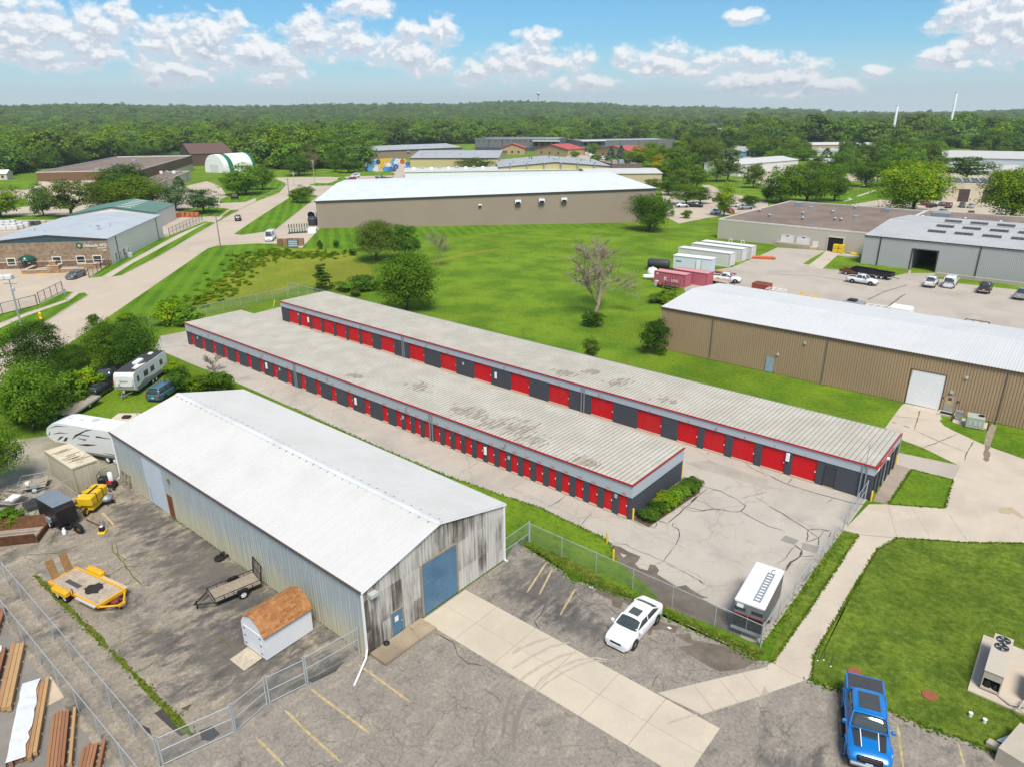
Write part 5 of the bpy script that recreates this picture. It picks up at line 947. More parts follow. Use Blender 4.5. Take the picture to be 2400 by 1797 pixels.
for nm, lb, k, A, B, d_, h_, wm_, rm_ in FB:
    t, L = box_bld(nm, lb, A, B, d_, h_, wm_, rm_, 1.6 if k not in 'f' else 0, 'x', .4, parapet=.3)
    if k == 'd': MB().box(L*.68,L*.95,-.08,0,0,3.6).build('bay_shade', shade_m, t)  # black box paints the darkness of the bay on the wall
    if k == 'f': MB().box(-.2,L*.2,-.3,0,0,8).build('blue_panel', M('far_blue', (.09,.19,.34), .7), t)
    if k in 'abc': [on_front(t, L*(.15+.25*q), L*(.15+.25*q)+2.4, 0, 3.0, 'door', dw, .06) for q in range(3)]
    if k == 'i': on_front(t, 2, 3.2, 1, 2.2, 'window', glass_d, .05)

# ================================================================ trees
import numpy as np
def leaf_mat(name, dark, light, warm, wamt=.25, trans=.35):
    m = bpy.data.materials.new(name); m.use_nodes = True; t = m.node_tree; t.nodes.clear()
    at = nn(t, 'ShaderNodeAttribute', attribute_name='tint').outputs['Fac']; oi = nn(t, 'ShaderNodeObjectInfo').outputs['Random']
    c = mixc(t, at, dark, light); n = noise(t, pos(t), .35, 2); c = mixc(t, math_(t, 'MULTIPLY', mrange(t, n, .5, .7), wamt), c, warm)
    v = nn(t, 'ShaderNodeVectorMath', operation='SCALE'); t.links.new(c, v.inputs[0]); t.links.new(math_(t, 'MULTIPLY_ADD', oi, .6, .85), v.inputs[3])
    d = nn(t, 'ShaderNodeBsdfDiffuse'); tr = nn(t, 'ShaderNodeBsdfTranslucent'); t.links.new(v.outputs[0], d.inputs[0]); t.links.new(v.outputs[0], tr.inputs[0])
    mx = nn(t, 'ShaderNodeMixShader'); mx.inputs[0].default_value = trans; t.links.new(d.outputs[0], mx.inputs[1]); t.links.new(tr.outputs[0], mx.inputs[2])
    o = nn(t, 'ShaderNodeOutputMaterial'); t.links.new(mx.outputs[0], o.inputs[0]); MATS[name] = m; return m
LEAF = dict(mid=leaf_mat('leaf_mid', (0.044,0.104,0.012), (0.156,0.280,0.023), (0.221,0.273,0.026)), dark=leaf_mat('leaf_dark', (0.029,0.073,0.013), (0.098,0.195,0.023), (0.117,0.182,0.018)),
    olive=leaf_mat('leaf_olive', (0.055,0.098,0.018), (0.169,0.247,0.039), (0.234,0.234,0.052)), lime=leaf_mat('leaf_lime', (0.052,0.124,0.008), (0.215,0.338,0.013), (0.364,0.351,0.016), .5),
    gold=leaf_mat('leaf_gold', (0.156,0.195,0.010), (0.520,0.442,0.016), (0.585,0.390,0.013), .5), spruce=leaf_mat('leaf_spruce', (0.029,0.062,0.044), (0.085,0.150,0.111), (0.065,0.104,0.065), .2, .1),
    pine=leaf_mat('leaf_pine', (0.023,0.062,0.019), (0.072,0.137,0.039), (0.065,0.091,0.026), .2, .1), larch=leaf_mat('leaf_larch', (0.046,0.104,0.008), (0.156,0.240,0.019), (0.221,0.247,0.026), .3, .25), woods=leaf_mat('leaf_woods', (0.044,0.101,0.021), (0.150,0.254,0.039), (0.208,0.260,0.052), .25, .3), woods2=leaf_mat('leaf_woods2', (.055,.125,.03), (.19,.30,.06), (.25,.31,.07), .25, .3))
bark = M('bark', (.085,.068,.052), .95, var=.3, scale=2, streak=(1,1,.3)); bark_pale = M('bark_pale', (.29,.24,.18), .95, var=.25)
def leaf_mesh(name, cen, nrm, size, tint, m, rg):
    n = len(cen); a = rg.normal(size=(n,3)); a -= (a*nrm).sum(1)[:,None]*nrm; a /= np.linalg.norm(a,axis=1)[:,None]+1e-9; b = np.cross(nrm, a)
    s = size[:,None]; asp = rg.uniform(.55,.95,(n,1))
    V = np.stack([cen+a*s, cen+b*s*asp, cen-a*s, cen-b*s*asp], 1).reshape(-1,3)
    me = bpy.data.meshes.new(name); me.vertices.add(4*n); me.vertices.foreach_set('co', V.ravel().astype(np.float32)); me.loops.add(4*n); me.loops.foreach_set('vertex_index', np.arange(4*n,dtype=np.int32))
    me.polygons.add(n); me.polygons.foreach_set('loop_start', np.arange(0,4*n,4,dtype=np.int32)); me.polygons.foreach_set('loop_total', np.full(n,4,dtype=np.int32))
    at = me.attributes.new('tint','FLOAT','FACE'); at.data.foreach_set('value', tint.astype(np.float32)); me.materials.append(m); me.update(); me.validate(); return me
def crown(name, seed, kind, n, leaf, clumps, m):
    """unit tree (height 1, radius .5): leaves on the skins of many small clumps"""
    rg = np.random.default_rng(seed); C_ = []; lobes = [(rg.normal(size=3), rg.uniform(0,6)) for _ in range(3)]
    while len(C_) < clumps:
        p = rg.uniform(-1,1,3); nl = np.linalg.norm(p); p0 = p/(nl+1e-6); lob = .74+.26*max(-1,min(1,sum(np.cos(3.1*(p0@l)+o_) for l,o_ in lobes)/1.6))
        if kind == 'round':
            if not .25 < np.linalg.norm(p) < 1: continue
            p = p*lob; q = np.array([p[0]*.41, p[1]*.41, .50+p[2]*.42]); r = rg.uniform(.10,.17)*(1.1-.3*max(0,p[2]))
        elif kind == 'oval':
            if not .2 < np.linalg.norm(p) < 1: continue
            p = p*lob; q = np.array([p[0]*.40, p[1]*.40, .50+p[2]*.44]); r = rg.uniform(.10,.16)
        elif kind == 'spread':
            if np.linalg.norm(p[:2]) > 1: continue
            p[:2] *= lob; d = np.linalg.norm(p[:2]); top = .93-.22*d*d; q = np.array([p[0]*.42, p[1]*.42, top-abs(p[2])*.66*(1-.3*d)]); r = rg.uniform(.07,.13)
        elif kind == 'cone':
            z = rg.uniform(.04,.97); rr = .46*(1-z)**.85+.02; a = rg.uniform(0,2*np.pi); d = rr*rg.uniform(.55,1); q = np.array([np.cos(a)*d, np.sin(a)*d, z]); r = .045+.06*(1-z)
        elif kind == 'layer':
            z = (rg.integers(0,8)+rg.uniform(-.12,.12))/8*.82+.14; rr = .48*(1.0-z)**.6+.02; a = rg.uniform(0,2*np.pi); d = rr*rg.uniform(.2,1); q = np.array([np.cos(a)*d, np.sin(a)*d, z]); r = .085
        elif kind == 'bush':
            if not np.linalg.norm(p) < 1: continue
            q = np.array([p[0]*.38, p[1]*.38, .40+p[2]*.38]); r = rg.uniform(.12,.22)
        C_.append((q, r, rg.uniform(0,1)))
    per = max(4, n//clumps); cen = []; nr = []; ti = []
    for q, r, br in C_:
        d = rg.normal(size=(per,3)); d /= np.linalg.norm(d,axis=1)[:,None]; d[:,2] = np.where(d[:,2] < -.35, -d[:,2], d[:,2]); rad = r*rg.uniform(.55,1.08,(per,1))
        sq = np.array([1,1,.78]) if kind not in ('layer',) else np.array([1.3,1.3,.35])
        cen.append(q+d*rad*sq); o = q-np.array([0,0,.5]); o = o/(np.linalg.norm(o)+1e-6)
        v = d*.8+o*.35+np.array([0,0,.35])+rg.normal(size=(per,3))*.45; nr.append(v/np.linalg.norm(v,axis=1)[:,None]); ti.append(np.clip(br*.55+rg.uniform(0,.55,per),0,1))
    cen = np.concatenate(cen); nr = np.concatenate(nr); ti = np.concatenate(ti); cen[:,2] = np.maximum(cen[:,2], .012)
    return leaf_mesh(name, cen, nr, leaf*rg.uniform(.6,1.35,len(cen)), ti, m, rg)
def limbs(name, seed, kind, m, fork=.3):
    rg = random.Random(seed); b = MB()
    if kind in ('cone','layer'):
        b.tube((0,0,-.01),(0,0,.95),.018,.004,6)
        for i in range(14): z = .12+.06*i; a = rg.uniform(0,6.3); l = .4*(1-z); b.tube((0,0,z),(math.cos(a)*l,math.sin(a)*l,z+.01),.006,.002,4)
        return b.mesh(name, m)
    def grow(p, d, l, r, lev):
        q = p+d*l; b.tube(p, q, r, r*.68, 7 if lev < 2 else 5)
        if lev >= 3: return
        for i in range(3 if lev else 4):
            nd = (d+Vector((rg.uniform(-1,1),rg.uniform(-1,1),rg.uniform(-.1,.5)))*.85).normalized(); grow(q-d*l*.12*i, nd, l*rg.uniform(.55,.8), r*.6, lev+1)
    h0 = {'round':.20,'oval':.18,'spread':.24,'bush':.06}[kind]; t0 = Vector((rg.uniform(-.03,.03),rg.uniform(-.03,.03),1)).normalized()
    grow(Vector((0,0,-.015)), t0, h0+.015, .026 if kind != 'bush' else .02, 0); return b.mesh(name, m)
PROTO = {}
for k, (kind, n, leaf, cl, cnt) in dict(round=('round',7000,.0165,95,3), oval=('oval',6500,.0165,90,2), spread=('spread',6500,.0150,110,2), spruce=('cone',6000,.017,150,1), pine=('layer',5000,.020,60,1), larch=('layer',7500,.0165,110,1), bush=('bush',3200,.030,42,3), fine=('round',20000,.0105,200,3), finespread=('spread',17000,.0100,300,1)).items():
    for i in range(cnt): PROTO[(k,i)] = (crown('crown', hash((k,i))%1000 if 0 else sum(map(ord,k))*7+i*31, kind, n, leaf, cl, LEAF['mid']), limbs('trunk', 5+i*3+len(k), kind, bark))
NP = dict(round=3,oval=2,spread=2,spruce=1,pine=1,larch=1,bush=3,fine=3,finespread=1); cntr = [0]
def tree(k, leaf, x, y, h, w_, label, name='tree', group=None, cat=None, lean=0, z=0.0):
    i = cntr[0] % NP[k]; cntr[0] += 1; cm, tm = PROTO[(k,i)]
    t = thing(name, label, cat or ('shrub' if k == 'bush' else 'tree'), (x,y,z), rnd.uniform(0,6.28), group)
    wd = w_/.82
    o = link('trunk', tm, t); o.scale = (max(wd,h*.6)*.9 if k not in ('bush','spruce','pine','larch') else wd, max(wd,h*.6)*.9 if k not in ('bush','spruce','pine','larch') else wd, h)
    c = link('crown', cm, t); c.scale = (wd, wd*rnd.uniform(.92,1.08), h*1.02); c.rotation_euler = (lean,0,0)
    if k not in ('bush','spruce'): c.scale[2] = h*1.1; c.location.z = -.09*h
    c.material_slots[0].link = 'OBJECT'; c.material_slots[0].material = LEAF[leaf]
    return t
def dead_tree(x, y, h, w_, label, seed, m, levels=6, first=.30):
    rg = random.Random(seed); t = thing('bare_tree', label, 'tree', (x,y,0)); tr = MB(); tw = MB()
    def grow(p, d, l, r, lev):
        pts = [p]; dd = d
        for i in range(3):
            dd = (dd+Vector((rg.uniform(-.22,.22),rg.uniform(-.22,.22),rg.uniform(-.08,.12)))).normalized(); pts.append(pts[-1]+dd*l/3)
        rr = r
        for a, c in zip(pts, pts[1:]): (tr if lev < 2 else tw).tube(a, c, rr, rr*.85, 6 if lev < 2 else 3 if lev > 3 else 4, caps=False); rr *= .85
        if lev >= levels: return
        for i in range(3 if lev == 0 else (4 if lev < 4 else 3)):
            sp = 1.0; nd = (dd+Vector((rg.uniform(-sp,sp),rg.uniform(-sp,sp),rg.uniform(-.38,.62)))).normalized(); grow(pts[rg.choice((1,2,3))], nd, l*rg.uniform(.62,.85), max(rr*rg.uniform(.5,.66),.026), lev+1)
    grow(Vector((0,0,-.1)), Vector((0,0,1)), h*first, h*.012, 0)
    mx = max(max(abs(v[0]),abs(v[1])) for v in tw.v); mz = max(v[2] for v in tw.v)
    for b in (tr, tw): b.v = [(v[0]*w_/2/mx*1.15, v[1]*w_/2/mx*1.15, v[2]*h/mz) for v in b.v]
    tr.build('trunk', m, t); o = tw.build('branches', m, t); return t

T = tree
# --- near trees around the parked caravans
T('fine','mid',-85.8,20.0,8.7,7.7,'big leafy tree left of the parked caravans, trunk showing at its base')
T('finespread','dark',-103.1,26.4,7.9,8.5,'spreading dark tree behind the big leafy one, beside the street')
T('fine','dark',-95.8,35.8,8.4,6.5,'dense dark tree behind the white travel trailer')
T('fine','mid',-99.5,33.7,7.9,6.0,'lighter green tree left of the dense dark one')
T('finespread','mid',-73.3,13.0,8.2,5.6,'drooping tree cut by the left edge above the yard')
T('fine','dark',-100.1,30.0,5.1,4.6,'rounded bushy tree between the spreading tree and the dark cars')
for i, (a, l, lab) in enumerate((((-93.4,28.5,3.9,3.6),'lime','yellow-green vine-covered shrub behind the black pickup'),((-90.3,25.3,5.0,4.6),'mid','tangled green shrub under the big leafy tree'),((-84.4,35.9,3.9,2.5),'dark','dark shrub right of the blue minivan'),((-80.6,39.0,3.2,3.5),'mid','round shrub at the corner of the white warehouse'),
    ((-83.1,37.5,2.3,3.3),'lime','yellow-green shrub between two darker ones by the lane'),((-92.1,38.3,1.8,2.5),'lime','low yellow-green shrub beside the travel trailer'),((-115.2,49.3,5.0,4.4),'lime','yellow-leaved shrub at the end of the mown strip'),((-113.1,51.0,3.8,5.2),'mid','green shrub tucked against the yellow-leaved one'),((-89.3,20.4,3.4,3.9),'mid','shrub at the foot of the big leafy tree'),
    ((-89.5,23.7,3.6,3.5),'dark','dark shrub beside the tilted flatbed trailer'),((-65.8,11.9,1.9,2.2),'mid','low green weeds-like shrub behind the rusty dump body'),((-123.1,45.6,1.6,2.7),'lime','small yellow-green shrub at the tip of the mown strip'),((-124.2,41.1,2.4,1.7),'olive','thin shrub poking up beside the street'))):
    T('bush', l, *a, lab, 'shrub')
dead_tree(*[float(v) for v in (-87.4,42.1,2.6,2.9)], 'small bare twiggy tree at the storage lane edge', 11, bark_pale, 4)
# --- field trees
T('fine','dark',-102.3,183.0,11.7,13.8,'large dark rounded tree at the right end of the taupe building')
T('finespread','olive',-130.0,105.2,9.5,11.7,'open-crowned tree in the middle of the field, sky-lit gaps')
T('spread','dark',-126.3,110.8,8.2,9.3,'darker tree joined to the open-crowned field tree')
T('fine','mid',-91.3,79.8,11.2,12.0,'bushy bright green tree standing just behind the storage rows')
dead_tree(-114.3,109.8,9.2,8.1,'bare grey tree at the right of the field trees',5,bark_pale,5,.34)
dead_tree(-64.3,98.1,13.1,15.1,'big dead spreading tree in the open lawn behind the storage rows',23,bark_pale,5,.19)
T('bush','dark',-60.8,92.2,3.2,3.3,'dark shrub around the foot of the dead spreading tree','shrub')
T('oval','dark',-46.0,86.1,6.8,4.5,'tall dark shrub against the corner of the tan building')
T('oval','olive',-51.8,78.5,3.4,2.8,'thin young tree just behind the far storage row')
T('bush','dark',-60.0,111.9,2.0,2.9,'dark low shrub near the red containers','shrub'); T('bush','mid',-59.3,114.6,2.5,3.2,'taller green shrub beside the low dark one','shrub'); T('bush','lime',-58.2,112.3,1.6,2.7,'yellowish weedy shrub by the tan building corner','shrub')
T('larch','dark',-116.0,79.9,5.6,3.9,'small dense conifer at the fence behind the storage row')
for a, l, lab in (((-111.4,82.4,2.3,5.0),'mid','weedy shrub left of the bright green tree'),((-109.7,85.0,3.4,5.9),'dark','wide dark shrub at the foot of the bright green tree'),((-106.4,80.5,1.8,2.0),'olive','small shrub against the back fence'),((-139.5,105.8,2.1,2.0),'dark','tiny dark bush under the open-crowned tree'),((-152.6,105.6,2.8,1.5),'dark','left one of two tiny clipped bushes on the mown lawn'),((-151.6,109.8,2.4,1.5),'dark','right one of two tiny clipped bushes on the mown lawn')): T('bush', l, *a, lab, 'shrub')
# --- left side: street, office and factory
for k, l, a, lab in (('round','lime',(-286.0,73.8,11.7,15.4),'bright tree cut by the left edge behind the stone office'),('oval','dark',(-278.6,84.2,11.2,9.4),'narrow dark tree behind the stone office'),('spread','olive',(-268.4,89.3,12.5,18.7),'wide multi-stemmed olive tree behind the stone office'),('round','dark',(-303.4,120.4,15.6,23.8),'big rounded tree in front of the brown factory'),
    ('fine','larch',(-278.6,104.0,11.9,13.0),'yellow-green feathery tree left of the green-roofed shed'),('fine','larch',(-270.8,112.0,13.4,24.1),'broad feathery yellow-green tree behind the green-roofed shed'),('spread','pine',(-256.5,119.1,8.5,11.4),'dark pine at the rear of the green-roofed shed'),('spread','pine',(-242.6,122.2,8.3,14.5),'broad dark pine on the street verge'),('spruce','pine',(-324.7,153.9,6.1,6.9),'slim conifer by the factory annex'),
    ('round','mid',(-285.1,159.4,10.8,14.6),'left tree of the pair on the verge near the tent'),('round','mid',(-283.8,162.6,13.1,17.7),'right taller tree of the pair on the verge near the tent'),('round','mid',(-296.6,178.3,11.9,13.1),'third rounded tree at the end of the verge'),('oval','mid',(-243.0,159.7,6.7,5.9),'left of three small trees on the median'),('oval','mid',(-239.5,160.1,6.9,7.5),'middle of three small trees on the median'),('round','dark',(-258.8,176.2,4.3,6.4),'rear dark one of three small trees on the median'),
    ('round','dark',(-349.3,233.1,12.2,17.6),'dense dark round tree at the cul-de-sac'),('round','mid',(-352.5,260.2,10.0,9.7),'small tree left at the wood edge by the cul-de-sac'),('round','dark',(-343.0,262.0,8.9,14.4),'dark tree at the wood edge near the parked cars'),('oval','mid',(-346.6,271.9,7.2,9.0),'light green tree beside the spool yard wall'),('round','dark',(-277.5,297.5,9.0,23.1),'broad dark tree in front of the yellow plant'),('bush','mid',(-280.5,237.0,2.9,6.2),'shrub in the parking strip by the black pickup')):
    T(k, l, *a, lab, 'shrub' if k == 'bush' else 'tree')
dead_tree(-369.0,255.5,12.4,12.3,'reddish bare tree behind the round tree at the cul-de-sac',8,M('bark_red', (.30,.19,.13), .95),5)
# --- right side lots
for k, l, a, lab in (('round','dark',(-142.7,269.2,8.4,10.0),'round tree at the left of the far car park'),('spread','olive',(-158.0,283.5,5.0,9.1),'low olive tree at the corner of the white shed'),('round','mid',(-145.9,300.8,10.6,14.2),'green tree on the grass beside the far drive'),('spread','olive',(-149.0,290.3,9.0,11.6),'reddish-olive tree behind the far car park'),('finespread','mid',(-122.0,244.0,7.6,12.8),'left tree shading the parked cars'),('spread','dark',(-119.9,251.3,5.9,9.9),'right tree shading the black parked car'),
    ('oval','lime',(-98.5,224.6,11.0,7.7),'slim lime tree among the parked cars'),('oval','dark',(-101.3,251.5,5.4,7.0),'dark tree beside the block building'),('round','dark',(-102.8,272.3,6.8,6.9),'dark tree above the gravel roof edge'),('bush','mid',(-106.0,213.3,3.1,3.1),'young sapling on the lawn tip by the far car park'),('spruce','dark',(-113.1,213.9,5.1,4.6),'small conifer behind the large dark rounded tree'),
    ('round','lime',(-219.7,375.5,15.0,17.9),'bright tree right of the blue spruces'),('round','lime',(-225.5,405.5,16.2,18.9),'tall bright tree in the middle tree group'),('oval','gold',(-206.6,374.6,12.7,8.7),'golden slim tree in the middle tree group'),('round','gold',(-196.9,361.8,8.1,10.0),'golden yellow low tree in the middle tree group'),('round','dark',(-216.9,411.7,12.3,13.8),'dark tree right of the golden trees'),('finespread','olive',(-193.4,405.6,17.4,25.5),'large willow-like olive tree right of the golden trees'),
    ('round','mid',(-242.4,475.7,11.9,12.7),'tree behind the willow-like olive tree'),('round','mid',(-388.3,698.9,7.3,16.1),'small tree against the right charcoal block'),('round','dark',(-340.0,568.3,7.6,9.8),'round dark tree beside the red-roofed building'),('spread','dark',(-365.0,594.3,4.9,7.8),'thin tree behind the red-roofed building'),('spruce','spruce',(-272.7,428.5,9.3,8.1),'left one of two blue spruces'),('spruce','spruce',(-267.3,432.4,10.5,9.0),'right taller one of two blue spruces'),
    ('bush','mid',(-322.5,457.2,5.3,7.3),'shrub on the far lot by the gap in the woods'),('bush','mid',(-284.4,427.5,4.8,7.7),'shrub in front of the red-roofed building'),('round','mid',(-325.7,486.1,8.9,13.1),'tree left of the red-roofed building with spruces'),('round','dark',(-357.6,735.9,16.6,44.5),'wide dark tree mass left of the pale far warehouse'),('round','dark',(-270.7,608.2,12.7,22.8),'dark tree below the pale far warehouse'),('spruce','pine',(-318.3,761.2,14.1,10.3),'tall slim conifer right of the pale far warehouse'),('round','mid',(-245.8,613.8,14.2,24.7),'round tree right of the far road'),
    ('spread','olive',(-148.2,338.5,15.9,14.8),'tall olive tree left of the white gabled shed'),('oval','olive',(-126.5,316.7,13.8,10.5),'narrow olive tree in front of the white gabled shed'),('spread','olive',(-152.6,335.1,11.1,9.5),'smaller olive tree beside the silver parked cars'),
    ('fine','lime',(-52.5,270.0,18.8,26.5),'large yellow-green tree in the right car park'),('fine','lime',(-24.5,265.1,18.0,25.5),'large yellow-green tree cut by the right edge'),('fine','mid',(-89.9,277.6,15.8,20.8),'big leafy tree behind the gravel roof'),('round','mid',(-96.7,270.1,14.9,14.5),'leafy tree left of the big one behind the gravel roof'),('round','dark',(-83.5,289.4,12.3,12.7),'dark tree right of the big one behind the gravel roof'),('round','mid',(-89.2,351.3,12.9,16.2),'round tree above the grassy bank'),('round','dark',(-81.5,363.8,16.2,18.9),'dark wide tree behind the large yellow-green one'),
    ('spread','dark',(-60.0,412.0,11.4,26.3),'dark spreading tree in front of the grey warehouse'),('round','dark',(-123.3,435.7,11.6,14.9),'dark round tree beside the small pale shed'),('round','mid',(-173.4,516.9,9.8,22.0),'tree between the white-roofed sheds'),('spruce','dark',(-161.1,525.7,7.8,10.5),'dark conifer between the sheds'),('spread','olive',(-144.3,568.9,9.3,20.9),'olive tree right of the white-roofed sheds'),('round','mid',(-147.6,619.4,13.8,25.7),'bright round tree above the olive one'),('round','mid',(-108.3,563.2,11.5,33.0),'broad tree left of the grey warehouse'),('round','dark',(-131.4,612.2,13.5,27.0),'dark tree left of the broad one by the grey warehouse'),
    ('round','mid',(-182.6,495.6,9.0,20.6),'tree at the left of the white-roofed sheds'),('round','mid',(-92.9,707.2,17.5,37.2),'light round tree behind the grey warehouse roof'),('round','dark',(-128.0,716.7,15.7,30.8),'dark tree behind the left end of the grey warehouse'),('round','dark',(-74.3,730.6,16.1,31.9),'dark tree behind the right end of the grey warehouse')):
    T(k, l, *a, lab, 'shrub' if k == 'bush' else 'tree')
# --- clipped hedge at the end of the near storage row
hd = thing('hedge', 'row of clipped green shrubs along the end wall of the near storage row', 'hedge', (-25.4,46.8,0))
for i, (dx, dy, h, w_, l) in enumerate(((.75,.3,.95,1.9,'dark'),(.85,1.6,1.1,2.0,'dark'),(.9,2.9,1.35,2.2,'lime'),(1.0,4.1,1.3,2.0,'mid'),(1.1,5.3,1.2,2.0,'mid'),(1.15,6.5,1.2,2.0,'dark'),(1.2,7.6,1.15,1.8,'dark'),(.8,3.5,1.0,1.8,'mid'))):
    c = link('shrub', PROTO[('bush',i%3)][0], hd, Matrix.Translation((dx,dy,0)) @ Matrix.Diagonal((w_/.86,w_/.86,h*1.15,1)))
    c.material_slots[0].link = 'OBJECT'; c.material_slots[0].material = LEAF[l]
sheet('planting_bed', [(-25.7,46.2),(-24.0,46.0),(-23.3,54.0),(-23.9,55.3),(-25.7,55.2)], M('soil', (.11,.075,.05), .95, var=.3), .02)

# --- scattered stuff via geometry nodes: one object each, instancing unlinked prototype meshes
def scatter(name, label, pts, protos, smin, smax, zs=(.9,1.2), seed=1, scale_attr=None):
    me = bpy.data.meshes.new(name); me.from_pydata(pts, [], [])
    if scale_attr is not None: a = me.attributes.new('sc', 'FLOAT', 'POINT'); a.data.foreach_set('value', scale_attr)
    o = link(name, me); tag(o, label, name.replace('_',' '), kind='stuff')
    coll = bpy.data.collections.new(name+'_kinds')
    for p in protos: coll.objects.link(bpy.data.objects.new(name+'_kind', p))
    ng = bpy.data.node_groups.new(name, 'GeometryNodeTree'); ng.interface.new_socket('Geometry', in_out='INPUT', socket_type='NodeSocketGeometry'); ng.interface.new_socket('Geometry', in_out='OUTPUT', socket_type='NodeSocketGeometry')
    gi = nn(ng,'NodeGroupInput'); go = nn(ng,'NodeGroupOutput'); ci = nn(ng,'GeometryNodeCollectionInfo'); ci.inputs['Collection'].default_value = coll; ci.inputs['Separate Children'].default_value = True; ci.inputs['Reset Children'].default_value = True
    ip = nn(ng,'GeometryNodeInstanceOnPoints'); ng.links.new(gi.outputs[0], ip.inputs['Points']); ng.links.new(ci.outputs[0], ip.inputs['Instance']); ip.inputs['Pick Instance'].default_value = True
    rr = nn(ng,'FunctionNodeRandomValue', data_type='FLOAT_VECTOR'); rr.inputs[0].default_value = (0,0,0); rr.inputs[1].default_value = (0,0,6.283); rr.inputs['Seed'].default_value = seed
    e2r = nn(ng,'FunctionNodeEulerToRotation'); ng.links.new(rr.outputs[0], e2r.inputs[0]); ng.links.new(e2r.outputs[0], ip.inputs['Rotation'])
    rs = nn(ng,'FunctionNodeRandomValue', data_type='FLOAT_VECTOR'); rs.inputs[0].default_value = (smin,smin,smin*zs[0]); rs.inputs[1].default_value = (smax,smax,smax*zs[1]); rs.inputs['Seed'].default_value = seed+3
    sc_out = rs.outputs[0]
    if scale_attr is not None:
        na = nn(ng,'GeometryNodeInputNamedAttribute', data_type='FLOAT'); na.inputs['Name'].default_value = 'sc'; vm = nn(ng,'ShaderNodeVectorMath', operation='SCALE'); ng.links.new(sc_out, vm.inputs[0]); ng.links.new(na.outputs[0], vm.inputs[3]); sc_out = vm.outputs[0]
    ng.links.new(sc_out, ip.inputs['Scale']); ng.links.new(ip.outputs[0], go.inputs[0])
    mo = o.modifiers.new('scatter','NODES'); mo.node_group = ng; return o
def inside(p, poly):
    c = False; n = len(poly); j = n-1
    for i in range(n):
        if (poly[i][1] > p[1]) != (poly[j][1] > p[1]) and p[0] < (poly[j][0]-poly[i][0])*(p[1]-poly[i][1])/(poly[j][1]-poly[i][1])+poly[i][0]: c = not c
        j = i
    return c
# hedgerow of wild shrubs along the meadow
hp = []
def row(pts, n, sp):
    for i in range(n):
        f = rnd.random()*(len(pts)-1); a, b_ = Vector(pts[int(f)]), Vector(pts[min(int(f)+1,len(pts)-1)]); p = a.lerp(b_, f-int(f)); hp.append((p.x+rnd.gauss(0,sp), p.y+rnd.gauss(0,sp), 0))
row([(-123.0,58.8),(-130.0,65.0),(-137.6,71.7),(-146.1,79.5),(-152.6,85.9),(-159.5,93.7),(-158.4,96.6),(-151.5,96.3),(-146.4,99.4),(-142.6,103.4)], 420, 2.4)
scatter('hedgerow', 'wild yellow-green hedgerow shrubs along the meadow edge', hp, [crown('shrub',900+i,'bush',700,.06,16,LEAF[l]) for i,l in enumerate(('lime','lime','larch','lime'))], 0.8, 1.9, (.25,.5))
gp_ = []; gr_2 = random.Random(9)
for poly, n in (([(-153.7,516.3),(-148.4,550.0),(-118.8,444.1),(-125.8,433.8)],9),([(-154.7,578.3),(-114.1,642.6),(-89.3,510.1),(-101.4,456.8),(-127.0,482.8)],44),([(-249.2,463.1),(-224.2,496.4),(-179.7,399.5),(-202.0,383.1)],26),([(-241.1,574.2),(-245.2,637.3),(-207.6,541.3),(-207.8,508.0)],16),([(-224.9,585.4),(-208.4,628.2),(-175.4,530.9),(-188.2,491.7)],24),([(-313.2,591.3),(-298.0,652.4),(-225.5,495.5),(-250.7,477.7)],30),([(-392.4,647.6),(-396.5,747.2),(-313.2,591.3),(-341.6,572.0)],12),([(-96.7,556.9),(-53.3,574.1),(-49.6,538.8),(-90.2,521.7)],9),([(-135.1,412.1),(-115.9,416.8),(-104.8,374.7),(-124.4,384.0)],7),([(-187.4,345.8),(-185.5,365.4),(-158.3,312.7),(-164.8,307.8)],5),([(-471.5,125.9),(-508.5,156.4),(-556.7,171.9),(-530.4,142.6)],16),([(-508.5,156.4),(-569.4,207.6),(-610.6,223.1),(-569.5,176.0)],14),([(-113.1,469.7),(-90.2,521.7),(-68.1,402.2),(-89.9,385.9)],16),([(-80.7,630.2),(-62.4,660.3),(-72.2,754.4),(-128.7,740.0)],12),([(-394.1,253.5),(-372.2,263.9),(-352.8,278.1),(-388.4,306.6),(-417.1,272.9)],26),([(-519.5,173.7),(-552.0,202.6),(-617.9,293.2),(-675.5,321.0),(-622.8,214.5)],16)):
    x0, x1, y0, y1 = min(p[0] for p in poly), max(p[0] for p in poly), min(p[1] for p in poly), max(p[1] for p in poly); k = 0
    for _ in range(4000):
        p = (gr_2.uniform(x0,x1), gr_2.uniform(y0,y1), -.2)
        if inside(p, poly): gp_.append(p); k += 1
        if k >= n: break
scatter('grove', 'loose groves of green trees filling the gaps between far sheds', gp_, [crown('grove_crown',700+i,kd,3500,.022,70,LEAF[l]) for i,(kd,l) in enumerate((('round','mid'),('oval','dark'),('round','woods'),('spread','olive'),('round','lime')))], 9, 16, (.8,1.0), 15)
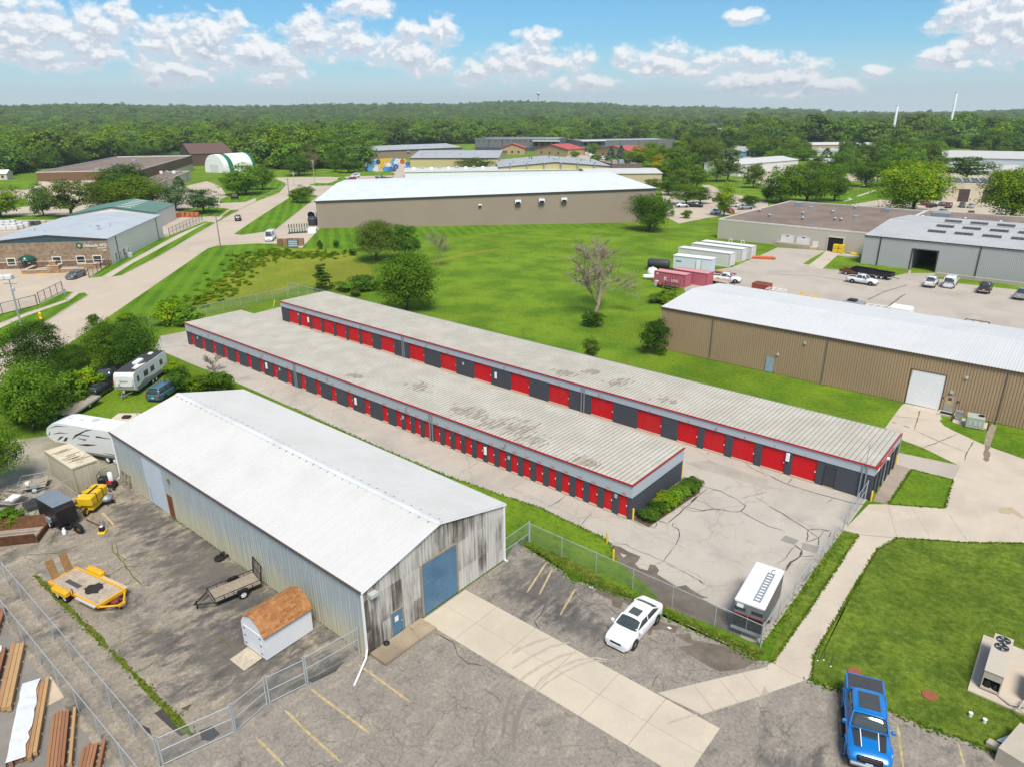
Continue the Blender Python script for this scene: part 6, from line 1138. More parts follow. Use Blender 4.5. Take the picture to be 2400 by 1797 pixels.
# woods: near belt, then denser toward the hills
TL = [(-528.4,17.3),(-488.7,92.1),(-469.6,125.4),(-507.0,156.0),(-534.9,179.2),(-571.1,209.3),(-622.7,267.9),(-662.9,319.7),(-622.2,330.5),(-545.4,321.8),(-402.5,244.8),(-381.0,248.4),(-361.8,287.1),(-483.2,394.4),(-573.9,486.8),(-567.5,536.3),(-547.2,586.2),(-466.4,638.7),(-480.5,724.8),(-418.7,794.0),(-361.9,744.4),(-313.9,702.6),(-263.1,683.0),(-236.8,720.8),(-188.7,685.9),(-151.8,702.0),(-138.0,766.3),(-69.2,725.3),(71.7,673.8)]
tl = sorted((math.atan2(x*math.cos(HEAD)+y*math.sin(HEAD), -x*math.sin(HEAD)+y*math.cos(HEAD)), math.hypot(x,y)) for x, y in TL)
def treeline(a):
    for (a0,r0),(a1,r1) in zip(tl, tl[1:]):
        if a0 <= a <= a1: return r0+(r1-r0)*(a-a0)/(a1-a0)
    return tl[0][1] if a < tl[0][0] else tl[-1][1]
CLEAR = [[(-398.8,784.7),(-337.7,823.2),(-549.2,1332.8),(-604.0,1304.8),(-472.7,928.9)], [(-417.4,815.0),(-380.8,837.8),(-866.6,1897.1),(-809.1,1574.7)]]
fr = random.Random(3); fp_, fs_ = [], []
def wood(r0, r1, step, smax):
    r = r0
    while r < r1:
        a = R(-46)
        while a < R(46):
            a += step/r*fr.uniform(.6,1.4); rr = r+fr.uniform(-.5,.5)*step; tlr = treeline(a)
            if rr < tlr+fr.uniform(2,9): continue
            x = math.sin(a)*rr; y = math.cos(a)*rr; X_, Y_ = x*math.cos(HEAD)-y*math.sin(HEAD), x*math.sin(HEAD)+y*math.cos(HEAD)
            if any(inside((X_,Y_), c) for c in CLEAR): continue
            h = hill_h(a, rr) if rr > 600 else 0
            fp_.append((X_, Y_, h-.6)); fs_.append(smax*fr.choice((.6,.75,.9,1,1,1.2))*fr.uniform(.85,1.15)*(1.2 if a > R(16) and rr < 900 else 1))
        r += step*.82
wood(330, 900, 12.5, 20); wood(900, 1600, 15, 20); wood(1600, 3100, 20, 20); wood(3100, 4700, 30, 25)
woods_p = [crown('wood_crown',500+i,kd,1800,.030,40,LEAF[('woods','mid','olive','larch','woods','woods2','lime')[i]]) for i,kd in enumerate(('round','round','round','oval','bush','round','bush'))]
scatter('woods', 'dense green woods rising to the wooded hills on the horizon', fp_, woods_p, 1.05, 1.4, (.60,.78), 5, fs_)
print('woods', len(fp_))

# ================================================================ vehicles
tyre_m = M('tyre', (.018,.018,.018), .85, var=.2); rim_m = M('rim', (.48,.49,.50), .3, .7, var=.1); chrome = M('chrome', (.6,.6,.6), .15, .9, var=.05)
lamp_w = M('headlamp', (.75,.76,.74), .1, spec=.6, var=.05); lamp_r = M('tail_lamp', (.35,.01,.012), .2, var=.1); plate_m = M('plate', (.62,.66,.62), .5)
cglass = newmat('car_glass', .06, 0, .8)[0]; cglass.node_tree.nodes['Principled BSDF'].inputs['Base Color'].default_value = (.045,.058,.058,1)
def paint(name, c, rough=.28, metal=0.0): return M('car_'+name, c, rough, metal, var=.03, scale=.5, spec=.5, coat=.6)
def loft(rings):
    """rings of (x, [(y,z)...]) half sections from sill to crown, mirrored"""
    b = MB(); n = len(rings[0][1])
    for x, half in rings:
        b.v += [(x,y,z) for y,z in half]+[(x,-y,z) for y,z in half[::-1]]
    m = 2*n
    for i in range(len(rings)-1):
        for j in range(m): k = (j+1)%m; b.f.append((i*m+j,i*m+k,(i+1)*m+k,(i+1)*m+j)); b.sm.append(True)
    for i in (0, len(rings)-1): b.f.append(tuple(range(i*m,i*m+m))); b.sm.append(False)
    return b
def wheel(t, x, y, r, w_, side, rm=rim_m, sp=5):
    s = side; tp = [(r*.62,-w_/2),(r*.95,-w_/2),(r,-w_*.35),(r,w_*.35),(r*.95,w_/2),(r*.62,w_/2)]
    o = MB().lathe(tp, (x,y,r), 'y', 20).build('wheel', tyre_m, t)
    b = MB().lathe([(r*.63,w_*.30*s),(r*.58,w_*.18*s),(.01,w_*.24*s)], (x,y,r), 'y', 20)
    for i in range(sp):
        a = 2*math.pi*i/sp; b.tube((x,y+w_*.36*s,r),(x+math.cos(a)*r*.58,y+w_*.36*s,r+math.sin(a)*r*.58),r*.09,n=4)
    b.build('rim', rm, o); return o
def car(kind, colour, label, rear, front, name=None, cat=None, group='parked cars', near=False, glassm=None, scale=1.0, pull=0):
    P_ = dict(sedan=(5.05,1.88,1.50,.80,1.0,1.02,1.09,1.32,.48,-1.15,-1.98,.34,.20), hatch=(4.3,1.8,1.5,.62,.98,1.0,1.05,1.15,.35,-1.25,-1.95,.32,.2), suv=(4.75,1.9,1.76,.75,1.08,1.12,1.12,1.05,.35,-1.85,-2.25,.37,.25),
        minivan=(4.95,1.95,1.76,.70,1.02,1.08,1.08,1.55,.75,-2.05,-2.38,.34,.22), van=(5.7,2.02,2.1,.80,1.12,1.22,1.22,1.85,1.25,-2.6,-2.80,.37,.28), tallvan=(6.0,2.05,2.65,.85,1.25,1.35,1.35,2.35,1.75,-2.85,-2.98,.37,.28), pickup=(5.75,2.0,1.88,.85,1.18,1.22,1.22,1.12,.52,-.85,-1.05,.42,.42), bigpickup=(5.89,2.19,1.99,.95,1.28,1.30,1.30,1.18,.62,-1.10,-1.30,.47,.5))[kind]
    L, W, H, nose, hood, belt, deck, xw, xr0, xr1, xb, wr, zb = P_
    rear, front = Vector(rear), Vector(front); c = (rear+front)/2; d = front-rear
    t = thing(name or {'sedan':'sedan','hatch':'hatchback','suv':'suv','minivan':'minivan','van':'van','tallvan':'van','pickup':'pickup_truck','bigpickup':'pickup_truck'}[kind], label, cat or {'pickup':'pickup','bigpickup':'pickup','van':'van','tallvan':'van','minivan':'minivan'}.get(kind,'car'), (c.x,c.y,0), math.atan2(d.y,d.x), group)
    w2 = W/2; bed = kind in ('pickup','bigpickup'); h = L/2
    def ring(x, w_, z0, z1, tuck=.90, cr=.03): return (x, [(.0,z0),(w_*.86,z0),(w_*.97,z0+.10),(w_,z0+(z1-z0)*.45),(w_*.985,z0+(z1-z0)*.78),(w_*tuck,z1-.015),(w_*tuck*.55,z1+cr*.7),(0,z1+cr)])
    bt = deck if not bed else belt
    rs = [ring(h,w2*.74,zb+.14,nose-.08,.9,.0),ring(h-.05,w2*.90,zb+.04,nose,.92,.01),ring(h-.30,w2*.965,zb,nose+(hood-nose)*.55,.93,.03),ring(h-.75,w2,zb-.02,hood-.03,.93,.045),ring(xw+.05,w2,zb-.02,hood+.02,.93,.05),ring(xw-.6,w2,zb-.02,belt,.93,.02),ring(0,w2,zb-.02,belt,.93,.02),ring(xb+.3,w2,zb-.02,belt+.01,.93,.02),ring(xb-.15,w2,zb-.02,bt,.93,.02),ring(-h+.45,w2*.985,zb,bt,.93,.02),ring(-h+.10,w2*.93,zb+.05,bt-.04,.93,.0),ring(-h,w2*.80,zb+.15,bt-.12,.9,.0)]
    o = loft(rs).build('body', colour, t, True)
    if near:
        md = o.modifiers.new('smooth','SUBSURF'); md.levels = md.render_levels = 2
    # greenhouse
    wt = w2*.74 if kind not in ('van','tallvan') else w2*.86; wbt = w2*.90; zt = H-.03
    def g(x, zt_, f=1.0): return (x, [(0,belt-.02),(wbt*f,belt-.02),(wbt*f,belt+.02),((wbt+(wt-wbt)*(zt_-belt)/(zt-belt+1e-6))*f,max(zt_-.03,belt+.03)),(wt*.6*f,max(zt_,belt+.04)),(0,max(zt_+.015,belt+.045))])
    gm = loft([g(xw,belt+.02,.96),g((xw+xr0)/2,(belt+zt)/2+.06,.985),g(xr0,zt-.02),g((xr0+xr1)/2,zt),g(xr1,zt-.02),g((xr1+xb)/2,(belt+zt)/2+.06,.985),g(xb,belt+.02,.96)])
    go_ = gm.build('windows', glassm or cglass, t, True)
    if near: md = go_.modifiers.new('smooth','SUBSURF'); md.levels = md.render_levels = 2
    rb = MB()
    e = .03
    rb.add([(xr0+e,-wt*.99,zt-.028),(xr0+e,wt*.99,zt-.028),(xr1-e,wt*.99,zt-.028),(xr1-e,-wt*.99,zt-.028),(xr0-.05,-wt*.72,zt+.022),(xr0-.05,wt*.72,zt+.022),(xr1+.05,wt*.72,zt+.022),(xr1+.05,-wt*.72,zt+.022),(xr0+e-.04,-wt*1.02,zt-.08),(xr0+e-.04,wt*1.02,zt-.08),(xr1-e+.04,wt*1.02,zt-.08),(xr1-e+.04,-wt*1.02,zt-.08)],
        [(4,7,6,5),(0,4,5,1),(1,5,6,2),(2,6,7,3),(3,7,4,0),(0,1,9,8),(1,2,10,9),(2,3,11,10),(3,0,8,11)], True); ro = rb.build('roof', colour, t, True)
    if near:
        C.objects.unlink(ro); rr_ = [(xr0+.10,.93,-.05),(xr0+.04,.97,-.012),(xr0-.15,1.0,.0),((xr0+xr1)/2,1.01,.012),(xr1+.15,1.0,.0),(xr1-.04,.97,-.012),(xr1-.10,.93,-.05)]; b2_ = MB(); q = [(1.02,-.10),(1.0,-.045),(.82,.006),(.4,.03),(0,.036)]; q = q+[(-a,z) for a,z in q[-2::-1]]
        for x,f_,dz in rr_: b2_.v += [(x,a*wt*f_,zt+z+dz) for a,z in q]
        for i in range(len(rr_)-1):
            for j in range(len(q)-1): k = i*len(q)+j; b2_.f.append((k,k+1,k+len(q)+1,k+len(q))); b2_.sm.append(True)
        ro = b2_.build('roof', colour, t, True); md = ro.modifiers.new('smooth','SUBSURF'); md.levels = md.render_levels = 2
    pr = .045 if kind not in ('van','tallvan') else .06
    for s in (-1, 1):
        p = MB().tube((xw+.02,s*wbt*.975,belt+.01),(xr0,s*wt*1.0,zt-.05),pr,n=6).tube((xb-.02,s*wbt*.975,belt+.01),(xr1,s*wt*1.0,zt-.05),pr*1.3,n=6)
        xm = (xw+xb)/2+.1; p.tube((xm,s*wbt*1.0,belt),(xm-.05,s*(wt+.01),zt-.06),pr*.8,n=6)
        if kind in ('suv','minivan','van','tallvan'): p.tube((xm-.95,s*wbt*1.0,belt),(xm-.98,s*(wt+.01),zt-.06),pr*.8,n=6)
        p.build('pillar', colour, t)
        if kind in ('van','tallvan'): MB().add([(xm-.05,s*(wbt+.015),belt),(xb+.1,s*(wbt+.015),belt),(xr1+.1,s*(wt+.025),zt-.07),(xm-.1,s*(wt+.025),zt-.07)], [(0,1,2,3) if s < 0 else (3,2,1,0)]).build('side_panel', colour, t)
        o = MB().bbox(xw-.28,xw-.12,s*(w2+.0)-(.0 if s > 0 else .22),s*(w2+.0)+(.22 if s > 0 else .0),belt-.02,belt+.16,.03).build('mirror', colour if kind != 'pickup' else black_m, t)
        MB().ball((h-.24,s*w2*.66,nose-.03),(.17,.20,.085),10,6).build('headlight', lamp_w, t)
        MB().bbox(-h-.0,-h+.14,s*w2*.80-.12,s*w2*.80+.12,bt-.35,bt-.12,.02).build('tail_light', lamp_r, t)
        xf, xrr = h-(.95 if not bed else 1.05), -h+(1.05 if not bed else 1.25)
        for x in (xf, xrr):
            MB().lathe([(.01,-.02),(wr+.07,-.02),(wr+.07,.012),(.01,.012)], (x,s*(w2-.005),wr+.02), 'y', 20, False).build('wheel_arch', black_m, t); wheel(t, x, s*(w2-.09), wr, .22, s)
        for k in range(2 if kind not in ('pickup',) else 1): MB().cbox((xm+.35-.95*k,s*(w2+.012),belt-.18),(.16,.03,.035)).build('door_handle', colour, t)
    MB().bbox(h-.10,h+.015,-w2*.42,w2*.42,nose-.20,nose-.07,.02).build('grille', black_m, t); MB().cbox((h+.012,0,zb+.24),(.02,.34,.12)).build('plate', plate_m, t); MB().cbox((-h-.01,0,zb+.42),(.02,.34,.12)).build('plate', plate_m, t)
    MB().bbox(h-.16,h+.03 if bed or kind in ('suv','van') else h-.02,-w2*.70,w2*.70,zb+.03,zb+.15,.03).build('bumper', black_m if bed or kind in ('suv','van') else colour, t)
    if kind in ('sedan','suv','hatch','minivan') and near: MB().cbox((xr0-.50,0,zt+.040),(.72,wt*1.05,.012)).build('sunroof', cglass, ro)
    if bed:
        x0, x1 = -h+.10, xb-.22
        MB().box(x0,x1,-w2*.80,w2*.80,belt+.02,belt+.035).build('bed_floor', black_m, t)
        for s in (-1,1): MB().box(x0-.02,x1,s*w2*.86-.07,s*w2*.86+.07,belt+.0,belt+.12).build('bed_rail', colour, t)
        MB().box(x0-.07,x0+.02,-w2*.88,w2*.88,belt-.3,belt+.12).build('tailgate', colour, t)
        MB().bbox(-h-.10,-h+.05,-w2*.85,w2*.85,zb+.10,zb+.28,.03).build('rear_bumper', chrome, t)
    if scale != 1: t.scale = (scale,)*3
    return t
pw, pk, pg, psil, pred, pmar, pdb, plb = paint('white',(.74,.75,.76)), paint('black',(.014,.014,.016)), paint('grey',(.16,.17,.185),.3,.4), paint('silver',(.42,.44,.46),.3,.5), paint('red',(.30,.015,.02)), paint('maroon',(.14,.012,.03)), paint('darkblue',(.015,.025,.06)), paint('lightblue',(.30,.40,.47))
pgreen = paint('green',(.04,.07,.055)); pblue = paint('blue',(.004,.175,.52),.25,.15); pteal = paint('steelblue',(.075,.165,.24),.35,.3); bronze = paint('bronze',(.06,.045,.04),.3,.4)
# white sedan
sd = car('sedan', pw, 'white sedan parked beside the weedy fence strip', (-18.50,36.9), (-18.35,31.85), near=True, group=None)
# blue pickup
bt_ = car('bigpickup', pblue, 'bright blue pickup with black hood stripes and bed cover', (-5.2,38.12), (-3.35,32.53), near=True, group=None)
stripe = M('hood_stripe', (.035,.036,.04), .6)
for s in (-1,1):
    MB().add([(1.28,s*.46,1.372),(1.28,s*.84,1.352),(2.42,s*.74,1.262),(2.42,s*.44,1.278)], [(0,1,2,3) if s < 0 else (3,2,1,0)]).build('hood_stripe', stripe, bt_)
    MB().add([(1.28,s*.42,1.372),(1.28,s*.46,1.373),(2.42,s*.44,1.279),(2.42,s*.40,1.279)], [(0,1,2,3) if s < 0 else (3,2,1,0)]).build('pinstripe', white_m, bt_)
    MB().lathe([(.40,-.04),(.56,-.06),(.58,.05),(.50,.07)], (1.84,s*1.08,.50), 'y', 20).build('fender_flare', pblue, bt_); MB().lathe([(.40,-.04),(.56,-.06),(.58,.05),(.50,.07)], (-1.70,s*1.08,.50), 'y', 20).build('fender_flare', pblue, bt_)
    MB().bbox(-.95,1.25,s*1.12-.10,s*1.12+.10,.42,.50,.02).build('running_board', black_m, bt_)
MB().bbox(1.30,1.75,-.36,.36,1.345,1.385,.02).build('hood_scoop', stripe, bt_)
MB().bbox(-2.84,-1.5,-.92,.92,1.40,1.445,.03).build('bed_cover', M('bed_cover', (.05,.052,.056), .6), bt_)
MB().cbox((-.25,0,2.0),(1.25,1.06,.02)).build('roof_panel', M('moonroof', (.045,.05,.055), .15, spec=.6), bt_)
MB().bbox(2.80,2.97,-.62,.62,.80,1.10,.04).build('grille_frame', black_m, bt_); MB().cbox((2.975,0,.95),(.02,.95,.06)).build('grille_bar', M('grille_grey', (.07,.07,.075), .5), bt_); MB().bbox(2.78,3.02,-.9,.9,.50,.66,.04).build('steel_bumper', steel_grey, bt_)
MB().cbox((1.36,0,1.345),(.16,1.5,.03)).build('cowl', black_m, bt_)
# cars farther off
for kind, col, lab, rr_, ff_ in (('suv',pdb,'dark suv driving up the street',(-212.8,117.7),(-221.1,122.8)),('sedan',pg,'grey sedan parked at the stone office',(-167.0,54.9),(-164.7,52.0)),('tallvan',pw,'white delivery van facing the mown lawn',(-178.2,108.5),(-172.2,103.1)),
    ('sedan',pdb,'dark blue car at the end of the cul-de-sac row',(-299.6,230.5),(-297.0,223.1)),('sedan',pred,'red car second in the cul-de-sac row',(-306.2,238.6),(-304.6,231.5)),('pickup',pw,'white pickup behind the red car',(-314.4,247.1),(-313.8,240.6)),('suv',pw,'white suv last in the cul-de-sac row',(-323.0,254.4),(-323.5,248.5)),('pickup',pk,'black pickup beyond the huge taupe building',(-297.8,244.8),(-295.2,248.5)),
    ('suv',psil,'pale suv under the left shading tree',(-121.3,236.1),(-118.7,238.1)),('suv',pk,'black suv under the right shading tree',(-117.9,240.0),(-114.5,241.3)),('suv',pw,'white suv beside the slim lime tree',(-102.8,230.9),(-103.3,225.8)),('hatch',pred,'red hatchback beside the white suv',(-101.9,235.3),(-98.5,231.7)),('sedan',pw,'white sedan in the far car park',(-108.2,250.3),(-104.1,249.4)),('pickup',psil,'silver pickup at the block building',(-101.5,243.3),(-98.8,247.4)),('hatch',pg,'grey car behind the slim lime tree',(-118.4,260.2),(-117.3,263.4)),
    ('sedan',psil,'silver car nearer the olive trees',(-169.7,363.4),(-169.0,370.2)),('suv',psil,'silver suv beside the silver car',(-163.2,355.2),(-162.7,362.4)),('suv',pw,'white suv by the red-roofed building',(-323.7,474.4),(-319.0,477.7)),('pickup',pw,'white pickup behind the white suv on the far lot',(-340.2,501.8),(-338.2,507.3)),('suv',pk,'black jeep-like car in the gap before the woods',(-384.1,543.3),(-383.0,549.0)),('tallvan',pw,'white van in front of the red-roofed building',(-286.5,436.6),(-287.3,443.8)),
    ('hatch',pg,'grey hatchback left under the yellow-green tree',(-63.1,291.6),(-62.2,294.5)),('sedan',pred,'red car behind the yellow-green tree trunk',(-54.0,294.4),(-53.7,298.9)),('sedan',pk,'black car right of the yellow-green trunk',(-51.5,288.8),(-50.2,293.1)),('sedan',pg,'grey sedan beside the maroon car',(-49.1,294.8),(-48.0,301.1)),('suv',pmar,'maroon car in the right car park',(-46.4,298.2),(-45.6,288.6)),('sedan',plb,'pale blue car in the right car park',(-45.0,273.3),(-44.3,278.9)),
    ('suv',pgreen,'dark green suv before the beige warehouse',(-43.2,301.9),(-42.0,293.4)),('sedan',psil,'silver sedan beside the dark green suv',(-40.5,302.7),(-39.5,293.3)),('sedan',pmar,'maroon sedan left of the right-edge tree',(-36.9,279.6),(-36.2,271.1)),('sedan',psil,'silver sedan at the right-edge tree',(-29.0,272.7),(-27.0,274.3)),('sedan',pg,'grey car partly behind the right-edge tree',(-25.2,270.8),(-23.8,273.5)),
    ('pickup',pw,'white pickup with regular cab in the loading yard',(-38.3,150.9),(-33.3,150.6)),('pickup',pw,'white pickup with red cargo facing the grey shed',(-24.7,152.3),(-25.2,162.7)),('van',pw,'white van parked beside the pickup with red cargo',(-21.8,154.6),(-22.2,164.5)),('pickup',bronze,'dark bronze pickup parked along the retaining wall',(-15.8,153.6),(-16.2,163.5)),('pickup',psil,'silver pickup cut by the right edge',(-10.2,153.2),(-9.6,160.9)),('pickup',pw,'white work pickup beside the red containers',(-59.9,134.8),(-55.0,136.1))):
    car(kind, col, lab, rr_, ff_)
# vehicles beside the caravans
car('minivan', pteal, 'blue minivan parked right of the travel trailer', (-83.94,32.85), (-85.60,35.44), near=True, group=None)
car('sedan', pk, 'black car with pale windscreen left of the travel trailer', (-92.23,30.00), (-89.92,27.23), near=True, group=None)
car('pickup', pk, 'black pickup behind the black car', (-96.58,32.89), (-93.99,30.63), group=None)

# ---- trailers
awh = M('caravan_white', (.66,.67,.665), .45, var=.04); rubber = M('rubber_roof', (.045,.047,.052), .8, var=.25)
def place(name, label, cat, rear, front, group=None):
    rear, front = Vector(rear), Vector(front); c = (rear+front)/2; d = front-rear
    return thing(name, label, cat, (c.x,c.y,0), math.atan2(d.y,d.x), group), d.length
# travel trailer (front end toward the viewer)
tt, L = place('travel_trailer', 'white travel trailer with dark roof and grey swoosh, tongue toward the viewer', 'caravan', (-93.65,37.58), (-87.87,30.84))
L = max(L, 7.0); h = L/2; tw = 1.22
prof = [(-h,.62),(h-.55,.62),(h-.05,.95),(h,1.4),(h-.02,2.2),(h-.25,2.85),(h-.7,3.02),(-h+.1,3.02),(-h,2.9)]
MB().extr(prof,'y',-tw,tw).build('shell', awh, tt, True)
MB().box(-h+.1,h-.6,-tw+.06,tw-.06,3.02,3.06).build('roof_skin', rubber, tt)
MB().bbox(-h*.1,h*.28,-.35,.35,3.06,3.36,.08).build('roof_conditioner', white_m, tt); MB().bbox(-h*.75,-h*.6,-.25,.25,3.06,3.2,.03).build('roof_hatch', white_m, tt); MB().bbox(h*.35,h*.5,.3,.8,3.06,3.16,.03).build('roof_hatch', white_m, tt)
MB().add([(h*.3,.4,3.07),(h*.62,.3,3.09),(h*.68,.95,3.08),(h*.1,1.1,3.08)], [(0,1,2,3)]).build('peeled_membrane', M('peel', (.62,.55,.45), .8), tt)
for s in (-1,1):
    MB().box(-h+.05,h-.5,s*tw-(.02 if s<0 else -.0),s*tw+(.02 if s>0 else .0),.62,1.12).build('side_skirt', M('caravan_grey', (.17,.20,.20), .6), tt)
    for x0,x1 in ((-h*.72,-h*.55),(-h*.2,h*.02),(h*.18,h*.42),(h*.7,h*.8)): MB().box(x0,x1,s*tw-.02,s*tw+.02,1.65,2.35).build('window', glass_d, tt)
    MB().add([(-h*.1,s*(tw+.012),1.15),(h*.3,s*(tw+.012),1.2),(h*.8,s*(tw+.012),1.05),(h*.4,s*(tw+.012),1.42)], [(0,1,2,3)]).build('side_graphic', M('graphic_grey', (.16,.18,.20), .5), tt)
    for x in (-.45,.45): wheel(tt, x-.5, s*(tw-.1), .35, .2, s, white_m)
cap = loft([(h-.0,[(0,1.3),(tw*.9,1.3),(tw*.95,1.8),(tw*.9,2.5),(tw*.7,2.8),(0,2.85)]),(h+.10,[(0,1.4),(tw*.8,1.4),(tw*.85,1.8),(tw*.8,2.4),(tw*.6,2.65),(0,2.7)])]).build('front_cap', awh, tt, True)
link('lettering', text_mesh('Salem', .42, M('letter_dark', (.05,.06,.10), .5), .004), tt, wall_mtx((h+.115,.05,2.05), (0,1,0)))
sw = MB(); n = 14
for i in range(n):
    a0, a1 = R(115+190*i/n), R(115+190*(i+1)/n); f = lambda a, r: (h+.112, .1+math.cos(a)*r*1.45, 1.62+math.sin(a)*r*.55)
    k0, k1 = .12*math.sin(math.pi*i/n), .12*math.sin(math.pi*(i+1)/n); sw.add([f(a0,.45+k0),f(a1,.45+k1),f(a1,.45),f(a0,.45)], [(0,1,2,3)])
sw.build('swoosh', M('graphic_grey', (.16,.18,.20), .5), tt); MB().box(h+.0,h+.06,-tw*.93,tw*.93,.95,1.3).build('stone_guard', M('tread_plate', (.42,.42,.40), .4, .5), tt)
MB().tube((h-.3,-.7,.55),(h+1.1,0,.5),.05).tube((h-.3,.7,.55),(h+1.1,0,.5),.05).tube((h+1.1,0,.5),(h+1.3,0,.5),.06).tube((h+.9,0,0),(h+.9,0,.9),.04).build('tongue', steel_grey, tt)
MB().lathe([(.01,0),(.15,.03),(.15,.4),(.05,.5)], (h+.45,0,.55), 'z', 12).build('gas_bottle', M('brass', (.40,.33,.20), .5), tt)
# fifth wheel caravan behind the container
fw_, L = place('fifth_wheel_trailer', 'long white fifth-wheel caravan with black swooshes behind the warehouse corner', 'caravan', (-62.0,35.2), (-80.32,19.42))
L = 11.2; h = L/2; tw = 1.22
d = Vector((-.919,-.394)); c = Vector((-73.1,22.47)); fw_.location = (c.x,c.y,0); fw_.rotation_euler.z = math.atan2(d.y,d.x)
prof = [(-h,.75),(h-3.2,.75),(h-3.0,1.55),(h-.9,1.55),(h-.25,1.9),(h,2.35),(h-.25,3.0),(h-1.0,3.55),(h-2.0,3.72),(-h+.3,3.55),(-h,3.4)]
MB().extr(prof,'y',-tw,tw).build('shell', awh, fw_, True)
gk = M('graphic_dark', (.045,.035,.03), .5)
for s in (1,-1):
    y = s*(tw+.012)
    for pts in ([(h-.45,2.95),(h-1.6,3.42),(h-3.2,3.5),(h-1.6,3.32)],[(h-.25,2.2),(h-.6,2.75),(h-.42,2.2)],[(h-.7,2.35),(h-1.8,2.72),(h-3.0,2.75),(h-1.8,2.60)],[(h-3.2,2.1),(h-3.8,2.7),(h-5.4,3.45),(h-6.2,3.55),(h-5.2,3.25),(h-3.6,2.35)],[(h-4.2,2.75),(h-5.6,2.72),(h-5.6,2.84),(h-4.6,2.83)],[(h-1.2,1.7),(h-1.7,2.2),(h-2.3,2.35),(h-1.6,1.9)],[(h-2.0,1.75),(h-2.4,2.2),(h-2.8,2.3),(h-2.4,1.8)],[(h-6.4,2.75),(h-8.6,2.82),(h-6.4,2.92)],[(h-3.6,1.6),(h-5.0,1.62),(h-6.4,1.95),(h-5.0,1.85)],[(h-6.6,1.15),(h-8.2,1.0),(h-8.9,.85),(h-8.2,1.12)]):
        MB().add([(x,y,z) for x,z in pts], [tuple(range(len(pts)))]).build('swoosh', gk, fw_)
    if s == -1 or True: link('lettering', text_mesh('Cougar', .36, gk, .003), fw_, wall_mtx((h-4.6, y+.004*s, 2.36), (-s,0,0)))
    for x in (-1.9,-1.0): wheel(fw_, x-.6, s*(tw-.1), .38, .22, s, white_m)
    MB().tube((h-3.4,s*.9,0.02),(h-3.4,s*.9,.8),.06).build('landing_leg', white_m, fw_)
    MB().box(-h+.1,h-3.2,s*tw-.02,s*tw+.02,.70,.95).build('side_skirt', M('caravan_grey', (.17,.20,.20), .6), fw_)
MB().bbox(-.5,.6,-.4,.4,3.6,3.85,.08).build('roof_conditioner', white_m, fw_)
for x in (h-2.4,h-3.7): MB().bbox(x,x+.4,-.3,.1,3.64,3.74,.02).build('roof_hatch', M('hatch_grey', (.5,.52,.54), .5), fw_)
MB().bbox(h-5.6,h-5.0,-.5,.2,3.62,3.95,.08).build('roof_vent', M('vent_grey', (.45,.46,.47), .5), fw_)
# caravan with tan roof half hidden behind
hc, L = place('caravan', 'tan-roofed caravan half hidden behind the white warehouse roof', 'caravan', (-69.3,29.3), (-75.5,24.25))
MB().extr([(-4.0,.6),(3.6,.6),(4.0,1.2),(4.0,2.4),(3.5,2.95),(-4.0,2.95)],'y',-1.2,1.2).build('shell', awh, hc, True); MB().box(-3.9,3.4,-1.1,1.1,2.95,2.98).build('roof_skin', M('tan_roof', (.55,.46,.33), .8), hc)
for x in (-1.0,1.6): MB().bbox(x,x+.8,-.3,.3,2.98,3.2,.06).build('roof_hatch', black_m, hc)
MB().tube((.6,.4,2.98),(.6,.4,4.3),.04).build('mast', galv, hc)
for s in (-1,1): wheel(hc,-.5,s*1.1,.35,.2,s,white_m)
# tilted flatbed trailer
wood_dk = M('deck_wood', (.33,.28,.225), .9, var=.45, scale=1.4, streak=(4,1,1)); rust = M('rust', (.135,.062,.03), .9, var=.6, scale=2.2, fine=9)
def deck_planks(t, x0, x1, y0, y1, z, n, m, along='x', th=.045, name='plank'):
    for i in range(n):
        f0, f1 = i/n, (i+1)/n-.006
        (MB().box(x0,x1,y0+(y1-y0)*f0,y0+(y1-y0)*f1,z,z+th+rnd.uniform(-.006,.006)) if along == 'x' else MB().box(x0+(x1-x0)*f0,x0+(x1-x0)*f1,y0,y1,z,z+th+rnd.uniform(-.006,.006))).build(name, m, t)
fb, L = place('flatbed_trailer', 'weathered wooden flatbed trailer tilted beside the big leafy tree', 'trailer', (-88.61,26.68), (-87.30,24.18))
fb.rotation_euler.y = R(7); fb.location.z = .1
deck_planks(fb, -2.3, 2.2, -1.2, 1.2, .62, 10, wood_dk); MB().box(-2.3,2.2,-1.28,-1.2,.52,.70).box(-2.3,2.2,1.2,1.28,.52,.70).box(-2.38,-2.3,-1.28,1.28,.52,.70).box(2.2,2.28,-1.28,1.28,.52,.70).tube((2.2,-.6,.55),(3.7,0,.5),.05).tube((2.2,.6,.55),(3.7,0,.5),.05).build('frame', galv, fb)
for s in (-1,1): wheel(fb,-.6,s*1.05,.33,.2,s,white_m)
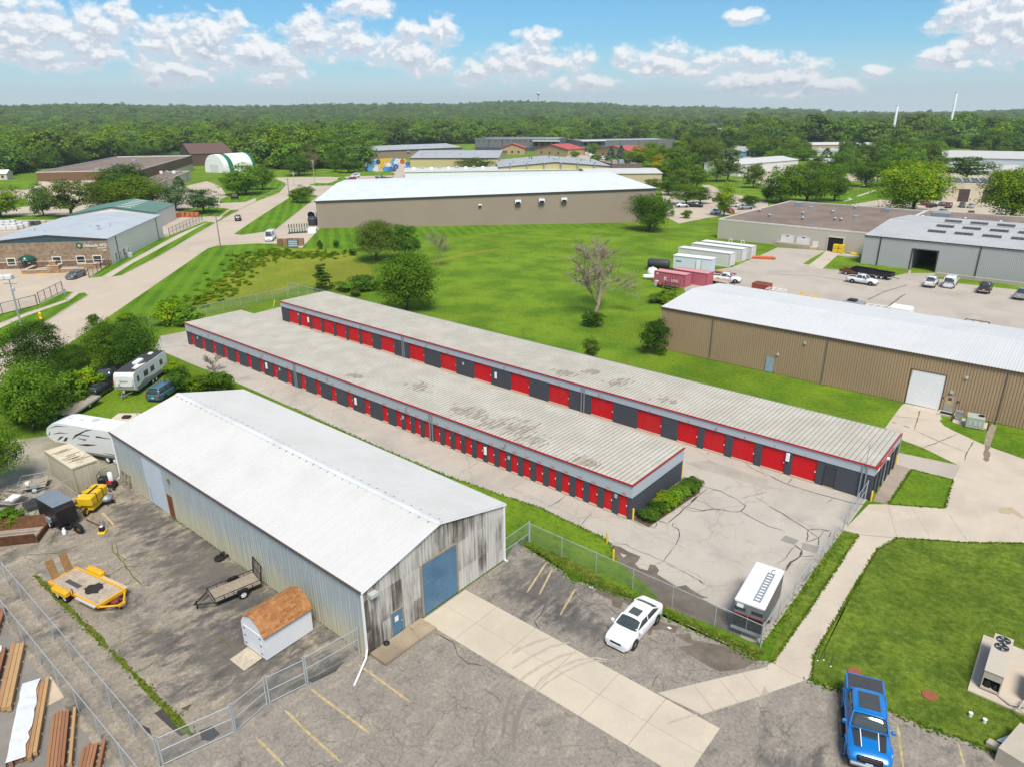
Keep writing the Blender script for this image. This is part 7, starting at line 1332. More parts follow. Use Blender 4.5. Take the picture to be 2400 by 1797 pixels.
# beige container
bc, L = place('storage_container', 'worn beige storage container with flaking roof behind the yard fence', 'container', (0,0), (1,0))
p0, p1, p2, p3 = Vector((-72.57,17.42)), Vector((-66.62,17.51)), Vector((-66.82,19.84)), Vector((-72.43,19.48))
c = (p0+p1+p2+p3)/4; dx = ((p1-p0)+(p2-p3)); ang = math.atan2(dx.y,dx.x); bc.location = (c.x,c.y,0); bc.rotation_euler.z = ang; hl, hw_ = ((p1-p0).length+(p2-p3).length)/4, ((p3-p0).length+(p2-p1).length)/4
beige = wall_stain('beige_container', (.50,.45,.34), (.36,.32,.23), 1.2)
def cont_body(t, hl, hw_, H, m, top, z0=.12):
    n = int(hl*2/.28); b = MB(); vs = []; 
    for s in (-1,1):
        pr = []
        for i in range(n+1):
            x = -hl+2*hl*i/n; o_ = .0 if i%2 else .045; pr.append((x, s*(hw_-o_)))
        vs = [(x,y,z0) for x,y in pr]+[(x,y,H-.08) for x,y in pr]; k = len(pr)
        MB().add(vs, [((i,i+1,k+i+1,k+i) if s < 0 else (k+i,k+i+1,i+1,i)) for i in range(k-1)]).build('side_wall', m, t)
    MB().box(hl-.04,hl-.01,-hw_,hw_,z0,H-.08).build('end_wall', m, t); MB().box(-hl+.01,-hl+.04,-hw_,hw_,z0,H-.08).build('door_end', m, t)
    b = MB()
    for y in (-hw_,hw_): b.box(-hl,hl,y-.05,y+.05,H-.12,H).box(-hl,hl,y-.05,y+.05,0,z0)
    for x in (-hl,hl):
        b.box(x-.06,x+.06,-hw_,hw_,H-.12,H-.002)
        for y in (-hw_,hw_): b.box(x-.07,x+.07,y-.07,y+.07,0,H+.004)
    b.build('frame', m, t)
    n = int(hl*2/.25)
    vs = []
    for i in range(n+1): x = -hl+2*hl*i/n; vs += [(x,-hw_,H-.02-(.025 if i%2 else 0)),(x,hw_,H-.02-(.025 if i%2 else 0))]
    MB().add(vs, [(2*i,2*i+2,2*i+3,2*i+1) for i in range(n)]).build('roof', top, t)
flake = paving('flaked_roof', (.58,.51,.38), (.40,.34,.24), (.62,.55,.42), spk=.12, patch=(.5,.7), pscale=.6)
cont_body(bc, hl, hw_, 2.75, beige, flake)
for k in range(12): x = rnd.uniform(-hl*.95,hl*.9); y0 = rnd.uniform(-hw_,0); MB().box(x,x+.06,y0,y0+rnd.uniform(.6,1.5),2.735,2.742).build('rust_streak', M('rust_dark', (.10,.065,.04), .9), bc)
# black enclosed trailer
bx, L = place('enclosed_trailer', 'black enclosed cargo trailer standing in the asphalt yard', 'trailer', (0,0), (1,0))
p0, p1, p2, p3 = Vector((-64.52,13.88)), Vector((-61.09,14.18)), Vector((-61.32,15.79)), Vector((-64.54,15.39))
c = (p0+p1+p2+p3)/4; dx = ((p1-p0)+(p2-p3)); bx.location = (c.x,c.y,0); bx.rotation_euler.z = math.atan2(dx.y,dx.x); hl, hw_ = ((p1-p0).length+(p2-p3).length)/4, ((p3-p0).length+(p2-p1).length)/4
blk = M('trailer_black', (.012,.012,.014), .35, var=.1, spec=.5); topm = M('trailer_top', (.20,.24,.28), .45, .2, var=.12)
MB().extr([(-hl,.42),(hl-.1,.42),(hl,.6),(hl,1.9),(hl-.25,2.22),(-hl,2.28)],'y',-hw_,hw_).build('box_body', blk, bx, True); MB().box(-hl-.02,hl-.26,-hw_-.02,hw_+.02,2.27,2.31).build('roof', topm, bx)
MB().box(hl-.01,hl+.02,-.28,.28,2.0,2.03).build('marker_lights', lamp_r, bx); MB().bbox(-.1,.55,-hw_-.22,-hw_,.62,1.05,.03).build('fender', galv, bx)
for s in (-1,1): wheel(bx,.2,s*(hw_+.06),.34,.2,s,white_m)
MB().tube((hl-.1,-.5,.45),(hl+1.1,0,.42),.05).tube((hl-.1,.5,.45),(hl+1.1,0,.42),.05).tube((hl+.7,0,0),(hl+.7,0,.7),.05).build('tongue', black_m, bx)
def loose_tyre(p, label, r=.36, flat=True, rz=0, rim=None):
    t = thing('tyre', label, 'tyre', (p[0],p[1],0), rz)
    if flat: MB().lathe([(r*.55,.0),(r*.9,0),(r,.06),(r,.18),(r*.9,.24),(r*.55,.24),(r*.55,0)], (0,0,0.01), 'z', 18).build('carcass', tyre_m, t)
    else: MB().lathe([(r*.55,-.11),(r*.92,-.11),(r,-.05),(r,.05),(r*.92,.11),(r*.55,.11),(r*.55,-.11)], (0,0,r), 'y', 18).build('carcass', tyre_m, t)
    if rim: MB().lathe([(.01,.02),(r*.55,.03),(r*.55,-.03)], (0,0,r) if not flat else (0,0,.14), 'y' if not flat else 'z', 16).build('rim', rim, t)
    return t
loose_tyre((-59.80,15.20),'big loose wheel leaning in front of the black enclosed trailer',.48,False,R(20),rust); loose_tyre((-61.31,14.86),'smaller loose tyre under the black trailer tongue',.34,True)
loose_tyre((-47.40,20.73),'left one of two tyres by the warehouse wall',.40); loose_tyre((-47.52,21.23),'right one of two tyres by the warehouse wall',.40)
def bottle(p, label, m=white_m, r=.16, h=.55, lying=False):
    t = thing('gas_bottle', label, 'bottle', (p[0],p[1],0)); MB().lathe([(.02,0),(r*.9,.02),(r,.08),(r,h*.75),(r*.6,h*.92),(r*.25,h),(.01,h)], (0,0,0), 'z', 14).build('bottle_body', m, t); MB().lathe([(r*.6,h*.95),(r*.6,h*1.15)], (0,0,0), 'z', 12).build('collar', m, t); return t
bottle((-60.54,14.32),'white gas bottle on the asphalt before the black trailer')
# yellow asphalt machine
ym = thing('yellow_machine', 'yellow road repair machine with tank and burner behind the black trailer', 'machine', (-63.75,17.17), R(-52))
yel = M('machine_yellow', (.66,.43,.015), .5, var=.15, scale=1.5)
MB().bbox(-1.3,1.3,.2,1.5,1.0,1.75,.12).build('hopper', yel, ym); MB().box(-.9,.6,.75,.95,1.75,1.77).build('hopper_slot', black_m, ym); MB().bbox(-1.1,1.1,.3,1.4,.45,1.0,.1).build('tank', yel, ym)
for x in (-.45,.45): MB().box(x-.02,x+.02,.17,1.53,1.0,1.77).build('strap', black_m, ym)
MB().lathe([(.32,0),(.32,.6),(.25,.7),(.01,.72)], (-.7,-.3,.5), 'z', 14).build('burner_drum', yel, ym); MB().lathe([(.34,0),(.34,.06)], (-.7,-.3,1.15), 'z', 14).build('drum_lid', yel, ym); MB().bbox(-.2,.5,-.4,.3,.5,1.15,.08).build('engine_cover', yel, ym); MB().lathe([(.16,0),(.16,.4),(.05,.5)], (.5,.1,1.15), 'z', 12).build('gas_tank', white_m, ym)
MB().tube((0,-.3,.5),(.1,-1.3,.42),.08).tube((-.5,.2,.5),(.1,-1.3,.42),.07).tube((.6,.2,.5),(.1,-1.3,.42),.07).tube((-.7,-.3,1.0),(.4,-.9,.9),.05).bbox(-.3,.45,-1.2,-.7,.45,.8,.06).build('tow_frame', yel, ym)
MB().tube((.1,-1.3,.42),(.1,-1.6,.2),.05).bbox(-.1,.6,-1.0,-.6,.75,.85,.03).build('coupler', steel_grey, ym)
for s in (-1,1): wheel(ym,s*1.25,.85,.36,.2,1,yel)
MB().bbox(-1.75,-1.3,.4,1.2,.7,1.1,.04).build('control_box', white_m, ym)
# ride-on loader with tanks, grill, plate compactor
rl_ = thing('ride_on_mower', 'black ride-on machine with white tank against the warehouse corner', 'machine', (-65.76,19.78), R(50))
MB().bbox(-.7,.7,-.45,.45,.3,.75,.08).build('chassis', blk, rl_); MB().bbox(-.6,.1,-.4,.4,.75,1.3,.1).build('engine_hood', blk, rl_); MB().tube((-.5,-.4,.8),(-.5,-.4,1.7),.03).tube((-.5,.4,.8),(-.5,.4,1.7),.03).tube((-.5,-.4,1.7),(-.5,.4,1.7),.03).build('roll_bar', black_m, rl_); MB().lathe([(.2,0),(.22,.1),(.22,.8),(.1,1.0)], (.35,.25,.7), 'z', 12).build('white_tank', white_m, rl_); MB().bbox(.1,.6,-.4,-.05,.75,.9,.04).build('red_tray', lamp_r, rl_)
for x in (-.5,.5):
    for s in (-1,1): wheel(rl_,x,s*.48,.28,.22,s,steel_grey)
gl = thing('small_mixer', 'small grey wheeled drum beside the yellow machine', 'machine', (-62.91,18.64), R(30)); MB().lathe([(.1,.35),(.42,.45),(.5,.65),(.45,.8),(.05,.95)], (0,0,0), 'z', 16).build('drum', steel_grey, gl); MB().tube((-.3,-.3,0),(-.2,-.2,.5),.03).tube((.3,-.3,0),(.2,-.2,.5),.03).tube((.0,.35,0),(0,.25,.5),.03).build('stand', black_m, gl)
for s in (-1,1): wheel(gl,s*.35,.3,.18,.1,1,steel_grey)
pc = thing('plate_compactor', 'small yellow plate compactor standing alone on the asphalt', 'machine', (-58.53,16.48), R(-40)); MB().bbox(-.4,.4,-.3,.3,.02,.16,.05).build('base_plate', yel, pc); MB().bbox(-.2,.2,-.2,.2,.16,.55,.06).build('engine', black_m, pc); MB().lathe([(.01,.6),(.14,.58),(.14,.5)], (0,0,0), 'z', 12).build('air_filter', white_m, pc); MB().path([(-.3,-.2,.2),(-.9,-.2,.95),(-.9,.2,.95),(-.3,.2,.2)],.025).build('handle', steel_grey, pc)
def beam(name, label, a, b_, w_, h_, m, cat='beam'):
    a, b_ = Vector(a), Vector(b_); d = b_-a; t = thing(name, label, cat, ((a+b_)/2).to_tuple()+(0,), math.atan2(d.y,d.x)); MB().box(-d.length/2,d.length/2,-w_/2,w_/2,.01,h_).build('board', m, t); return t
beam('timber','pale yellow timber lying behind the compactor',(-61.52,17.65),(-58.84,17.48),.18,.14,M('new_timber', (.52,.38,.18), .8)); beam('timber','dark timber lying beside the pale yellow one',(-61.43,17.47),(-58.88,17.21),.16,.12,wood_m); beam('timber','dark iron bar lying toward the compactor',(-61.60,16.37),(-59.65,16.69),.12,.08,rust)
# small open trailers at the left
def mesh_trailer(name, label, a, b_, hw_, m, wood, load=None, rails=.5):
    t, L = place(name, label, 'trailer', a, b_); h = L/2
    deck_planks(t,-h,h,-hw_,hw_,.5,8,wood); fr_ = MB()
    for s in (-1,1):
        fr_.tube((-h,s*hw_,.5+rails),(h,s*hw_,.5+rails),.035).tube((-h,s*hw_,.48),(h,s*hw_,.48),.05)
        n = max(3,int(L/.6))
        for i in range(n+1): x = -h+2*h*i/n; fr_.tube((x,s*hw_,.5),(x,s*hw_,.5+rails),.025)
        wheel(t,-h*.15,s*(hw_+.15),.33,.2,s,white_m); MB().extr([(-h*.15-.45,.55),(-h*.15-.3,.76),(-h*.15+.3,.76),(-h*.15+.45,.55)],'y',s*(hw_+.04),s*(hw_+.28)).build('fender', m, t, True)
    fr_.tube((h,-hw_,.5+rails),(h,hw_,.5+rails),.035).tube((h,-hw_,.5),(h+1.2,0,.45),.05).tube((h,hw_,.5),(h+1.2,0,.45),.05).tube((h+1.0,0,0),(h+1.0,0,.7),.04)
    fr_.build('frame', m, t); return t, h
mt, h = mesh_trailer('utility_trailer', 'grey wood-decked trailer behind the black enclosed one, full of debris', (-70.74,16.51), (-71.68,14.60), .95, steel_grey, wood_dk)
MB().lathe([(.3,.0),(.34,.06),(.2,.1),(.01,.12)], (h*.5,-.3,.56), 'z', 14).build('spare_rim', M('rim_tan', (.55,.48,.36), .6), mt); MB().bbox(h*.1,h*.35,.9,1.3,1.0,1.2,.03).build('lid_box', white_m, mt)
mt, h = mesh_trailer('utility_trailer', 'low trailer with white tarp and branches at the left edge', (-71.32,12.21), (-68.92,13.67), .9, wood_m, wood_dk, rails=.25)
MB().add([(.4,-.5,.6),(1.3,-.6,.62),(1.4,.5,.65),(.7,.6,.6),(.9,0,1.0)], [(0,1,4),(1,2,4),(2,3,4),(3,0,4)]).build('tarp', white_m, mt)
tgl = MB()
for i in range(30): a = rnd.uniform(0,6.3); p = Vector((rnd.uniform(-1.2,.3),rnd.uniform(-.6,.6),.6)); tgl.tube(p, p+Vector((math.cos(a)*.7,math.sin(a)*.5,rnd.uniform(0,.5))), .02, n=3)
o = tgl.build('branches', bark, mt); o['kind'] = 'stuff'
bk = MB().bbox(-.7,.9,-.55,.55,0,.5,.1).build('debris_heap', black_m); bk.location = (*(-67.71,14.16),0); tag(bk, 'small dark covered lump beside the black trailer', 'tarp heap')
# rusty dump body lying open
du = thing('dump_bin', 'rusty brown open dump-truck body lying at the left of the yard', 'dump body', (-63.23,11.69), R(52)); W3 = 1.2; Ld = 2.0
MB().box(-Ld,Ld,-W3,W3,.05,.15).build('floor', rust, du)
for s in (-1,1): MB().add([(-Ld,s*W3,.1),(Ld,s*W3,.1),(Ld,s*(W3+.28),1.0),(-Ld,s*(W3+.28),1.0),(-Ld,s*(W3+.1),.05),(Ld,s*(W3+.1),.05),(Ld,s*(W3+.38),1.0),(-Ld,s*(W3+.38),1.0)], [(0,1,2,3),(7,6,5,4),(3,2,6,7),(0,3,7,4),(1,5,6,2)]).build('side_board', rust, du)
MB().add([(-Ld,-W3,.1),(-Ld,W3,.1),(-Ld-.25,W3+.2,1.1),(-Ld-.25,-W3-.2,1.1),(-Ld-.1,-W3,.05),(-Ld-.1,W3,.05),(-Ld-.35,W3+.2,1.1),(-Ld-.35,-W3-.2,1.1)], [(0,1,2,3),(7,6,5,4),(3,2,6,7)]).build('head_board', M('rust_orange', (.30,.13,.04), .8, var=.4), du); MB().box(Ld-.02,Ld+.08,-W3-.2,W3+.2,.1,.55).build('tail_board', rust, du)
for k in range(5): MB().box(-Ld+.3,Ld-.3,-W3+.2+.4*k,-W3+.42+.4*k,.15,.25+.06*(k%2)).build('rotten_plank', wood_dk, du)
for s in (-1,1): MB().cbox((-Ld-.1,s*(W3+.25),1.05),(.3,.2,.2)).build('corner_cap', M('cap_orange', (.60,.27,.02), .6), du)
# yellow equipment trailer
ye, L = place('equipment_trailer', 'yellow equipment trailer with wooden deck, raised ramps and oil stain', 'trailer', (-53.60,11.89), (-48.03,13.08))
L = (Vector((-47.05,12.82))-Vector((-52.51,11.66))).length; h = L/2; orange = M('trailer_yellow', (.70,.36,.015), .45, var=.12, scale=2); hw_ = .95
deckm = M('oily_deck', (.40,.33,.25), .9, var=.4, scale=1.5, streak=(1,1,1))
deck_planks(ye,-h,h,-hw_,hw_,.62,9,deckm,'x')
sm_ = []; n = 22
for i in range(n): a = 2*math.pi*i/n; r = rnd.uniform(.45,.75); sm_.append((.75+math.cos(a)*r*1.15, .05+math.sin(a)*r, .682))
MB().poly(sm_).build('oil_stain', M('oil', (.030,.024,.02), .6, var=.4), ye); MB().poly([(-1.9,-.45,.681),(-.3,-.5,.681),(-.25,-.15,.681),(-1.9,-.1,.681)]).build('rubber_mat', M('mat_dark', (.07,.07,.075), .8), ye)
fr_ = MB()
for s in (-1,1): fr_.box(-h,h,s*(hw_+.06)-.06,s*(hw_+.06)+.06,.5,.72)
fr_.box(h,h+.12,-hw_-.12,hw_+.12,.5,.74).box(-h-.1,-h,-hw_-.12,hw_+.12,.5,.72).tube((h+.1,-hw_,.55),(h+1.15,-.12,.5),.08,n=4).tube((h+.1,hw_,.55),(h+1.15,.12,.5),.08,n=4).box(h+1.05,h+1.2,-.25,.25,.42,.60); fr_.build('frame', orange, ye)
for s in (-1,1):
    MB().bbox(-1.75,-.05,s*(hw_+.36)-.24,s*(hw_+.36)+.24,.62,1.02,.12).build('fender', orange, ye)
    for x in (-1.35,-.5): wheel(ye,x,s*(hw_+.36),.36,.24,s,white_m)
    b_ = MB().box(-.05,.05,s*.5-.26,s*.5+.26,0,1.5); b_.xf(Matrix.Translation((-h-.05,0,.68)) @ Matrix.Rotation(R(-14),4,'Y')); o = b_.build('loading_ramp', M('ramp_wood', (.30,.17,.07), .9, var=.4, scale=3), ye)
MB().box(h+.35,h+.8,-.3,.3,.45,.62).build('tool_tray', M('tray_red', (.22,.04,.03), .7), ye); MB().cbox((.1,-hw_-.1,.9),(.05,.05,.5)).build('stake', black_m, ye); MB().tube((h+.9,0,0),(h+.9,0,.9),.05).build('jack', black_m, ye)
MB().box(.6,h,-hw_-.32,-hw_-.13,.60,.68).build('side_board', M('board_grey', (.48,.44,.38), .8), ye); MB().box(-.02,h,hw_+.13,hw_+.36,.60,.70).build('side_board', M('board_tan', (.55,.42,.28), .8), ye)
# black utility trailer with tailgate against the wall
bu, h = mesh_trailer('utility_trailer', 'black railed utility trailer with grey plank deck and raised ramp gate by the wall', (-42.34,20.96), (-42.89,17.68), .80, black_m, wood_m, rails=.32)
g_ = MB().path([(-h,-.8,.5),(-h-.15,-.8,1.9),(-h-.15,.8,1.9),(-h,.8,.5)],.035)
for i in range(6): y = -.65+.26*i; g_.tube((-h,y,.5),(-h-.15,y,1.9),.018)
g_.tube((-h-.07,-.8,1.2),(-h-.07,.8,1.2),.02); g_.build('ramp_gate', black_m, bu)
# white box trailer with ladder on its roof
et = thing('box_trailer', 'white-roofed box trailer with ladder, dark rear doors and red stripe', 'trailer', (0,0), 0)
p0, p1, p2, p3 = Vector((-13.46,38.45)), Vector((-11.55,38.72)), Vector((-12.06,43.45)), Vector((-14.01,43.39))
c = (p0+p1+p2+p3)/4; dx = ((p0-p3)+(p1-p2)); et.location = (c.x,c.y,0); et.rotation_euler.z = math.atan2(dx.y,dx.x); hl, hw_ = ((p3-p0).length+(p2-p1).length)/4, ((p1-p0).length+(p2-p3).length)/4
side_w = M('trailer_side', (.16,.165,.17), .4, .3, var=.1); wtop = M('trailer_white_top', (.72,.73,.74), .5, var=.03)
MB().box(-hl,hl,-hw_,hw_,.5,2.5).build('box_body', side_w, et); MB().bbox(-hl-.02,hl+.02,-hw_-.02,hw_+.02,2.44,2.62,.07).build('roof', wtop, et)
MB().box(hl,hl+.03,-hw_+.03,hw_-.03,.55,1.55).build('rear_doors', M('rear_black', (.014,.014,.016), .4), et); MB().box(hl,hl+.03,-hw_+.03,hw_-.03,1.62,2.40).build('rear_panel', M('rear_grey', (.20,.205,.21), .4, .2), et); MB().box(hl,hl+.034,-hw_+.03,hw_-.03,1.55,1.62).build('red_stripe', lamp_r, et)
for y in (-.55,.55): MB().box(hl+.03,hl+.04,y-.36,y+.36,1.85,2.12).build('window', M('rear_window', (.05,.052,.06), .2), et)
MB().box(hl+.03,hl+.06,-.78,-.35,2.1,2.35).build('paper_notice', white_m, et); MB().tube((hl+.03,0,.6),(hl+.03,0,2.3),.02).build('lock_bar', galv, et); MB().box(hl-.02,hl+.25,-hw_,hw_,.42,.52).build('rear_step', galv, et)
for s in (-1,1): wheel(et,.2,s*(hw_-.05),.36,.22,s,white_m); MB().bbox(-.5,.9,s*hw_-.14,s*hw_+.14,.7,.78,.02).build('fender', galv, et)
MB().tube((-hl,-.6,.5),(-hl-1.2,0,.45),.05).tube((-hl,.6,.5),(-hl-1.2,0,.45),.05).build('tongue', black_m, et)
ld = thing('ladder', 'aluminium ladder lying on the roof of the white box trailer', 'ladder', (et.location.x,et.location.y,2.625), et.rotation_euler.z)
for y in (.16,.56): MB().box(-hl*.62,hl*.86,y-.03,y+.03,.03,.10).build('rail', galv, ld)
for i in range(11): x = -hl*.58+hl*1.4*i/10; MB().box(x-.05,x+.05,.17,.55,.05,.08).build('rung', galv, ld)
MB().path([(-hl*.66,.3,.03),(-hl*.8,.3,.03),(-hl*.82,.5,.03)],.02).build('hook', black_m, ld)
# white shed with shingled roof
sh = thing('garden_shed', 'small white shed with brown shingled gambrel roof and wooden ramp', 'shed', (0,0), 0)
p0, p1, p2 = Vector((-34.78,16.98)), Vector((-34.91,20.56)), Vector((-37.26,16.89))
ex = (p1-p0).normalized(); sh.location = (p0.x,p0.y,0); sh.rotation_euler.z = math.atan2(ex.y,ex.x); L = (p1-p0).length; W = 2.45; Hs = 2.0
shw = M('shed_white', (.68,.70,.73), .7, var=.04)
pf = [(0,.1),(W,.1),(W,Hs),(W*.82,Hs+.62),(W*.5,Hs+.92),(W*.18,Hs+.62),(0,Hs)]
MB().extr(pf,'x',0,L).build('wall', shw, sh, True)
shm = [M('shingle_%d'%i, c, .9, var=.25, scale=3) for i,c in enumerate(((.36,.165,.062),(.33,.148,.056),(.39,.185,.07),(.28,.12,.045)))]
prf = [(-.14,Hs-.12),(W*.18-.03,Hs+.63),(W*.5,Hs+.95),(W*.82+.03,Hs+.63),(W+.14,Hs-.12)]
cnt_ = 0
for a, c in zip(prf, prf[1:]):
    A_, C__ = Vector(a), Vector(c); ln = (C__-A_).length; up = a[1] < c[1]; nrow = max(2, round(ln/.165)); nn_ = Vector((-(C__-A_).y,(C__-A_).x)).normalized()
    for r_ in range(nrow):
        q0, q1 = (A_.lerp(C__,r_/nrow), A_.lerp(C__,(r_+1.15)/nrow)) if up else (A_.lerp(C__,(r_-.15)/nrow), A_.lerp(C__,(r_+1)/nrow))
        lo, hi_ = (.035,.008) if up else (.008,.035); x = -.08
        while x < L+.08:
            wd = min(rnd.uniform(.26,.42), L+.08-x)
            if wd < .05: break
            b = MB(); v0, v1 = q0+nn_*lo, q1+nn_*hi_; b.add([(x,v0.x,v0.y),(x+wd-.012,v0.x,v0.y),(x+wd-.012,v1.x,v1.y),(x,v1.x,v1.y),(x,q0.x,q0.y),(x+wd-.012,q0.x,q0.y),(x+wd-.012,q1.x,q1.y),(x,q1.x,q1.y)], [(0,1,2,3),(4,5,1,0),(3,2,6,7),(0,3,7,4),(1,5,6,2)]); b.build('shingle', shm[rnd.randrange(4)], sh); cnt_ += 1; x += wd
MB().extr([(p[0],p[1]-.012) for p in prf]+[(p[0],p[1]-.05) for p in prf[::-1]],'x',-.07,L+.07).build('roof_deck', wood_m, sh, True)
MB().box(-.03,0,.25,W-.25,.15,1.85).build('door', shw, sh)
for z in (.45,1.05,1.6):
    for y in (.35,W-.35): MB().box(-.05,-.03,y-.1,y+.1,z-.03,z+.03).build('hinge', black_m, sh)
rp = thing('wooden_ramp', 'grey plank ramp leading to the small white shed door', 'ramp', (sh.location.x,sh.location.y,0), sh.rotation_euler.z)
for i in range(9):
    x = -1.35+.145*i; MB().add([(x,.4,.02+.09*i/9),(x+.135,.4,.02+.09*(i+1)/9),(x+.135,W-.45,.02+.09*(i+1)/9),(x,W-.45,.02+.09*i/9),(x,.4,.05+.09*i/9),(x+.135,.4,.05+.09*(i+1)/9),(x+.135,W-.45,.05+.09*(i+1)/9),(x,W-.45,.05+.09*i/9)], [(4,5,6,7),(0,1,5,4),(1,2,6,5),(2,3,7,6),(3,0,4,7)]).build('plank', M('pale_wood', (.47,.40,.30), .9, var=.25, scale=3), rp)

# ================================================================ fences, street furniture, yard goods
def chain_mat():
    m = bpy.data.materials.new('chain_link'); m.use_nodes = True; t = m.node_tree; b = t.nodes['Principled BSDF']; b.inputs['Base Color'].default_value = (.33,.36,.38,1); b.inputs['Roughness'].default_value = .5; b.inputs['Metallic'].default_value = .3
    tc = nn(t,'ShaderNodeTexCoord').outputs['Object']; sp = nn(t,'ShaderNodeSeparateXYZ'); t.links.new(tc, sp.inputs[0])
    def wire(sg):
        k = math_(t,'MULTIPLY', math_(t,'ADD', sp.outputs[0], math_(t,'MULTIPLY', sp.outputs[2], sg)), 1/.075); f = math_(t,'FRACT', k); return math_(t,'LESS_THAN', f, .09)
    a = math_(t,'MAXIMUM', wire(1.0), wire(-1.0)); tr = nn(t,'ShaderNodeBsdfTransparent'); mx = nn(t,'ShaderNodeMixShader'); t.links.new(a, mx.inputs[0]); t.links.new(tr.outputs[0], mx.inputs[1]); t.links.new(b.outputs[0], mx.inputs[2]); t.links.new(mx.outputs[0], t.nodes['Material Output'].inputs[0]); return m
link_m = chain_mat(); rail_m = M('fence_rail', (.44,.48,.51), .45, .3, var=.12)
def fence(label, a, b_, h, sp=3.05, rails=(1.0,), barbed=False, posts=rail_m, r=.03, lean=0.0, bars=None, mesh=True, name='chain_link_fence', skip_first=False):
    a, b_ = Vector(a), Vector(b_); d = b_-a; L = d.length; n = max(1, round(L/sp)); t = thing(name, label, 'fence', (a.x,a.y,0), math.atan2(d.y,d.x)); t.rotation_euler.x = lean
    for i in range(n+1):
        if i == 0 and skip_first: continue
        x = L*i/n; e = i in (0,n); MB().tube((x,0,-.02),(x,0,h+(.12 if e else .04)),r*(1.5 if e else 1),n=8).build('post', posts, t)
        if barbed: MB().tube((x,0,h),(x,-.3,h+.38),.015,n=4).build('barb_arm', posts, t)
        if i < n and mesh: MB().add([(x+.03,0,.03),(x+L/n-.03,0,.03),(x+L/n-.03,0,h),(x+.03,0,h)], [(0,1,2,3)]).build('mesh_panel', link_m, t)
    for f in rails: MB().tube((0,0,h*f),(L,0,h*f),r*.8,n=6).build('rail', posts, t)
    if barbed:
        for k in range(3): MB().tube((0,-.1*(k+.8),h+.125*(k+.9)),(L,-.1*(k+.8),h+.125*(k+.9)),.009,n=3).build('barbed_wire', posts, t)
    if bars:
        b = MB()
        for i in range(int(L/bars)): b.tube((i*bars,0,.08),(i*bars,0,h*.97),.014,n=4)
        o = b.build('pickets', posts, t); o['kind'] = 'stuff'
    return t
fence('chain-link fence between storage lot and asphalt parking, with weeds below', (-30.3,38.0), (-11.3,38.15), 1.72)
fence('leaning chain-link fence along the footpath beside the box trailer', (-11.4,38.3), (-11.4,55.6), 1.75, lean=R(3))
fence('chain-link gate leaf standing open at the office corner', (-11.4,57.0), (-11.45,62.2), 1.85, 2.6, (1.0,.55))
fence('short fence joining the white warehouse corner to the parking fence', (-30.24,34.9), (-30.3,37.9), 1.9, 3, (1.0,.45))
fence('chain-link fence along the inner side of the asphalt yard', (-56.5,9.1), (-32.3,9.05), 1.85)
fence('chain-link fence of the lumber yard, parallel to the inner one', (-60.6,7.6), (-27.5,7.8), 1.85)
fence('double-railed gate leaf at the near corner of the yard', (-32.2,9.2), (-31.25,12.75), 1.95, 3.7, (1.0,.55,.06))
fence('middle gate leaf between two heavy posts', (-31.25,12.85), (-31.65,15.05), 1.95, 2.3, (1.0,.5,.06)); fence('gate leaf beside the drain pipe with low bottom rail', (-31.6,15.2), (-31.15,17.4), 1.95, 2.3, (1.0,.5,.06)); fence('last fence bay meeting the warehouse corner', (-31.1,17.5), (-30.7,21.1), 2.1, 3.7, (1.0,.6))
fence('chain-link fence behind the beige container and black trailer', (-66.8,21.2), (-66.5,7.8), 1.8)
fence('barbed-wire fence running behind the far storage row', (-116,72.4), (-11.2,72.4), 2.75, 3.05, (1.0,), True)
fence('chain-link fence across the meadow end of the storage lot', (-116.2,46.5), (-116.4,72.3), 1.75)
fence('short barbed fence at the back corner of the office end', (-11.2,71.5), (-11.1,66.5), 2.6, 2.5, (1.0,.5), True)
iron = M('black_iron', (.03,.028,.027), .6, var=.2)
fence('black iron fence beside the display terrace', (-163.2,55.0), (-172.1,62.7), 2.0, 2.2, (1.0,.1), posts=iron, r=.05, bars=.35, mesh=False, name='iron_fence'); fence('black gate leaf at the office lot entrance', (-154.1,46.8), (-147.5,40.6), 2.0, 2.2, (1.0,.08), posts=iron, r=.05, bars=.6, mesh=False, name='iron_gate'); fence('black iron fence along the office lot at the left edge', (-145.8,39.7), (-141.8,27.7), 2.0, 3.0, (1.0,.08), posts=iron, r=.05, mesh=True, name='iron_fence')
fence('dark fence behind the green-roofed shed along the street', (-203.2,91.3), (-225.5,112.6), 2.2, 3.0, (1.0,.5), posts=iron, r=.05, mesh=True, name='yard_fence'); fence('grey screen fence at the left of the spool yard', (-343.4,274.2), (-409.6,333.7), 3.4, 4, (1.0,), posts=M('screen', (.36,.39,.41), .7), mesh=False, bars=.15, name='screen_fence')
# bollards
def bollard(p, label, h=1.05, tilt=0): t = thing('bollard', label, 'bollard', (p[0],p[1],0), 0, 'yellow bollards'); MB().lathe([(.085,0),(.085,h-.05),(.06,h),(.005,h+.02)], (0,0,0), 'z', 12).build('tube', M('bollard_yellow', (.66,.43,.05), .6, var=.15), t); t.rotation_euler.x = tilt
for p, lb in (((-25.67,46.26),'yellow bollard at the front corner of the near storage row'),((-25.41,41.82),'yellow bollard on the grass edge opposite the hedge'),((-23.72,40.09),'yellow bollard behind the chain-link fence'),((-10.97,62.29),'yellow bollard at the office corner'),((-11.06,71.21),'yellow bollard at the rear of the office end'),((-26.14,55.94),'yellow bollard behind the hedge')): bollard(p, lb)
bollard((-112.0,66.5), 'leaning yellow bollard at the left end of the far row', 1.2, R(-18))
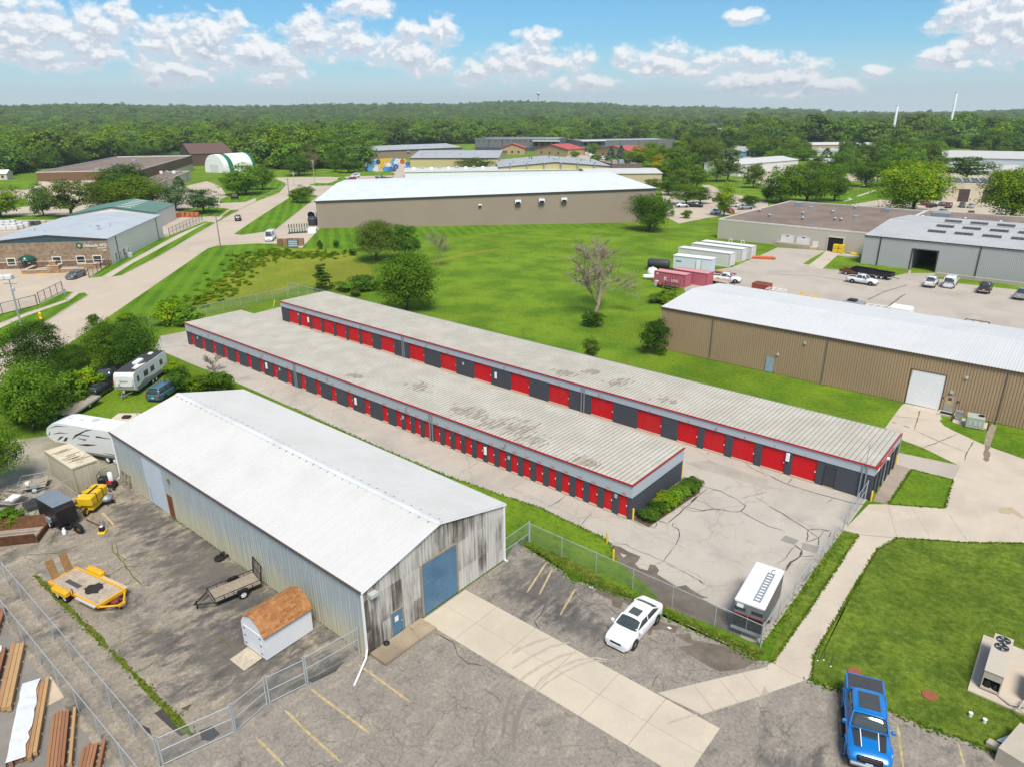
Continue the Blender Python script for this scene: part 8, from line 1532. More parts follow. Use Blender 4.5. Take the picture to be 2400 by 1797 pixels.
# condensers and pads
tanm = M('hvac_tan', (.46,.41,.34), .6, var=.06); fan_m = M('fan_dark', (.03,.03,.03), .6)
hv = thing('condenser_unit', 'long tan rooftop-style condenser with two fans on a lawn pad', 'condenser', (.62,45.05,0), 0)
MB().box(-.48,.48,-2.05,2.0,.18,.3).box(-.48,.48,-1.3,2.0,.3,1.5).build('cabinet', tanm, hv); MB().box(-.48,-.42,-2.05,-1.3,.3,1.5).box(.42,.48,-2.05,-1.3,.3,1.5).box(-.42,.42,-2.05,-1.3,1.0,1.5).build('end_cabinet', tanm, hv); MB().box(-.5,.5,-2.08,2.03,1.5,1.54).build('top_panel', tanm, hv); MB().bbox(-.38,.0,-1.95,-1.4,.3,.8,.08).bbox(.08,.38,-1.95,-1.4,.3,.7,.08).build('compressor', black_m, hv)
for y in (.75,1.55):
    o = MB().lathe([(.01,0),(.36,0),(.36,.03)], (0,y,1.541), 'z', 24, False).build('fan_well', fan_m, hv); MB().lathe([(.36,.0),(.39,.03),(.36,.05)], (0,y,1.545), 'z', 24).build('fan_ring', M('ring_dark', (.09,.085,.08), .6), o)
    for k in range(4):
        a = R(90*k+20); MB().add([(math.cos(a+q)*r_, y+math.sin(a+q)*r_, 1.575+z_) for q,r_,z_ in ((-.05,.07,.0),(-.28,.33,.012),(.28,.33,-.012),(.2,.07,0))], [(0,1,2,3)]).build('fan_blade', galv, o)
hp_ = MB().prism([(-.45,48.6),(-.38,42.45),(2.1,42.4),(6,42.4),(6,48.6)],0,.1).build('concrete_pad', walk_m); tag(hp_, 'concrete pad under the two-fan condenser on the lawn', 'pad')
sb_ = thing('equipment_box', 'tan electrical cabinet beside the condenser, cut by the right edge', 'cabinet', (2.6,44.6,.1), 0); MB().bbox(-.3,1.5,-1.2,.9,0,1.2,.05).build('cabinet', tanm, sb_); MB().path([(-1.5,-1.6,.05),(-.9,-2.0,.1),(-.2,-1.9,.3),(.2,-1.4,.6)],.06).path([(-.3,-1.3,.3),(-.5,-2.6,.5),(.4,-3.0,.4)],.05).build('conduit', tanm, sb_)
st_ = thing('loading_stoop', 'concrete stoop and broken wall at the lower right corner', 'stoop', (1.75,38.35,0), R(-14)); MB().box(0,5,-.6,2.2,0,.95).build('block', M('stoop_conc', (.42,.37,.30), .9, var=.15), st_); MB().bbox(-.75,-.02,.1,.55,0,.3,.05).build('rubble', M('rubble', (.42,.36,.27), .9), st_); MB().add([(-.5,.9,.05),(.1,.8,.25),(.15,1.6,.3),(-.2,1.9,.1)], [(0,1,2,3)]).build('plastic_sheet', M('pale_plastic', (.55,.60,.63), .4), st_)
for p, lb in (((-5.97,39.72),'rust-red manhole lid just behind the blue pickup'),((-2.03,40.59),'rust-red manhole lid in the near lawn')):
    t = thing('manhole_cover', lb, 'manhole', (p[0],p[1],.012), 0, 'manhole lids'); MB().lathe([(.42,0),(.42,.05),(.36,.06),(.01,.06)], (0,0,0), 'z', 24, False).build('lid', M('lid_red', (.26,.085,.045), .8, var=.2, scale=4), t)
for p, lb in (((.09,40.39),'left one of two white cleanout caps in the lawn'),((.78,40.38),'right one of two white cleanout caps in the lawn')):
    t = thing('cleanout_cap', lb, 'pipe cap', (p[0],p[1],0), 0, 'white pipe caps'); MB().lathe([(.09,0),(.09,.2),(.11,.2),(.11,.27),(.01,.28)], (0,0,0), 'z', 14, False).build('cap', white_m, t)
for i, p in enumerate(((-8.07,39.26), (-7.79,39.56), (-7.27,39.28))):
    t = thing('marker_stake', ('short dark green stake at the footpath corner','thin grey-green stake between two others','white-topped green stake nearest the lawn')[i], 'stake', (p[0],p[1],0), 0, 'lawn stakes'); MB().tube((0,0,0),(0,0,.9),.025,n=6).build('stake', M('stake_green', (.03,.10,.06), .7), t); MB().ball((0,0,.05),(.06,.06,.05)).build('cap', white_m, t)
# air handler beside the tan building
gcab = M('hvac_green', (.36,.39,.33), .6, var=.06)
ah = thing('air_handler', 'grey-green packaged air handler beside the tan building', 'air handler', (-6.75,86.25,.1), R(8)); MB().bbox(-.85,.85,-.65,.75,0,1.25,.06).build('cabinet', gcab, ah); MB().lathe([(.01,0),(.3,0),(.32,.05),(.28,.08)], (.5,.1,1.25), 'z', 20).build('fan', fan_m, ah)
for x in (-.45,.05,.45): MB().cbox((x,-.66,.55),(.28,.02,.5)).build('access_panel', M('panel_pale', (.45,.48,.44), .6), ah)
a2_ = thing('meter_cabinet', 'small grey cabinet between the door step and the air handler', 'cabinet', (-8.45,87.5,.1), 0); MB().bbox(-.35,.35,-.3,.3,0,.85,.04).build('cabinet', galv, a2_); MB().box(-.37,.37,-.34,.32,.85,.9).build('lid', galv, a2_)
for p, lb in (((-8.90,86.50),'rusty guard post left of the air handler'),((-7.15,85.93),'rusty guard post in front of the air handler'),((-5.46,86.15),'rusty guard post right of the air handler')):
    t = thing('guard_post', lb, 'post', (p[0],p[1],0), 0, 'rusty guard posts'); MB().lathe([(.09,0),(.09,1.0),(.01,1.02)], (0,0,0), 'z', 10).build('tube', M('rust_brown', (.085,.04,.03), .8, var=.3), t)
tag(struct(sheet('drain_channel', [(-5.47,86.60),(-5.33,88.30),(-4.82,88.13),(-4.60,81.78),(-5.17,81.84)], M('drain', (.27,.225,.17), .95, var=.4, scale=2), .014)))
sheet('grass_patch', [(-9.99,86.02),(-9.49,86.42),(-8.67,86.28),(-5.46,86.15),(-5.09,82.01),(-5.39,81.94),(-8.60,83.95),(-9.60,85.12)], lawn, .0135)
sheet('equipment_pad', [(-8.90,86.92),(-8.49,87.87),(-7.86,88.18),(-5.66,88.35),(-5.46,86.15),(-7.58,85.77),(-8.77,86.20)], walk_m, .02)
# poles, lamps, signs, hydrant
pole_m = M('pole_wood', (.20,.165,.13), .9, var=.2)
def pole(p, h, label, arm=None, m=pole_m, lamp=False, wires=True):
    t = thing('lamp_post' if lamp else 'utility_pole', label, 'lamp post' if lamp else 'pole', (p[0],p[1],0), HEAD); MB().tube((0,0,-.1),(0,0,h),.16 if not lamp else .11,.10 if not lamp else .06,8).build('shaft', m, t)
    if lamp: MB().path([(0,0,h-.2),(.8,0,h+.15),(1.7,0,h+.2)],.05).build('arm', m, t); MB().bbox(1.5,2.2,-.15,.15,h+.12,h+.24,.04).build('lamp_head', white_m, t)
    else: MB().box(-1.0,1.0,-.06,.06,h-.7,h-.55).build('crossarm', m, t); MB().lathe([(.2,0),(.2,.6),(.05,.7)], (.25,0,h-1.8), 'z', 10).build('transformer', galv, t)
pole((-171.4,89.2),9.1,'wooden utility pole on the mown strip by the street'); pole((-246.7,159.2),9.1,'utility pole beside the three median trees'); pole((-298.3,207.3),11.7,'tall pale pole on the cul-de-sac island',m=M('pole_pale',(.42,.39,.35),.9)); pole((-301.4,197.9),6.6,'thin pole on the far side of the street',m=M('pole_pale',(.42,.39,.35),.9)); pole((-289.9,240.1),7.6,'grey pole in front of the spool yard',m=M('pole_pale',(.42,.39,.35),.9)); pole((-286.8,246.5),7.9,'dark pole in front of the blue drums'); pole((-287.8,294.7),7.1,'pale pole at the broad dark tree by the yellow plant',m=M('pole_pale',(.42,.39,.35),.9))
pole((-72.2,276.1),7.2,'lamp post on the grassy bank behind the gravel roof',lamp=True,m=M('pole_tan',(.34,.28,.20),.8)); pole((-115.9,276.7),8.6,'lamp post beside the far drive',lamp=True,m=galv); pole((-189.2,358.0),5.6,'white lamp post at the golden trees',lamp=True,m=white_m); pole((-130.5,32.6),8.2,'utility pole with grey transformer at the left edge',m=M('pole_grey',(.30,.30,.30),.8)); pole((-132.0,750.3),9,'utility pole at the left end of the grey warehouse')
hy = thing('fire_hydrant', 'yellow fire hydrant on the left street verge', 'hydrant', (*(-135.5,36.9),.1), 0); MB().lathe([(.2,0),(.2,.06),(.14,.08),(.14,.5),(.19,.53),(.17,.62),(.08,.75),(.01,.78)], (0,0,0), 'z', 14).build('barrel', yellow_m, hy); MB().tube((-.25,0,.42),(.25,0,.42),.07,n=8).tube((0,-.22,.42),(0,0,.42),.08,n=8).build('outlets', yellow_m, hy); hy.scale = (1.5,1.5,1.5)
sg = thing('street_sign', 'black notice board on the verge near the tent', 'sign', (-270.3,149.7), HEAD); MB().box(-1.6,1.6,-.1,.1,.5,2.6).build('board', M('sign_black', (.02,.018,.02), .6), sg); MB().box(-1.4,-1.25,-.1,.1,0,.5).box(1.25,1.4,-.1,.1,0,.5).build('legs', black_m, sg)
for k,(z,w_) in enumerate(((2.2,1.1),(1.85,.9),(1.5,1.2))): MB().box(-w_,w_,-.115,-.1,z-.07,z+.07).build('line', M('sign_grey', (.30,.28,.28), .6), sg)
s2_ = thing('yellow_sign', 'small yellow marker sign on the small verge', 'sign', (-234.1,126.1), HEAD); MB().tube((0,0,0),(0,0,1.2),.04).build('post', galv, s2_); MB().box(-.35,.35,-.03,.0,.6,1.3).build('plate', yellow_m, s2_)
s3_ = thing('road_sign', 'grey sign post seen from behind on the left verge', 'sign', (-145.4,44.3), HEAD); MB().tube((0,0,0),(0,0,2.3),.04).build('post', galv, s3_); MB().box(-.35,.35,-.03,.0,1.6,2.35).build('plate', galv, s3_)
# far chimneys and water tower
def stack(p, h, label, r): t = thing('chimney_stack', label, 'chimney', (p[0],p[1],0), 0); MB().lathe([(r,0),(r*.7,h),(r*.5,h+.5)], (0,0,0), 'z', 14).build('shaft', M('stack_white', (.72,.74,.76), .7, var=.03), t); MB().lathe([(r*.72,0),(r*.72,h*.03)], (0,0,h*.97), 'z', 14).build('rim', M('stack_grey', (.5,.5,.52), .7), t)
stack((-195.4,840.3), 36.54, 'shorter white far chimney, left of the taller one', 1.5); stack((-161.3,934.2), 49.46, 'taller white chimney standing against the sky at the right', 1.5)
wt_ = thing('water_tower', 'tiny water tower on the far horizon ridge', 'water tower', (0,0,0)); aw_ = R(2.1); rw_ = 3300; wt_.location = (math.sin(aw_-HEAD)*rw_*1.0, math.cos(aw_-HEAD)*rw_, 0); aa = math.atan2(0,1)
MB().tube((0,0,40),(0,0,100),3,n=8).ball((0,0,104),(9,9,6),10,6).build('tank', M('tower_pale', (.55,.58,.62), .7), wt_)
# red and white containers beyond the lawn
def container(label, a, b_, hw_, H, m, top, rear=None, z=0):
    a, b_ = Vector(a), Vector(b_); d = b_-a; L = d.length; nrm = Vector((-d.y,d.x)).normalized(); c = (a+b_)/2+nrm*hw_; t = thing('shipping_container', label, 'container', (c.x,c.y,z), math.atan2(d.y,d.x)); cont_body(t, L/2, hw_, H, m, top); return t, L/2
redc = M('container_red', (.45,.12,.155), .7, var=.12, scale=.8); redt = M('container_red_top', (.57,.26,.28), .7, var=.1)
kl, hl = container('front red shipping container with white lettering on its side', (-68.4,125.6), (-61.6,125.6), 1.2, 2.5, redc, redt)
link('lettering', text_mesh('K', 1.15, lm, .01), kl, wall_mtx((-.9,-1.235,1.15), (1,0,0))); link('lettering', text_mesh('LINE', .75, lm, .01), kl, wall_mtx((1.15,-1.235,1.0), (1,0,0))); MB().box(-2.95,-2.55,-1.235,-1.225,1.9,2.15).build('code_panel', lm, kl)
container('rear red shipping container partly hidden by the front one', (-65.9,129.0), (-58.6,129.0), 1.2, 2.6, redc, redt)
whc = M('container_white', (.60,.60,.57), .6, var=.06); wht = M('container_white_top', (.70,.71,.70), .6)
container('nearest white container with long ribbed side', (-75.6,149.4), (-63.0,149.4), 1.25, 3.0, whc, wht); container('middle white container of the three', (-75.7,156.2), (-63.2,156.2), 1.25, 3.0, whc, wht)
fc_, hl = container('farthest white container with two vent hoops on top', (-75.6,161.0), (-63.0,161.0), 1.25, 2.9, whc, wht)
for x in (0,3): MB().path([(x,.3,2.9),(x,.3,3.7),(x+.35,.3,3.9),(x+.7,.3,3.7),(x+.7,.3,2.9)],.06).build('vent_hoop', white_m, fc_)
bt2 = thing('office_trailer', 'white boxy site trailer behind the red containers', 'trailer', (-66.7,139.4,0), R(6)); bwh = M('trailer_bluewhite', (.62,.67,.72), .5, var=.04)
MB().box(-4.2,4.2,-1.2,1.2,.7,3.4).build('box_body', bwh, bt2); MB().box(-4.3,4.3,-1.3,1.3,3.4,3.5).build('roof', white_m, bt2)
for x0 in (.9,): MB().box(x0,x0+1.0,-1.24,-1.2,.9,2.9).build('door', white_m, bt2); MB().box(x0-.1,x0,-1.26,-1.2,.8,3.0).box(x0+1.0,x0+1.1,-1.26,-1.2,.8,3.0).build('door_frame', steel_grey, bt2)
MB().box(-3.6,-2.4,-1.24,-1.2,2.2,2.5).build('logo', M('logo_teal', (.10,.25,.26), .6), bt2)
for x in (-1.2,0): [wheel(bt2,x,s*1.05,.45,.25,s,white_m) for s in (-1,1)]
tk = thing('tanker_trailer', 'black tank trailer behind the red containers', 'tank trailer', (-73.5,136.5,0), R(15)); MB().lathe([(.01,-2.4),(.8,-2.3),(.95,-1.8),(.95,1.8),(.8,2.3),(.01,2.4)], (0,0,1.6), 'x', 18).build('tank', M('tank_black', (.05,.055,.06), .4, var=.1), tk); MB().box(-2.5,2.8,-.4,.4,.55,.75).build('chassis', black_m, tk)
for x in (-1.6,-.7): [wheel(tk,x,s*.95,.5,.28,s,white_m) for s in (-1,1)]
wtk = thing('water_tank', 'white plastic tank left of the red containers', 'tank', (-71.3,130.0,0), 0); MB().lathe([(.9,0),(1.05,.15),(1.05,1.6),(.7,1.9),(.25,2.0),(.25,2.15),(.01,2.15)], (0,0,0), 'z', 18).build('shell', white_m, wtk); MB().lathe([(.28,0),(.28,.08)], (0,0,2.13), 'z', 12).build('lid', galv, wtk)
pt = thing('propane_tank', 'white propane tank lying on the lawn', 'tank', (*(-70.6,127.6),0), R(28)); MB().lathe([(.01,-1.4),(.35,-1.25),(.42,-1.0),(.42,1.0),(.35,1.25),(.01,1.4)], (0,0,.6), 'x', 14).build('tank', white_m, pt); MB().box(-.9,-.75,-.35,.35,0,.35).box(.75,.9,-.35,.35,0,.35).build('feet', galv, pt)
sk = thing('steel_rack', 'dark steel rack in front of the lettered red container', 'rack', (-63.2,122.6,0), R(-8)); MB().path([(-1.6,-.6,0),(-1.6,-.6,1.1),(1.6,-.6,1.1),(1.6,-.6,0)],.06).path([(-1.6,.6,0),(-1.6,.6,1.1),(1.6,.6,1.1),(1.6,.6,0)],.06).build('frame', iron, sk); MB().box(-1.6,1.6,-.6,.6,.5,.58).build('shelf', iron, sk); MB().lathe([(.01,-.5),(.45,-.4),(.45,.4),(.01,.5)], (-2.4,0,.6), 'x', 12).build('red_drum', M('drum_red', (.22,.05,.05), .7), sk); MB().box(-3.6,-3.0,-.3,.3,.1,1.2).build('grey_crate', M('crate_grey', (.50,.50,.48), .7), sk)
ft = thing('flat_trailer', 'tan-decked flat trailer between containers and work pickup', 'trailer', (-58.0,132.6,0), R(-12)); deck_planks(ft,-2.6,2.6,-1.1,1.1,.75,8,M('tan_deck', (.44,.33,.22), .9, var=.25)); MB().box(-2.7,2.7,-1.2,-1.1,.6,.8).box(-2.7,2.7,1.1,1.2,.6,.8).tube((2.7,0,.7),(4,0,.6),.07).build('frame', iron, ft); [wheel(ft,x,s*1.0,.38,.22,s,white_m) for x in (-.5,.5) for s in (-1,1)]
rt = thing('skid_platform', 'rust-red steel skid with tan deck behind the white site trailer', 'skid', (-60.5,141.5,0), R(-20)); MB().box(-2,2,-1.2,1.2,.3,.5).build('frame', M('skid_red', (.25,.05,.03), .8, var=.3), rt); MB().box(-1.8,.6,-1.0,1.0,.5,.8).build('deck', M('skid_tan', (.46,.30,.20), .8), rt)
op = thing('pipe_bundle', 'orange-red pipes stacked on the grass by the block building', 'pipes', (*(-61.2,163.6),0), R(25))
for i in range(9): y = -.9+.45*(i%5); z = .15 if i < 5 else .42; MB().tube((-2.6+rnd.uniform(-.3,.3),y,z),(2.6+rnd.uniform(-.3,.3),y+rnd.uniform(-.1,.1),z),.14,n=8).build('pipe', M('pipe_orange', (.50,.13,.045), .6, var=.15), op)
yc = [thing('bulk_crate', lb, 'crate', (x,181.9,0), 0, 'yellow bulk crates') for x, lb in ((-50.4,'left yellow bulk crate stack beside the open bay'),(-49.1,'right yellow bulk crate stack beside the open bay'))]
for t in yc:
    for z in (0,1.0): o = MB().bbox(-.58,.58,-.55,.55,z+.12,z+.97,.04).build('crate_box', M('crate_yellow', (.66,.48,.02), .6, var=.1), t); [MB().box(x-.1,x+.1,-.5,.5,z,z+.12).build('skid', M('crate_yellow', (.66,.48,.02)), o) for x in (-.45,0,.45)]
yh = thing('covered_heap', 'yellow tarp heap beside the blue drum at the grey shed', 'tarp heap', (-45.8,180.5,0), 0); MB().ball((0,0,.3),(1.1,.7,.5)).build('tarp', yellow_m, yh); MB().bbox(-1.2,1.6,-1.3,-.8,.05,.25,.03).build('board_stack', white_m, yh)
bd = thing('oil_drum', 'blue drum at the corner of the grey shed', 'drum', (-43.8,180.8,0), 0); MB().lathe([(.3,0),(.3,.3),(.32,.32),(.3,.34),(.3,.9),(.01,.9)], (0,0,0), 'z', 14).build('barrel', M('drum_blue', (.02,.07,.18), .5), bd); MB().lathe([(.31,.86),(.31,.92)], (0,0,0), 'z', 14).build('rim', M('drum_blue', (.02,.07,.18)), bd)
for lb, p, rz in (('left black dump trailer behind the white pickup',(-37.9,159.4),R(-10)),('right black dump trailer behind the white pickup',(-34.2,158.2),R(-10))):
    t = thing('dump_trailer', lb, 'trailer', (p[0],p[1],0), rz, 'black dump trailers'); MB().box(-2.2,2.2,-1.05,1.05,.7,.8).build('floor', black_m, t)
    for s in (-1,1): MB().box(-2.2,2.2,s*1.05-.04,s*1.05+.04,.7,1.5).build('side', black_m, t); [wheel(t,x,s*1.0,.4,.22,s,white_m) for x in (-.5,.5)]
    MB().box(-2.24,-2.16,-1.05,1.05,.7,1.5).box(2.16,2.24,-1.05,1.05,.7,1.5).build('ends', black_m, t); MB().tube((2.2,0,.6),(3.6,0,.5),.07).build('tongue', black_m, t)
rsx = thing('scrap_trailer', 'rust-brown low trailer at the left of the black dump trailers', 'trailer', (*(-40.6,158.1),0), R(-10)); MB().box(-1.5,1.5,-.9,.9,.5,.6).build('floor', rust, rsx); MB().box(-1.5,1.5,-.95,-.9,.5,1.2).box(-1.5,1.5,.9,.95,.5,1.2).build('side', rust, rsx); [wheel(rsx,0,s*.9,.35,.2,s,white_m) for s in (-1,1)]
# things peeping over the tan building from the loading yard
for nm, lb, cat, p, m, z0 in (('dumpster','rusty red open dumpster behind the tan building ridge','dumpster',(-49.1,132.8),M('dumpster_red', (.26,.06,.035), .8, var=.3),1.5),('work_van_roof','white boxy utility trailer behind the tan roof','trailer',(-23.4,126.2),white_m,2.4),('tubular_rack','yellow tubular frame behind the tan roof','frame',(-39.3,129.2),yellow_m,1.4),('generator','dark grey generator behind the tan roof','generator',(-31.6,130.0),steel_grey,1.3),('truck_rack','white ladder rack frame behind the tan roof','rack',(-45.1,129.3),white_m,1.5),('flatbed_rail','dark railed trailer bed behind the tan roof at the right','trailer',(-12.9,127.2),black_m,1.6),('white_rack','low white rack behind the tan roof','rack',(-27.4,128.0),white_m,1.5)):
    t = thing(nm, lb, cat, (p[0],p[1],0), R(-2))
    if nm in ('tubular_rack','truck_rack','white_rack','flatbed_rail'):
        for s in (-1,1): MB().path([(-1.6,s*.8,0),(-1.6,s*.8,z0),(1.6,s*.8,z0),(1.6,s*.8,0)],.06).build('side_frame', m, t)
        for x in (-1.6,-.5,.6,1.6): MB().tube((x,-.8,z0),(x,.8,z0),.05).build('cross_bar', m, t)
    else:
        MB().bbox(-1.6,1.6,-1.1,1.1,.3,z0,.08).build('box_body', m, t)
        if nm == 'dumpster': MB().box(-1.45,1.45,-.95,.95,z0,z0+.004).build('open_top', rust, t)
        if nm == 'work_van_roof': MB().bbox(-1.5,1.5,-1.0,1.0,z0,z0+.15,.05).build('roof', white_m, t); [wheel(t,0,s*1.05,.36,.2,s) for s in (-1,1)]
        if nm == 'generator': MB().bbox(-1.0,.4,-.7,.7,z0,z0+.3,.05).build('hood', black_m, t)
# cable drums in the far yard
dm_ = dict(blue=M('drum_skyblue', (.05,.30,.55), .6, var=.1), yellow=M('drum_yellow', (.62,.42,.03), .6, var=.1), white=M('drum_white', (.6,.64,.7), .6, var=.1), navy=M('drum_navy', (.02,.04,.10), .6), red=M('drum_redorange', (.40,.10,.03), .6), dblue=M('drum_deep', (.03,.10,.30), .6))
for u, v, c_, lb in ((985,748,'blue','front light blue drum at the left of the spool yard'),(1000,715,'blue','second light blue drum along the screen fence'),(1018,690,'blue','third light blue drum along the screen fence'),(1032,676,'white','pale drum at the back of the left row'),(958,746,'navy','dark drum in the front left corner'),(1040,748,'white','small grey drum right of the front blue one'),(1055,685,'navy','dark drum at the rear left'),
    (1085,672,'yellow','first yellow drum of the rear row'),(1112,670,'yellow','second yellow drum of the rear row'),(1140,669,'yellow','third yellow drum of the rear row'),(1168,667,'yellow','fourth yellow drum of the rear row'),(1192,668,'blue','blue drum after the yellow rear row'),(1218,672,'white','white drum in the rear row'),(1245,676,'white','second white drum in the rear row'),(1262,680,'red','red drum toward the rear right'),(1282,676,'yellow','orange-yellow drum at the rear right end'),
    (1085,735,'yellow','front yellow drum in the centre cluster'),(1092,712,'yellow','rear yellow drum in the centre cluster'),(1115,748,'blue','front left light blue drum in the centre cluster'),(1140,748,'blue','front middle light blue drum in the centre cluster'),(1165,748,'dblue','deep blue drum right of the centre blue pair'),(1190,746,'dblue','deep blue drum at the right of the cluster'),(1150,712,'white','white drum in the centre cluster'),(1175,705,'blue','blue drum in the middle of the cluster'),(1210,725,'dblue','deep blue drum at the right rear of the cluster'),(1200,700,'white','pale drum behind the deep blue ones'),
    (1295,748,'blue','front light blue drum at the right wall'),(1318,735,'blue','second light blue drum at the right wall'),(1310,700,'dblue','rear blue drum at the right wall')):
    p = {'u':0}; x_, y_ = 0, 0
    DR = (u, v)
    t = thing('cable_drum', lb, 'cable drum', (0,0,0), HEAD+R(rnd.uniform(-12,12)), 'cable drums in the spool yard')
    r = 1.45; MB().lathe([(r,-.62),(r,-.5)], (0,0,r), 'y', 18, False).lathe([(.3,-.62),(r,-.62)], (0,0,r), 'y', 18, False).lathe([(.3,-.5),(r,-.5)], (0,0,r), 'y', 18, False).build('front_flange', dm_[c_], t); MB().lathe([(r,.5),(r,.62)], (0,0,r), 'y', 18, False).lathe([(.3,.62),(r,.62)], (0,0,r), 'y', 18, False).lathe([(.3,.5),(r,.5)], (0,0,r), 'y', 18, False).build('rear_flange', dm_[c_], t); MB().lathe([(r*.86,-.5),(r*.86,.5)], (0,0,r), 'y', 18).build('core', dm_['white'] if c_ in ('blue','dblue') else dm_[c_], t)
    # position on the yard: bilinear between its surveyed corners
    q00, q10, q01, q11 = Vector((-341.2,272.7)), Vector((-319.9,288.3)), Vector((-405.8,330.6)), Vector((-383.8,346.3))
    hgt = 32.4; k = (748-v)/84; d0, d1_ = q00.length, q01.length; kk = (1/d0+(1/d1_-1/d0)*k); left, right = q00.lerp(q01, (1/kk-d0)/(d1_-d0)), q10.lerp(q11, (1/kk-d0)/(d1_-d0)); f = (u-(945+55*k))/(385-55*k); pp = left.lerp(right, f); t.location = (pp.x, pp.y, 0)
# goods beside the big taupe building
bp_ = thing('pallet_stack', 'long stack of brown block pallets by the taupe building drive', 'pallets', (-163.3,104.1), R(45)+.05)
for i in range(5):
    for j in range(3): MB().bbox(-3.2+1.35*i,-1.95+1.35*i,-.7,.6,.02+.62*j,.62+.62*j,.03).build('pallet_load', M('block_brown_%d'%(i%3), ((.22,.12,.07),(.28,.17,.10),(.17,.09,.06))[i%3], .9, var=.3, scale=2), bp_)
wr_ = thing('glass_rack', 'blue-grey wrapped crate in front of the block pallets', 'crate', (-160.5,103.1), R(45)); MB().bbox(-1.1,1.1,-.4,.4,.1,1.9,.04).build('crate_box', M('wrap_blue', (.16,.22,.28), .3, var=.2), wr_)
for z in (.5,1.0,1.5): MB().box(-1.15,1.15,-.44,-.4,z-.05,z+.05).build('band', white_m, wr_)
for k in range(8): 
    p = Vector((-180.8,115.4)).lerp(Vector((-178.5,119.9)), k/7); t = thing('steel_stand', ('leftmost green steel frame by the taupe building drive','second green steel frame from the left','third green steel frame from the left','fourth green steel frame from the left','fourth green steel frame from the right','third green steel frame from the right','second green steel frame from the right','rightmost green steel frame by the drive')[k], 'frame', (p.x,p.y,0), R(45), 'green steel frames'); MB().box(-.25,.25,-.9,.9,0,.25).box(-.12,.12,-.12,.12,.25,2.6).build('stand', M('frame_green', (.04,.09,.06), .7), t); MB().box(-.3,.3,-.3,.3,1.2,1.5).box(-.08,.08,-.7,.7,.8,.95).build('bracket', M('frame_pale', (.40,.46,.38), .7), t)
bt3 = thing('vertical_tank', 'black cylindrical tank at the left corner of the taupe building', 'tank', (-188.6,128.9), 0); MB().lathe([(1.4,0),(1.45,2.2),(1.2,2.6),(.01,2.7)], (0,0,0), 'z', 20).build('shell', M('tank_dark', (.03,.035,.045), .5), bt3); MB().lathe([(1.5,2.1),(1.5,2.25)], (0,0,0), 'z', 20).build('rim', steel_grey, bt3)
cu_ = thing('pipe_culvert', 'white-rimmed round culvert piece behind the black tank', 'culvert', (-198.4,135.5), R(40)); MB().lathe([(1.5,-.9),(1.5,.9),(1.25,.9),(1.25,-.9),(1.5,-.9)], (0,0,1.5), 'y', 20).build('ring', M('culvert_white', (.62,.64,.66), .6), cu_); MB().lathe([(.01,-.4),(1.25,-.4)], (0,0,1.5), 'y', 20, False).build('inside_shade', shade_m, cu_)  # black disc paints the shade inside the ring
wb_ = thing('white_bundle', 'white wrapped sheet bundle before the taupe building corner', 'bundle', (-177.2,120.8), R(45)); MB().bbox(-1.2,1.2,-1.6,1.4,0,1.3,.08).build('bundle', white_m, wb_); MB().box(-1.22,1.22,-.15,.0,0,1.32).build('strap', lamp_r, wb_)
# wrapped pallets behind the stone office
for k, (u_, v_, dk) in enumerate(((20,0,0),(75,0,0),(115,0,0),(170,0,0),(225,0,0),(290,0,1),(330,0,1),(375,0,2))): pass
PW = [((-267.2,68.8),0),((-266.5,70.3),0),((-266.5,71.6),0),((-259.9,71.5),0),((-256.4,72.2),0),((-257.8,74.0),1),((-256.8,75.5),1),((-256.7,77.1),2),((-259.9,66.4),0),((-259.3,68.1),0),((-258.3,69.4),0),((-253.4,69.8),0),((-253.8,65.5),0),((-252.8,66.8),0),((-252.1,67.9),0)]
LB = ['white wrapped pallet at the left end of the rear row','second white pallet of the rear row','third white pallet of the rear row','white pallet left of the dark tarped ones','white pallet touching the dark tarped ones','left dark tarped pallet in the row','right dark tarped pallet in the row','tan pallet at the right end of the row','white pallet at the left end of the middle row','second white pallet of the middle row','third white pallet of the middle row','right white pallet of the middle row','left white pallet of the front row','middle white pallet of the front row','right white pallet of the front row']
for (p, c_), lb in zip(PW, LB):
    t = thing('wrapped_pallet', lb, 'pallet', (p[0],p[1],0), R(48), 'wrapped pallets behind the stone office'); MB().bbox(-.8,.8,-.75,.75,.14,1.35,.15).build('load', (M('wrap_white', (.56,.57,.56), .5, var=.12), M('tarp_dark', (.06,.062,.065), .6), M('wrap_tan', (.45,.38,.28), .7))[c_], t); MB().box(-.8,.8,-.7,-.5,0,.14).box(-.8,.8,-.1,.1,0,.14).box(-.8,.8,.5,.7,0,.14).build('pallet', wood_m, t)
for p, lb in (((-176.3,42.6),'white covered pallet at the left edge of the office lot'),((-175.7,43.8),'second white covered pallet in the office lot')): t = thing('wrapped_pallet', lb, 'pallet', (p[0],p[1],0), R(48), 'white pallets in the office lot'); MB().bbox(-.9,.9,-.75,.75,.12,1.0,.2).build('load', M('wrap_white', (.56,.57,.56)), t); MB().box(-.85,.85,-.7,.7,0,.12).build('pallet', wood_m, t)
for k, (p, lb) in enumerate((((-239.5,111.8),'left orange crate pile behind the green-roofed shed'),((-235.8,114.7),'right orange crate pile behind the green-roofed shed'))): t = thing('crate_pile', lb, 'crates', (p[0],p[1],0), R(45), 'orange crate piles'); [MB().bbox(-2+1.4*i,-.8+1.4*i,-.6,.6,0,1.6,.05).build('crate_box', M('crate_orange', (.42,.13,.06), .8, var=.2), t) for i in range(3)]
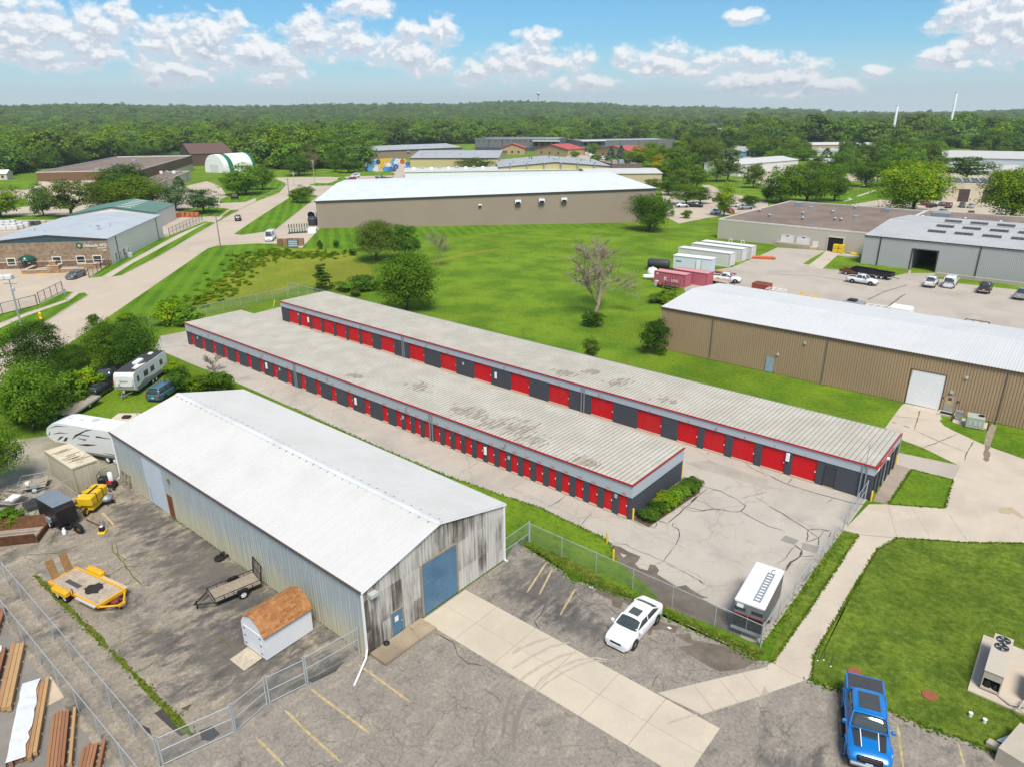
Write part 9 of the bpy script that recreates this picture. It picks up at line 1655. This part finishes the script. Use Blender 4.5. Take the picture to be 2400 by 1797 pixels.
# pallet against the warehouse, lumber packs in the neighbouring yard
pl_ = thing('leaning_pallet', 'brown timber frame leaning against the warehouse corner', 'pallet', (-65.0,21.0,0), 0); pl_.rotation_euler.x = R(-14)
for z in (.1,.75,1.35): MB().box(-.9,.9,-.06,.0,z-.07,z+.07).build('board', wood_m, pl_)
for x in (-.85,0,.85): MB().box(x-.06,x+.06,-.14,-.06,0,1.45).build('upright', wood_m, pl_)
beam('timber','grey plank lying at the foot of the leaning frame',(-65.6,20.1),(-63.6,19.6),.22,.12,wood_m)
browns = [M('deck_brown_%d'%i, c, .8, var=.12, scale=2) for i, c in enumerate(((.27,.125,.065),(.31,.15,.075),(.42,.26,.12),(.36,.20,.10)))]
wrapm = M('wrap_film', (.60,.62,.64), .35, var=.12, scale=3)
def lumber(label, a, b_, w_, cols, wrap=.0, h=.45):
    a, b_ = Vector(a), Vector(b_); d = b_-a; L = d.length; t = thing('lumber_pack', label, 'lumber', ((a+b_)/2).to_tuple()+(0,), math.atan2(d.y,d.x), 'lumber packs'); h2 = L/2; n = len(cols); bw_ = w_/n
    for i in range(5): x = -h2*.85+h2*1.7*i/4; MB().box(x-.05,x+.05,-w_*.55,w_*.55,0,.1).build('bearer', M('bearer', (.45,.36,.24), .9), t)
    for i, c_ in enumerate(cols):
        if c_ is None: continue
        e = rnd.uniform(-.15,.15); lv = 3
        for k in range(lv): MB().box(-h2+e+rnd.uniform(-.04,.04),h2+e,-w_/2+bw_*i+.012,-w_/2+bw_*(i+1)-.012,.1+.11*k,.1+.11*k+.10).build('board', browns[c_], t)
    if wrap:
        vs = []; m = 14
        for i in range(m+1):
            x = -h2*1.03+h2*2.06*i/m; y = w_/2-wrap*w_+rnd.uniform(-.08,.08); vs += [(x,y,.47+rnd.uniform(0,.05)),(x,w_/2+.06+rnd.uniform(0,.05),.46+rnd.uniform(0,.04)),(x,w_/2+.1+rnd.uniform(0,.06),.03)]
        f = []
        for i in range(m): k = 3*i; f += [(k,k+3,k+4,k+1),(k+1,k+4,k+5,k+2)]
        MB().add(vs, f).build('plastic_wrap', wrapm, t)
    return t
lumber('lumber pack at the left edge, tan and brown boards with white wrap', (-43.05,4.64), (-48.48,7.00), 1.5, [2,2,3,None,0,0], .18); lumber('white-wrapped lumber pack with torn film', (-38.12,4.48), (-43.62,6.92), 1.3, [2,3,3,1,0,0], .62); lumber('reddish brown lumber pack standing on open bearers', (-36.00,5.50), (-39.90,7.15), 1.2, [2,None,0,0,1,1,1], 0); lumber('short lumber pack next to the lumber yard fence', (-34.38,6.32), (-36.17,7.35), 1.1, [0,None,1,1,0,0], .0); lumber('sliver of a lumber pack at the very left edge', (-50.66,6.31), (-53.30,7.58), 1.0, [0,0,3], 0)
tag(sheet('cardboard_sheet', [(-43.90,7.42),(-43.92,7.71),(-41.45,7.60),(-41.47,6.62)], M('cardboard', (.52,.42,.31), .9), .03, None), 'flat cardboard sheet beside the wrapped lumber', 'cardboard')
# small bright bits
for p, lb in (((-23.22,36.29),'white litter scrap on the damp asphalt'),((-16.73,36.04),'white litter scrap near the sedan tail')): tag(sheet('litter', [(p[0]-.15,p[1]-.06),(p[0]+.1,p[1]-.1),(p[0]+.18,p[1]+.05),(p[0]-.05,p[1]+.1)], white_m, .03, None), lb, 'litter', 'litter scraps')

# ---- real grass tufts over the near lawns and along the paving edges
def tuft(seed, m, n=14, h=.5):
    rg = np.random.default_rng(seed); c = np.concatenate([rg.uniform(-.5,.5,(n,2)), np.full((n,1),h*.5)],1); nr_ = rg.normal(size=(n,3)); nr_[:,2] *= .5; nr_ /= np.linalg.norm(nr_,axis=1)[:,None]
    return leaf_mesh('tuft', c, nr_, rg.uniform(.22,.5,n), rg.uniform(0,1,n), m, rg)
tg = [tuft(i, LEAF[l]) for i, l in enumerate(('mid','lime','larch','lime'))]; gt = []; gr3 = random.Random(4)
def edge(pts, per, sp=.10):
    for a, c in zip(pts, pts[1:]):
        for _ in range(int(math.dist(a,c)*per)): f = gr3.random(); gt.append((a[0]+(c[0]-a[0])*f+gr3.gauss(0,sp), a[1]+(c[1]-a[1])*f+gr3.gauss(0,sp), .01))
edge([(-7.92,37.75),(-8.40,39.51),(-8.46,50.41),(-8.43,47.02),(-8.51,54.67),(-7.69,57.46),(-3.17,60.34),(0.28,63.05)], 40, .06); edge([(-8.00,37.23),(-6.10,37.67),(-3.60,37.87),(-1.92,37.92),(1.09,38.41),(2.87,38.37)], 45, .16)
edge([(-10.22,56.02),(-10.14,45.60),(-10.19,37.36)], 40, .06); edge([(-11.2,38.6),(-11.2,55)], 25, .2); edge([(-31.07,37.56),(-27.63,37.21),(-24.60,36.50),(-25.30,36.45),(-22.70,36.72),(-20.26,37.21),(-17.82,37.16),(-12.79,37.22),(-10.91,36.96)], 80, .28); edge([(-35.82,42.33),(-32.91,42.67),(-30.75,42.49),(-27.79,42.37),(-25.90,42.27),(-25.05,41.80),(-24.23,41.03)], 30, .08); edge([(-69.11,41.86),(-54.34,41.53),(-43.47,41.64),(-35.82,42.33)], 16, .1)
edge([(-9.58,71.12),(-6.17,71.25),(-5.67,65.07),(-9.64,62.67),(-9.58,71.12)], 30, .07); edge([(-43.32,11.02),(-40.40,11.08),(-37.23,11.06),(-34.83,11.16),(-32.93,11.16)], 25, .14); edge([(-56.28,10.76),(-52.34,10.84),(-48.33,10.92),(-43.82,11.01)], 18, .14); edge([(-60,21.25),(-31,21.3)], 5, .06)
scatter('grass', 'short grass and weeds on the near lawns and paving edges', gt, tg, .05, .12, (.5,1.0), 21)

# ---------------------------------------------------------------- haze: one box of even, thin air round camera and scene
hm = bpy.data.materials.new('haze_air'); hm.use_nodes = True; t_ = hm.node_tree; t_.nodes.clear(); pvn = nn(t_, 'ShaderNodeVolumePrincipled'); pvn.inputs['Color'].default_value = (.86,.95,1.0,1); pvn.inputs['Density'].default_value = .000115; pvn.inputs['Anisotropy'].default_value = .2
ho = nn(t_, 'ShaderNodeOutputMaterial'); t_.links.new(pvn.outputs[0], ho.inputs['Volume'])
hz_o = MB().box(-6500,6500,-1500,6500,-2.0,190).build('haze', hm); tag(hz_o, 'thin bluish summer haze over the whole place', 'haze', kind='stuff')
